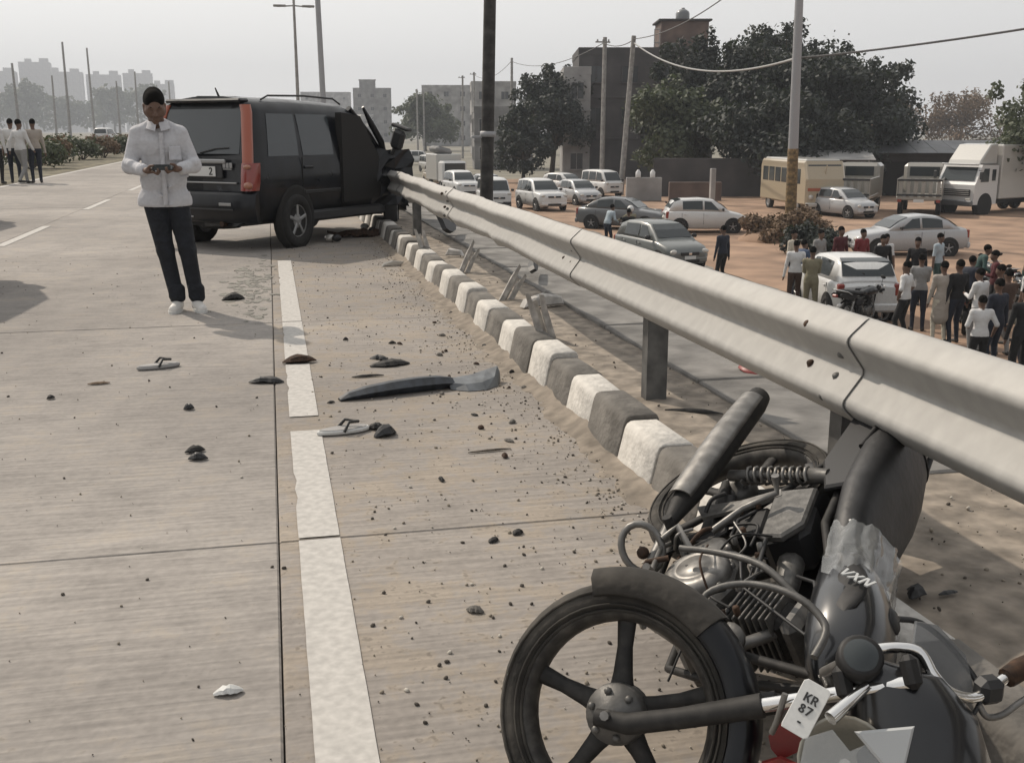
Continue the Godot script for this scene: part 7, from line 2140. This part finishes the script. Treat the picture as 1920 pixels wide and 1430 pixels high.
func main_man() -> void:
	var t := thing("person", "man in white shirt and dark trousers standing on the road, looking at a phone", "person", Vector3(-0.80, 0, -8.86), deg_to_rad(4))
	var o := {"pelvis": Vector3(-0.015, 0.935, 0.0), "feet": [Vector3(0.175, 0, 0.04), Vector3(0.025, 0, 0.02)], "hands": [Vector3(0.125, 1.125, 0.285), Vector3(-0.145, 1.115, 0.285)], "elbows": [Vector3(0.42, -0.9, -0.35), Vector3(-0.42, -0.9, -0.35)], "lean": Vector3(-0.01, -0.01, 0.05)}
	var j := skeleton(o)
	# body: one surface from feet to neck; the head and hands follow on finer grids
	var body := {}
	var fl := Flesh.new(Vector3(-0.42, -0.02, -0.25), Vector3(0.42, 1.56, 0.42), 0.015)
	fl.limb(j.pel + Vector3(-0.06, 0, 0), j.pel + Vector3(0.06, 0, 0), 0.09, 0.09, 0, 0.04, Vector3(1, 1, 0.85))
	fl.limb(j.pel, j.chest, 0.105, 0.115, 0, 0.04, Vector3(1, 1, 0.8))
	fl.limb(j.chest + Vector3(-0.06, 0.03, 0), j.chest + Vector3(0.06, 0.03, 0), 0.098, 0.098, 0, 0.04, Vector3(1, 1, 0.85))
	fl.limb(j.sh0 + Vector3(-0.035, -0.02, 0), j.sh1 + Vector3(0.035, -0.02, 0), 0.04, 0.04, 0, 0.03)
	fl.limb(j.neck + Vector3(0, -0.05, -0.01), j.neck + Vector3(-0.01, 0.06, 0.035), 0.06, 0.056, 0, 0.03)
	for s in 2:
		fl.limb(j["hip%d" % s], j["knee%d" % s], 0.075, 0.05, 0, 0.03)
		fl.limb(j["knee%d" % s], j["ank%d" % s], 0.048, 0.034, 0, 0.02)
		fl.limb(j["ank%d" % s] + Vector3(0, -0.04, 0), j["toe%d" % s], 0.034, 0.026, 0, 0.02)
		fl.limb(j["sh%d" % s] + Vector3(-0.03 if s == 0 else 0.03, -0.035, 0), j["el%d" % s], 0.036, 0.034, 0, 0.02)
		fl.limb(j["el%d" % s], j["wr%d" % s], 0.035, 0.026, 0, 0.02)
	fl.nets(body)
	# head, bowed towards the hands
	var hb := Basis(Vector3.RIGHT, 0.42) * Basis(Vector3.UP, 0.06)
	var hc: Vector3 = j.neck + Vector3(-0.015, 0.135, 0.075)
	var hf := Flesh.new(Vector3(-0.12, -0.17, -0.14), Vector3(0.12, 0.15, 0.16), 0.0055)
	hf.limb(Vector3(0, 0.035, -0.020), Vector3(0, 0.03, 0.01), 0.092, 0.085, 0, 0.02, Vector3(0.82, 1.05, 1))
	hf.limb(Vector3(0, -0.062, 0.045), Vector3(0, -0.02, 0.035), 0.040, 0.062, 0, 0.03, Vector3(1.0, 1, 1))
	hf.limb(Vector3(-0.05, -0.04, 0.0), Vector3(0.05, -0.04, 0.0), 0.03, 0.03, 0, 0.04)
	hf.limb(Vector3(0, -0.10, 0.066), Vector3(0, -0.092, 0.062), 0.020, 0.022, 0, 0.02)
	hf.limb(Vector3(-0.042, 0.028, 0.083), Vector3(0.042, 0.028, 0.083), 0.011, 0.011, 0, 0.012)
	hf.limb(Vector3(0, 0.020, 0.092), Vector3(0, -0.022, 0.110), 0.009, 0.014, 0, 0.012)
	hf.limb(Vector3(-0.013, -0.026, 0.097), Vector3(0.013, -0.026, 0.097), 0.009, 0.009, 0, 0.008)
	for s in [-1.0, 1.0]:
		hf.limb(Vector3(s * 0.032, 0.008, 0.096), Vector3(s * 0.032, 0.006, 0.094), 0.014, 0.014, 0, 0.01, Vector3(1.2, 0.9, 1), true)
		hf.limb(Vector3(s * 0.032, 0.007, 0.077), Vector3(s * 0.032, 0.006, 0.077), 0.0125, 0.0125, 0, 0.004)
		hf.limb(Vector3(s * 0.078, 0.012, -0.008), Vector3(s * 0.075, -0.028, 0.0), 0.014, 0.010, 0, 0.008, Vector3(0.6, 1, 1.2))
		hf.limb(Vector3(s * 0.04, -0.03, 0.068), Vector3(s * 0.045, -0.01, 0.062), 0.022, 0.022, 0, 0.025)
	hf.limb(Vector3(-0.02, -0.056, 0.085), Vector3(0.02, -0.056, 0.085), 0.008, 0.008, 0, 0.006)
	hf.limb(Vector3(-0.018, -0.068, 0.082), Vector3(0.018, -0.068, 0.082), 0.009, 0.009, 0, 0.006)
	hf.limb(Vector3(-0.022, -0.062, 0.095), Vector3(0.022, -0.062, 0.095), 0.0035, 0.0035, 0, 0.003, Vector3.ONE, true)
	hf.limb(Vector3(0, -0.06, 0.0), Vector3(0, -0.15, -0.03), 0.052, 0.056, 0, 0.03)
	hf.nets(body, hc, hb)
	# hands: palm, four curled fingers and a thumb each, closed on the phone
	var ph_c: Vector3 = (j.wr0 + j.wr1) * 0.5 + Vector3(0, 0.025, 0.075)
	for s in 2:
		var sg := 1.0 if s == 0 else -1.0
		var wr: Vector3 = j["wr%d" % s]
		var hfz := Flesh.new(wr + Vector3(-0.17, -0.1, -0.06), wr + Vector3(0.17, 0.1, 0.17), 0.0055)
		var pc := wr + Vector3(-sg * 0.03, 0.0, 0.045)
		hfz.limb(wr, pc, 0.026, 0.030, 0, 0.015, Vector3(1, 0.75, 1))
		hfz.limb(pc + Vector3(0, -0.004, 0.02), pc + Vector3(-sg * 0.03, -0.004, 0.005), 0.026, 0.022, 0, 0.015, Vector3(1, 0.75, 1))
		for q in 4:
			var b0 := pc + Vector3(-sg * (0.034 + 0.004 * q), -0.008 - 0.003 * q, 0.046 - 0.021 * q)
			var ln: float = [0.9, 1.0, 0.95, 0.75][q]
			var b1 := b0 + Vector3(-sg * 0.030 * ln, -0.012, 0.010)
			var b2 := b1 + Vector3(-sg * 0.016 * ln, 0.018, 0.012)
			var b3 := b2 + Vector3(sg * 0.004, 0.018 * ln, 0.002)
			hfz.limb(b0, b1, 0.0098, 0.0088, 0, 0.004)
			hfz.limb(b1, b2, 0.0088, 0.0082, 0, 0.003)
			hfz.limb(b2, b3, 0.0082, 0.0066, 0, 0.003)
		var t0 := pc + Vector3(sg * 0.002, 0.010, 0.028)
		var t1 := t0 + Vector3(-sg * 0.020, 0.022, 0.018)
		hfz.limb(t0, t1, 0.0125, 0.0105, 0, 0.008)
		hfz.limb(t1, t1 + Vector3(-sg * 0.026, 0.006, 0.010), 0.0105, 0.0075, 0, 0.004)
		hfz.nets(body)
	put("body", flesh_mesh(body, [0]), M.skin, t)
	# eyes
	for s in [-1.0, 1.0]:
		part("eye", MB.new().ball(hc + hb * Vector3(s * 0.032, 0.004, 0.0795), Vector3(0.0115, 0.0065, 0.0115), hb, 10, 7), M.plate_white, t)
		part("eyebrow", MB.new().tube([hc + hb * Vector3(s * 0.016, 0.030, 0.094), hc + hb * Vector3(s * 0.034, 0.036, 0.091), hc + hb * Vector3(s * 0.052, 0.028, 0.079)], [0.003, 0.004, 0.002], 6), M.hair, t)
	# short hair
	var hr := {}
	var hs := Flesh.new(Vector3(-0.13, -0.10, -0.16), Vector3(0.13, 0.17, 0.14), 0.006)
	hs.limb(Vector3(0, 0.044, -0.026), Vector3(0, 0.048, 0.006), 0.096, 0.087, 0, 0.02, Vector3(0.83, 1.04, 1))
	hs.limb(Vector3(0, -0.02, 0.14), Vector3(0, 0.022, 0.13), 0.085, 0.068, 0, 0.01, Vector3(0.96, 1, 1), true)
	hs.limb(Vector3(-0.12, -0.075, 0.02), Vector3(0.12, -0.075, 0.02), 0.06, 0.06, 0, 0.01, Vector3.ONE, true)
	hs.nets(hr, hc, hb)
	put("hair", flesh_mesh(hr, [0]), M.hair, t)
	# shirt: body, sleeves to the wrists, collar, placket and buttons, cuffs
	var sf := {}
	var sh := Flesh.new(Vector3(-0.45, 0.72, -0.26), Vector3(0.45, 1.56, 0.42), 0.012)
	sh.limb(j.pel + Vector3(-0.082, -0.07, 0), j.pel + Vector3(0.082, -0.07, 0), 0.124, 0.124, 0, 0.04, Vector3(1, 1, 0.95))
	sh.limb(j.pel + Vector3(-0.055, 0.10, 0.01), j.pel + Vector3(0.055, 0.10, 0.01), 0.120, 0.120, 0, 0.04, Vector3(1, 1, 0.9))
	sh.limb(j.pel + Vector3(0, 0.12, 0), j.chest, 0.130, 0.138, 0, 0.05, Vector3(1.03, 1, 0.85))
	sh.limb(j.chest + Vector3(-0.075, 0.02, 0), j.chest + Vector3(0.075, 0.02, 0), 0.118, 0.118, 0, 0.05, Vector3(1, 1, 0.88))
	sh.limb(j.sh0 + Vector3(-0.02, -0.012, 0), j.neck + Vector3(0.03, 0.0, 0), 0.050, 0.056, 0, 0.04)
	sh.limb(j.sh1 + Vector3(0.02, -0.012, 0), j.neck + Vector3(-0.03, 0.0, 0), 0.050, 0.056, 0, 0.04)
	for s in 2:
		var sg := 1.0 if s == 0 else -1.0
		var el: Vector3 = j["el%d" % s]
		var wr: Vector3 = j["wr%d" % s]
		sh.limb(j["sh%d" % s] + Vector3(-sg * 0.012, -0.02, 0), el, 0.061, 0.056, 0, 0.03)
		sh.limb(el, el.lerp(wr, 0.93), 0.058, 0.046, 0, 0.02)
		# folds at the elbow and the cuff
		for q in 3:
			var c: Vector3 = el.lerp(wr, 0.12 + 0.16 * q)
			sh.limb(c + Vector3(sg * 0.03, 0.03, 0.0), c + Vector3(-sg * 0.03, -0.02, 0.03), 0.036, 0.034, 0, 0.012)
		sh.limb(el.lerp(wr, 0.90), el.lerp(wr, 0.96), 0.046, 0.047, 0, 0.008)
	# soft folds across the trunk
	for q in 8:
		var yy := 0.87 + 0.068 * q
		var sg := 1.0 if q % 2 == 0 else -1.0
		sh.limb(Vector3(sg * 0.165, yy + 0.06, 0.05), Vector3(sg * 0.02, yy - 0.03, 0.125 + 0.04 * (yy - 0.9)), 0.016, 0.009, 0, 0.014)
	for s in [-1.0, 1.0]:
		for q in 3:
			sh.limb(Vector3(s * (0.07 + 0.03 * q), 1.36 - 0.03 * q, 0.09), Vector3(s * (0.13 + 0.02 * q), 1.20 - 0.05 * q, 0.09), 0.014, 0.008, 0, 0.014)
	sh.limb(Vector3(-0.4, 0.765, 0), Vector3(0.4, 0.765, 0), 0.065, 0.065, 0, 0.004, Vector3(1, 1, 6), true)
	sh.limb(j.neck + Vector3(-0.01, 0.09, 0.06), j.neck + Vector3(-0.01, -0.015, 0.085), 0.066, 0.02, 0, 0.012, Vector3.ONE, true)
	sh.nets(sf)
	put("shirt", flesh_mesh(sf, [0]), M.shirt_white, t)
	var nk: Vector3 = j.neck
	for s in [-1.0, 1.0]:
		var co := MB.new()
		co.sm(1)
		var rows := []
		for i in 7:
			var a := lerpf(0.10, PI, i / 6.0)
			var up := Vector3(s * sin(a) * 0.070, 0.050 - 0.03 * (1.0 - a / PI), 0.035 + cos(a) * 0.066)
			var dn := Vector3(s * (sin(a) * 0.088 + 0.014 * (1.0 - a / PI)), 0.0 - 0.045 * pow(1.0 - a / PI, 1.5), 0.03 + cos(a) * (0.085 + 0.025 * (1.0 - a / PI)))
			rows.append([nk + up, nk + dn])
		for i in 6: co.quad(rows[i][0], rows[i + 1][0], rows[i + 1][1], rows[i][1])
		for i in 6: co.quad(rows[i][0] - Vector3(0, 0, 0.004), rows[i][1] - Vector3(0, 0.002, 0.004), rows[i + 1][1] - Vector3(0, 0.002, 0.004), rows[i + 1][0] - Vector3(0, 0, 0.004))
		part("collar", co, M.shirt_white, t)
	var pk := MB.new()
	var pr := []
	for k in 9:
		var y := 0.845 + 0.068 * k
		var zf := 0.137 + 0.034 * clampf((y - 0.9) / 0.4, 0, 1)
		pr.append(PackedVector3Array([Vector3(-0.026, y, zf - 0.012), Vector3(-0.024, y, zf), Vector3(0.008, y, zf + 0.001), Vector3(0.010, y, zf - 0.012)]))
	pk.loft(pr)
	part("placket", pk, M.shirt_white, t)
	part("chest_pocket", MB.new().box(Vector3(0.085, 1.235, 0.142), Vector3(0.095, 0.105, 0.02), 0.006, Basis(Vector3.UP, 0.35) * Basis(Vector3.RIGHT, -0.1)), M.shirt_white, t)
	for s in 2:
		var e2: Vector3 = j["el%d" % s]
		var w2: Vector3 = j["wr%d" % s]
		part("cuff", MB.new().tube([e2.lerp(w2, 0.82), e2.lerp(w2, 0.84), e2.lerp(w2, 0.97), e2.lerp(w2, 0.98)], [0.044, 0.049, 0.048, 0.042], 14), M.shirt_white, t)
	for k in 6:
		var y := 0.90 + 0.085 * k
		part("button", MB.new().lathe(Vector3(-0.008, y, 0.132 + 0.035 * clampf((y - 0.9) / 0.4, 0, 1)), Vector3(0, 0, 1), [Vector2(0.0065, -0.02), Vector2(0.0065, 0.004), Vector2(0.0, 0.005)], 8), M.plate_white, t)
	# trousers
	var tf := {}
	var tr := Flesh.new(Vector3(-0.3, 0.03, -0.22), Vector3(0.38, 1.02, 0.26), 0.012)
	tr.limb(j.pel + Vector3(-0.062, 0.0, 0), j.pel + Vector3(0.062, 0.0, 0), 0.104, 0.104, 0, 0.04, Vector3(1, 1, 0.88))
	for s in 2:
		var kn: Vector3 = j["knee%d" % s]
		var an: Vector3 = j["ank%d" % s]
		tr.limb(j["hip%d" % s], kn, 0.092, 0.068, 0, 0.025)
		tr.limb(kn, an + Vector3(0, 0.01, 0), 0.066, 0.055, 0, 0.02)
		for q in 3:
			var c := an + Vector3(0, 0.03 + 0.035 * q, 0.01)
			tr.limb(c + Vector3(-0.025, 0.008, 0.02), c + Vector3(0.025, -0.006, 0.02), 0.040, 0.040, 0, 0.01)
		tr.limb(kn + Vector3(-0.03, 0.03, 0.04), kn + Vector3(0.03, -0.02, 0.04), 0.03, 0.03, 0, 0.015)
	tr.limb(Vector3(0.0, 0.05, 0.0), Vector3(0.25, 0.05, 0.0), 0.03, 0.03, 0, 0.004, Vector3(1, 1, 4), true)
	tr.nets(tf)
	put("trousers", flesh_mesh(tf, [0]), M.trouser_navy, t)
	for s in 2:
		var an: Vector3 = j["ank%d" % s]
		var to: Vector3 = j["toe%d" % s]
		var xf := {}
		var sf2 := Flesh.new(an + Vector3(-0.1, -0.1, -0.12), an + Vector3(0.12, 0.08, 0.24), 0.008)
		sf2.limb(an + Vector3(0, -0.045, -0.035), an + Vector3(0, -0.02, 0.01), 0.038, 0.042, 0, 0.02)
		sf2.limb(an + Vector3(0, -0.04, 0.02), to, 0.044, 0.036, 0, 0.02)
		sf2.limb(an + Vector3(0, -0.11, -0.2), an + Vector3(0, -0.11, 0.3), 0.026, 0.026, 0, 0.003, Vector3(6, 1, 1), true)
		sf2.nets(xf)
		var so := put("shoe", flesh_mesh(xf, [0]), M.shoe_white, t)
		var sl := MB.new()
		var rings := []
		for y in [0.0, 0.022]:
			var r := PackedVector3Array()
			for q in 20:
				var a := TAU * q / 20.0
				var along := an.lerp(to, 0.45) * Vector3(1, 0, 1)
				var fwd := ((to - an) * Vector3(1, 0, 1)).normalized()
				r.append(along + fwd * cos(a) * 0.135 + fwd.cross(Vector3.UP) * sin(a) * (0.048 + 0.006 * cos(a)) + Vector3(0, y, 0))
			rings.append(r)
		sl.loft(rings)
		part("sole", sl, M.plate_white, so)
	# the phone, held in both hands
	var ph := part("phone", MB.new().box(Vector3.ZERO, Vector3(0.155, 0.009, 0.075), 0.004), M.black_plastic)
	ph.transform = t.transform * Transform3D(Basis(Vector3.RIGHT, 0.5), ph_c + Vector3(0, -0.008, 0))
	tag(ph, "dark phone held sideways in both hands of the man in white", "phone")
	var scn := part("screen", MB.new().box(Vector3(0, 0.005, 0), Vector3(0.142, 0.002, 0.066)), M.car_glass, ph)

# ---------------------------------------------------------------- things strewn on the road
func sandal(label: String, at: Vector3, turn: float, upside: bool, m: Material) -> void:
	var t := thing("sandal", label, "sandal", at, turn)
	var pl := PackedVector2Array()
	for i in 22:
		var a := TAU * i / 22.0
		pl.append(Vector2(cos(a) * 0.13, sin(a) * (0.045 + 0.008 * cos(a))))
	part("sole", MB.new().prism(pl, Transform3D(Basis(Vector3.RIGHT, -PI / 2), Vector3.ZERO), 0.022, 0.006), m, t)
	part("strap", MB.new().tube([Vector3(-0.01, 0.015, 0.048), Vector3(0.02, 0.055, 0.03), Vector3(0.075, 0.045, 0.0), Vector3(0.02, 0.055, -0.03), Vector3(-0.01, 0.015, -0.048)], 0.008, 6), M.black_plastic, t)
	part("insole", MB.new().prism(pl, Transform3D(Basis(Vector3.RIGHT, -PI / 2).scaled(Vector3(0.9, 1, 0.85)), Vector3(0, 0.0225, 0)), 0.002), M.building_pale, t)

func shard(called: String, label: String, at: Vector3, turn: float, ln: float, wd: float, curl: float, m: Material, sd: int, category := "fragment", group := "") -> void:
	rng.seed = sd
	var rings := []
	var n := 9
	for i in n + 1:
		var f := float(i) / n
		var w := wd * pow(sin(PI * clampf(f, 0.03, 0.97)), 0.6) * rng.randf_range(0.8, 1.1)
		var x := (f - 0.5) * ln
		var y := curl * (1.0 - pow(2.0 * f - 1.0, 2.0)) + 0.004
		var r := PackedVector3Array()
		for q in [[-0.5, 0.0], [-0.3, 0.5], [0.0, 0.75], [0.3, 0.55], [0.5, 0.0], [0.25, -1.0], [0.0, -1.0], [-0.25, -1.0]]:
			r.append(Vector3(x, (y * (0.35 + q[1]) + q[1] * w * 0.12 + rng.randf_range(0.0, 0.2) * y) if q[1] >= 0.0 else 0.001, q[0] * w + rng.randf_range(-0.05, 0.05) * w))
		rings.append(r)
	var o := part(called, MB.new().loft(rings, true, true, true, -1), m)
	o.position = at
	o.rotation.y = turn
	tag(o, label, category, group)

func build_debris() -> void:
	mat("bumper_blue", lin(0.05, 0.062, 0.08), 0.5, 0.0, {"tint": tex["strong"], "scale": 3.0})
	mat("bumper_pale", lin(0.16, 0.175, 0.19), 0.5, 0.0, {"tint": tex["blotch"], "scale": 3.0})
	sandal("pale edged sandal lying alone on the lane left of the edge line", Vector3(-0.72, 0.002, -6.64), 0.35, false, M.building_pale)
	sandal("worn white and dark sandal right of the edge line, below the black strip", Vector3(0.28, 0.004, -4.95), 0.25, false, M.plate_white)
	# long bumper strip with a folded lighter end
	var bs := thing("bumper_strip", "long dark blue-grey bumper strip lying across the shoulder", "bumper strip", Vector3(0.30, 0.004, -5.58), 0.27)
	var rings := []
	for q in [[0.0, 0.012, 0.03], [0.05, 0.035, 0.06], [0.15, 0.055, 0.09], [0.3, 0.07, 0.10], [0.45, 0.075, 0.10], [0.58, 0.07, 0.10], [0.66, 0.055, 0.09]]:
		rings.append(PackedVector3Array([Vector3(q[0], 0.0, 0.02), Vector3(q[0], q[1] * 0.55, q[2] * 0.55), Vector3(q[0], q[1], q[2] * 0.15), Vector3(q[0], q[1] * 0.95, -q[2] * 0.4), Vector3(q[0], q[1] * 0.3, -q[2] * 0.7), Vector3(q[0], 0.0, -q[2] * 0.6)]))
	part("strip", MB.new().loft(rings, true, true, true, -1), M.bumper_blue, bs)
	rings = []
	for q in [[0.63, 0.05, 0.07, -0.01], [0.70, 0.042, 0.12, 0.02], [0.80, 0.05, 0.13, 0.03], [0.90, 0.065, 0.10, 0.0], [0.97, 0.08, 0.03, -0.03]]:
		rings.append(PackedVector3Array([Vector3(q[0], 0.0, q[2] + q[3]), Vector3(q[0], q[1] * 0.7, q[2] * 0.6 + q[3]), Vector3(q[0], q[1], -q[2] * 0.5 + q[3]), Vector3(q[0], q[1] - 0.012, -q[2] * 0.5 + q[3]), Vector3(q[0], q[1] * 0.7 - 0.014, q[2] * 0.55 + q[3]), Vector3(q[0], 0.0, q[2] * 0.8 + q[3])]))
	part("folded_end", MB.new().loft(rings, true, true, true, -1), M.bumper_pale, bs)
	shard("plastic_shard", "curved dark shard standing on the white edge line", Vector3(0.12, 0.008, -6.60), 0.1, 0.21, 0.10, 0.03, M.rust, 12)
	shard("plastic_shard", "dark shard just left of the edge line, below the one on it", Vector3(-0.08, 0.003, -6.1), -0.15, 0.20, 0.08, 0.022, M.black_plastic, 13)
	shard("plastic_shard", "dark tangled scrap in the middle of the shoulder, far from the kerb", Vector3(0.66, 0.003, -6.41), 0.2, 0.25, 0.12, 0.02, M.dusty_black, 14)
	shard("plastic_shard", "small second piece lying on the tangled scrap on the shoulder", Vector3(0.60, 0.03, -6.45), -0.6, 0.13, 0.07, 0.02, M.black_plastic, 15)
	shard("plastic_shard", "thin dark sliver below the tangled scrap on the shoulder", Vector3(0.50, 0.003, -6.12), 0.1, 0.19, 0.03, 0.006, M.dusty_black, 16)
	shard("plastic_shard", "black crumpled lump right of the white and dark sandal", Vector3(0.47, 0.003, -4.86), 0.5, 0.12, 0.09, 0.035, M.black_plastic, 17)
	shard("plastic_shard", "black flake above the crumpled lump right of the sandal", Vector3(0.44, 0.003, -4.98), -0.3, 0.09, 0.06, 0.02, M.dusty_black, 18)
	shard("plastic_shard", "upper of two small dark pieces on the lane near the joint", Vector3(-0.39, 0.003, -4.78), 0.3, 0.09, 0.05, 0.018, M.dusty_black, 19)
	shard("plastic_shard", "lower of two small dark pieces on the lane near the joint", Vector3(-0.37, 0.003, -4.66), -0.1, 0.085, 0.05, 0.02, M.black_plastic, 20)
	shard("plastic_shard", "dark shard on the lane right of the man's shoes", Vector3(-0.36, 0.003, -9.32), 0.4, 0.2, 0.12, 0.04, M.dusty_black, 21)
	shard("pebble", "single black lump on the lane above the two dark pieces", Vector3(-0.47, 0.003, -5.57), 0.2, 0.055, 0.05, 0.02, M.black_plastic, 22)
	shard("pebble", "lone dark lump far left on the near lane", Vector3(-1.21, 0.003, -5.96), 0.7, 0.045, 0.04, 0.012, M.dusty_black, 23)
	shard("leaf_scrap", "faint brown scrap on the lane left of the sandal", Vector3(-1.01, 0.003, -6.27), 0.1, 0.12, 0.04, 0.004, M.leaf_dry, 24)
	shard("stick", "thin twig lying on the shoulder right of the black lump", Vector3(0.90, 0.003, -4.5), 0.1, 0.20, 0.018, 0.003, M.bark, 25, "twig")
	shard("paper_scrap", "crumpled white paper scrap on the near lane", Vector3(-0.17, 0.003, -2.57), 0.1, 0.075, 0.04, 0.012, M.plate_white, 26, "paper")
	shard("wire_scrap", "twisted dark scrap on the soil at the foot of the first standing post", Vector3(1.80, 0.175, -4.33), -0.5, 0.26, 0.03, 0.01, M.dusty_black, 27, "scrap")
	shard("plastic_shard", "black flake in the shade right of the wrecked motorcycle's tank", Vector3(1.64, 0.185, -2.36), 0.6, 0.07, 0.05, 0.02, M.black_plastic, 28)
	shard("plastic_shard", "flat dark sliver farther right in the motorcycle's shade", Vector3(1.73, 0.185, -2.35), 0.1, 0.06, 0.02, 0.004, M.black_plastic, 29)
	shard("plastic_shard", "dark sliver seen through the front wheel, between its spokes", Vector3(0.60, 0.003, -2.55), 0.5, 0.10, 0.02, 0.006, M.dusty_black, 30)
	shard("plastic_shard", "rusty curved piece under the front wheel's rim", Vector3(0.80, 0.01, -2.25), -0.1, 0.16, 0.05, 0.02, M.rust, 31)
	for k in 26:
		rng.seed = 800 + k
		var x := rng.randf_range(0.25, 1.35)
		var z := rng.randf_range(-8.8, -2.6)
		shard("road_crumb", "", Vector3(x, 0.002, z), rng.randf() * 3.0, rng.randf_range(0.02, 0.06), rng.randf_range(0.015, 0.04), rng.randf_range(0.004, 0.014), [M.dusty_black, M.rust, M.kerb_dark][k % 3], 830 + k, "fragment", "small crumbs scattered over the shoulder")
		get_node("road_crumb" if k == 0 else "road_crumb_%03d" % k).set_meta("label", "small dark crumb of debris lying on the dirty shoulder")
	# grit nobody could count
	var g := MB.new()
	g.ball(Vector3.ZERO, Vector3(1, 0.6, 0.8), Basis.IDENTITY, 6, 4)
	var mm := MultiMesh.new()
	mm.transform_format = MultiMesh.TRANSFORM_3D
	mm.use_colors = true
	mm.mesh = g.mesh()
	mm.instance_count = 5200
	rng.seed = 4242
	for i in mm.instance_count:
		var x: float
		var z := -1.6 - 12.5 * pow(rng.randf(), 1.4)
		var y := 0.003
		var pick := rng.randf()
		if pick < 0.42: x = 1.42 - absf(rng.randfn()) * 0.22
		elif pick < 0.70: x = rng.randf_range(0.16, 1.4)
		elif pick < 0.82: x = rng.randf_range(-3.0, 0.15)
		else:
			x = rng.randf_range(1.62, 3.1)
			y = 0.18
		var s := 0.0022 + 0.006 * pow(rng.randf(), 4.0)
		mm.set_instance_transform(i, Transform3D(Basis.from_euler(Vector3(rng.randf(), rng.randf() * TAU, rng.randf())).scaled(Vector3(s, s, s) * 1.2), Vector3(x, y, z)))
		var v := rng.randf()
		mm.set_instance_color(i, Color(0.07, 0.06, 0.05) if v < 0.45 else (Color(0.22, 0.19, 0.15) if v < 0.8 else Color(0.42, 0.39, 0.34)))
	var gm := mat("grit", Color(1, 1, 1), 0.95)
	gm.vertex_color_use_as_albedo = true
	var go := MultiMeshInstance3D.new()
	go.name = "grit"
	go.multimesh = mm
	go.material_override = gm
	add_child(go)
	tag(go, "loose grit and crumbs scattered over the shoulder and along the kerb", "grit", "", "stuff")
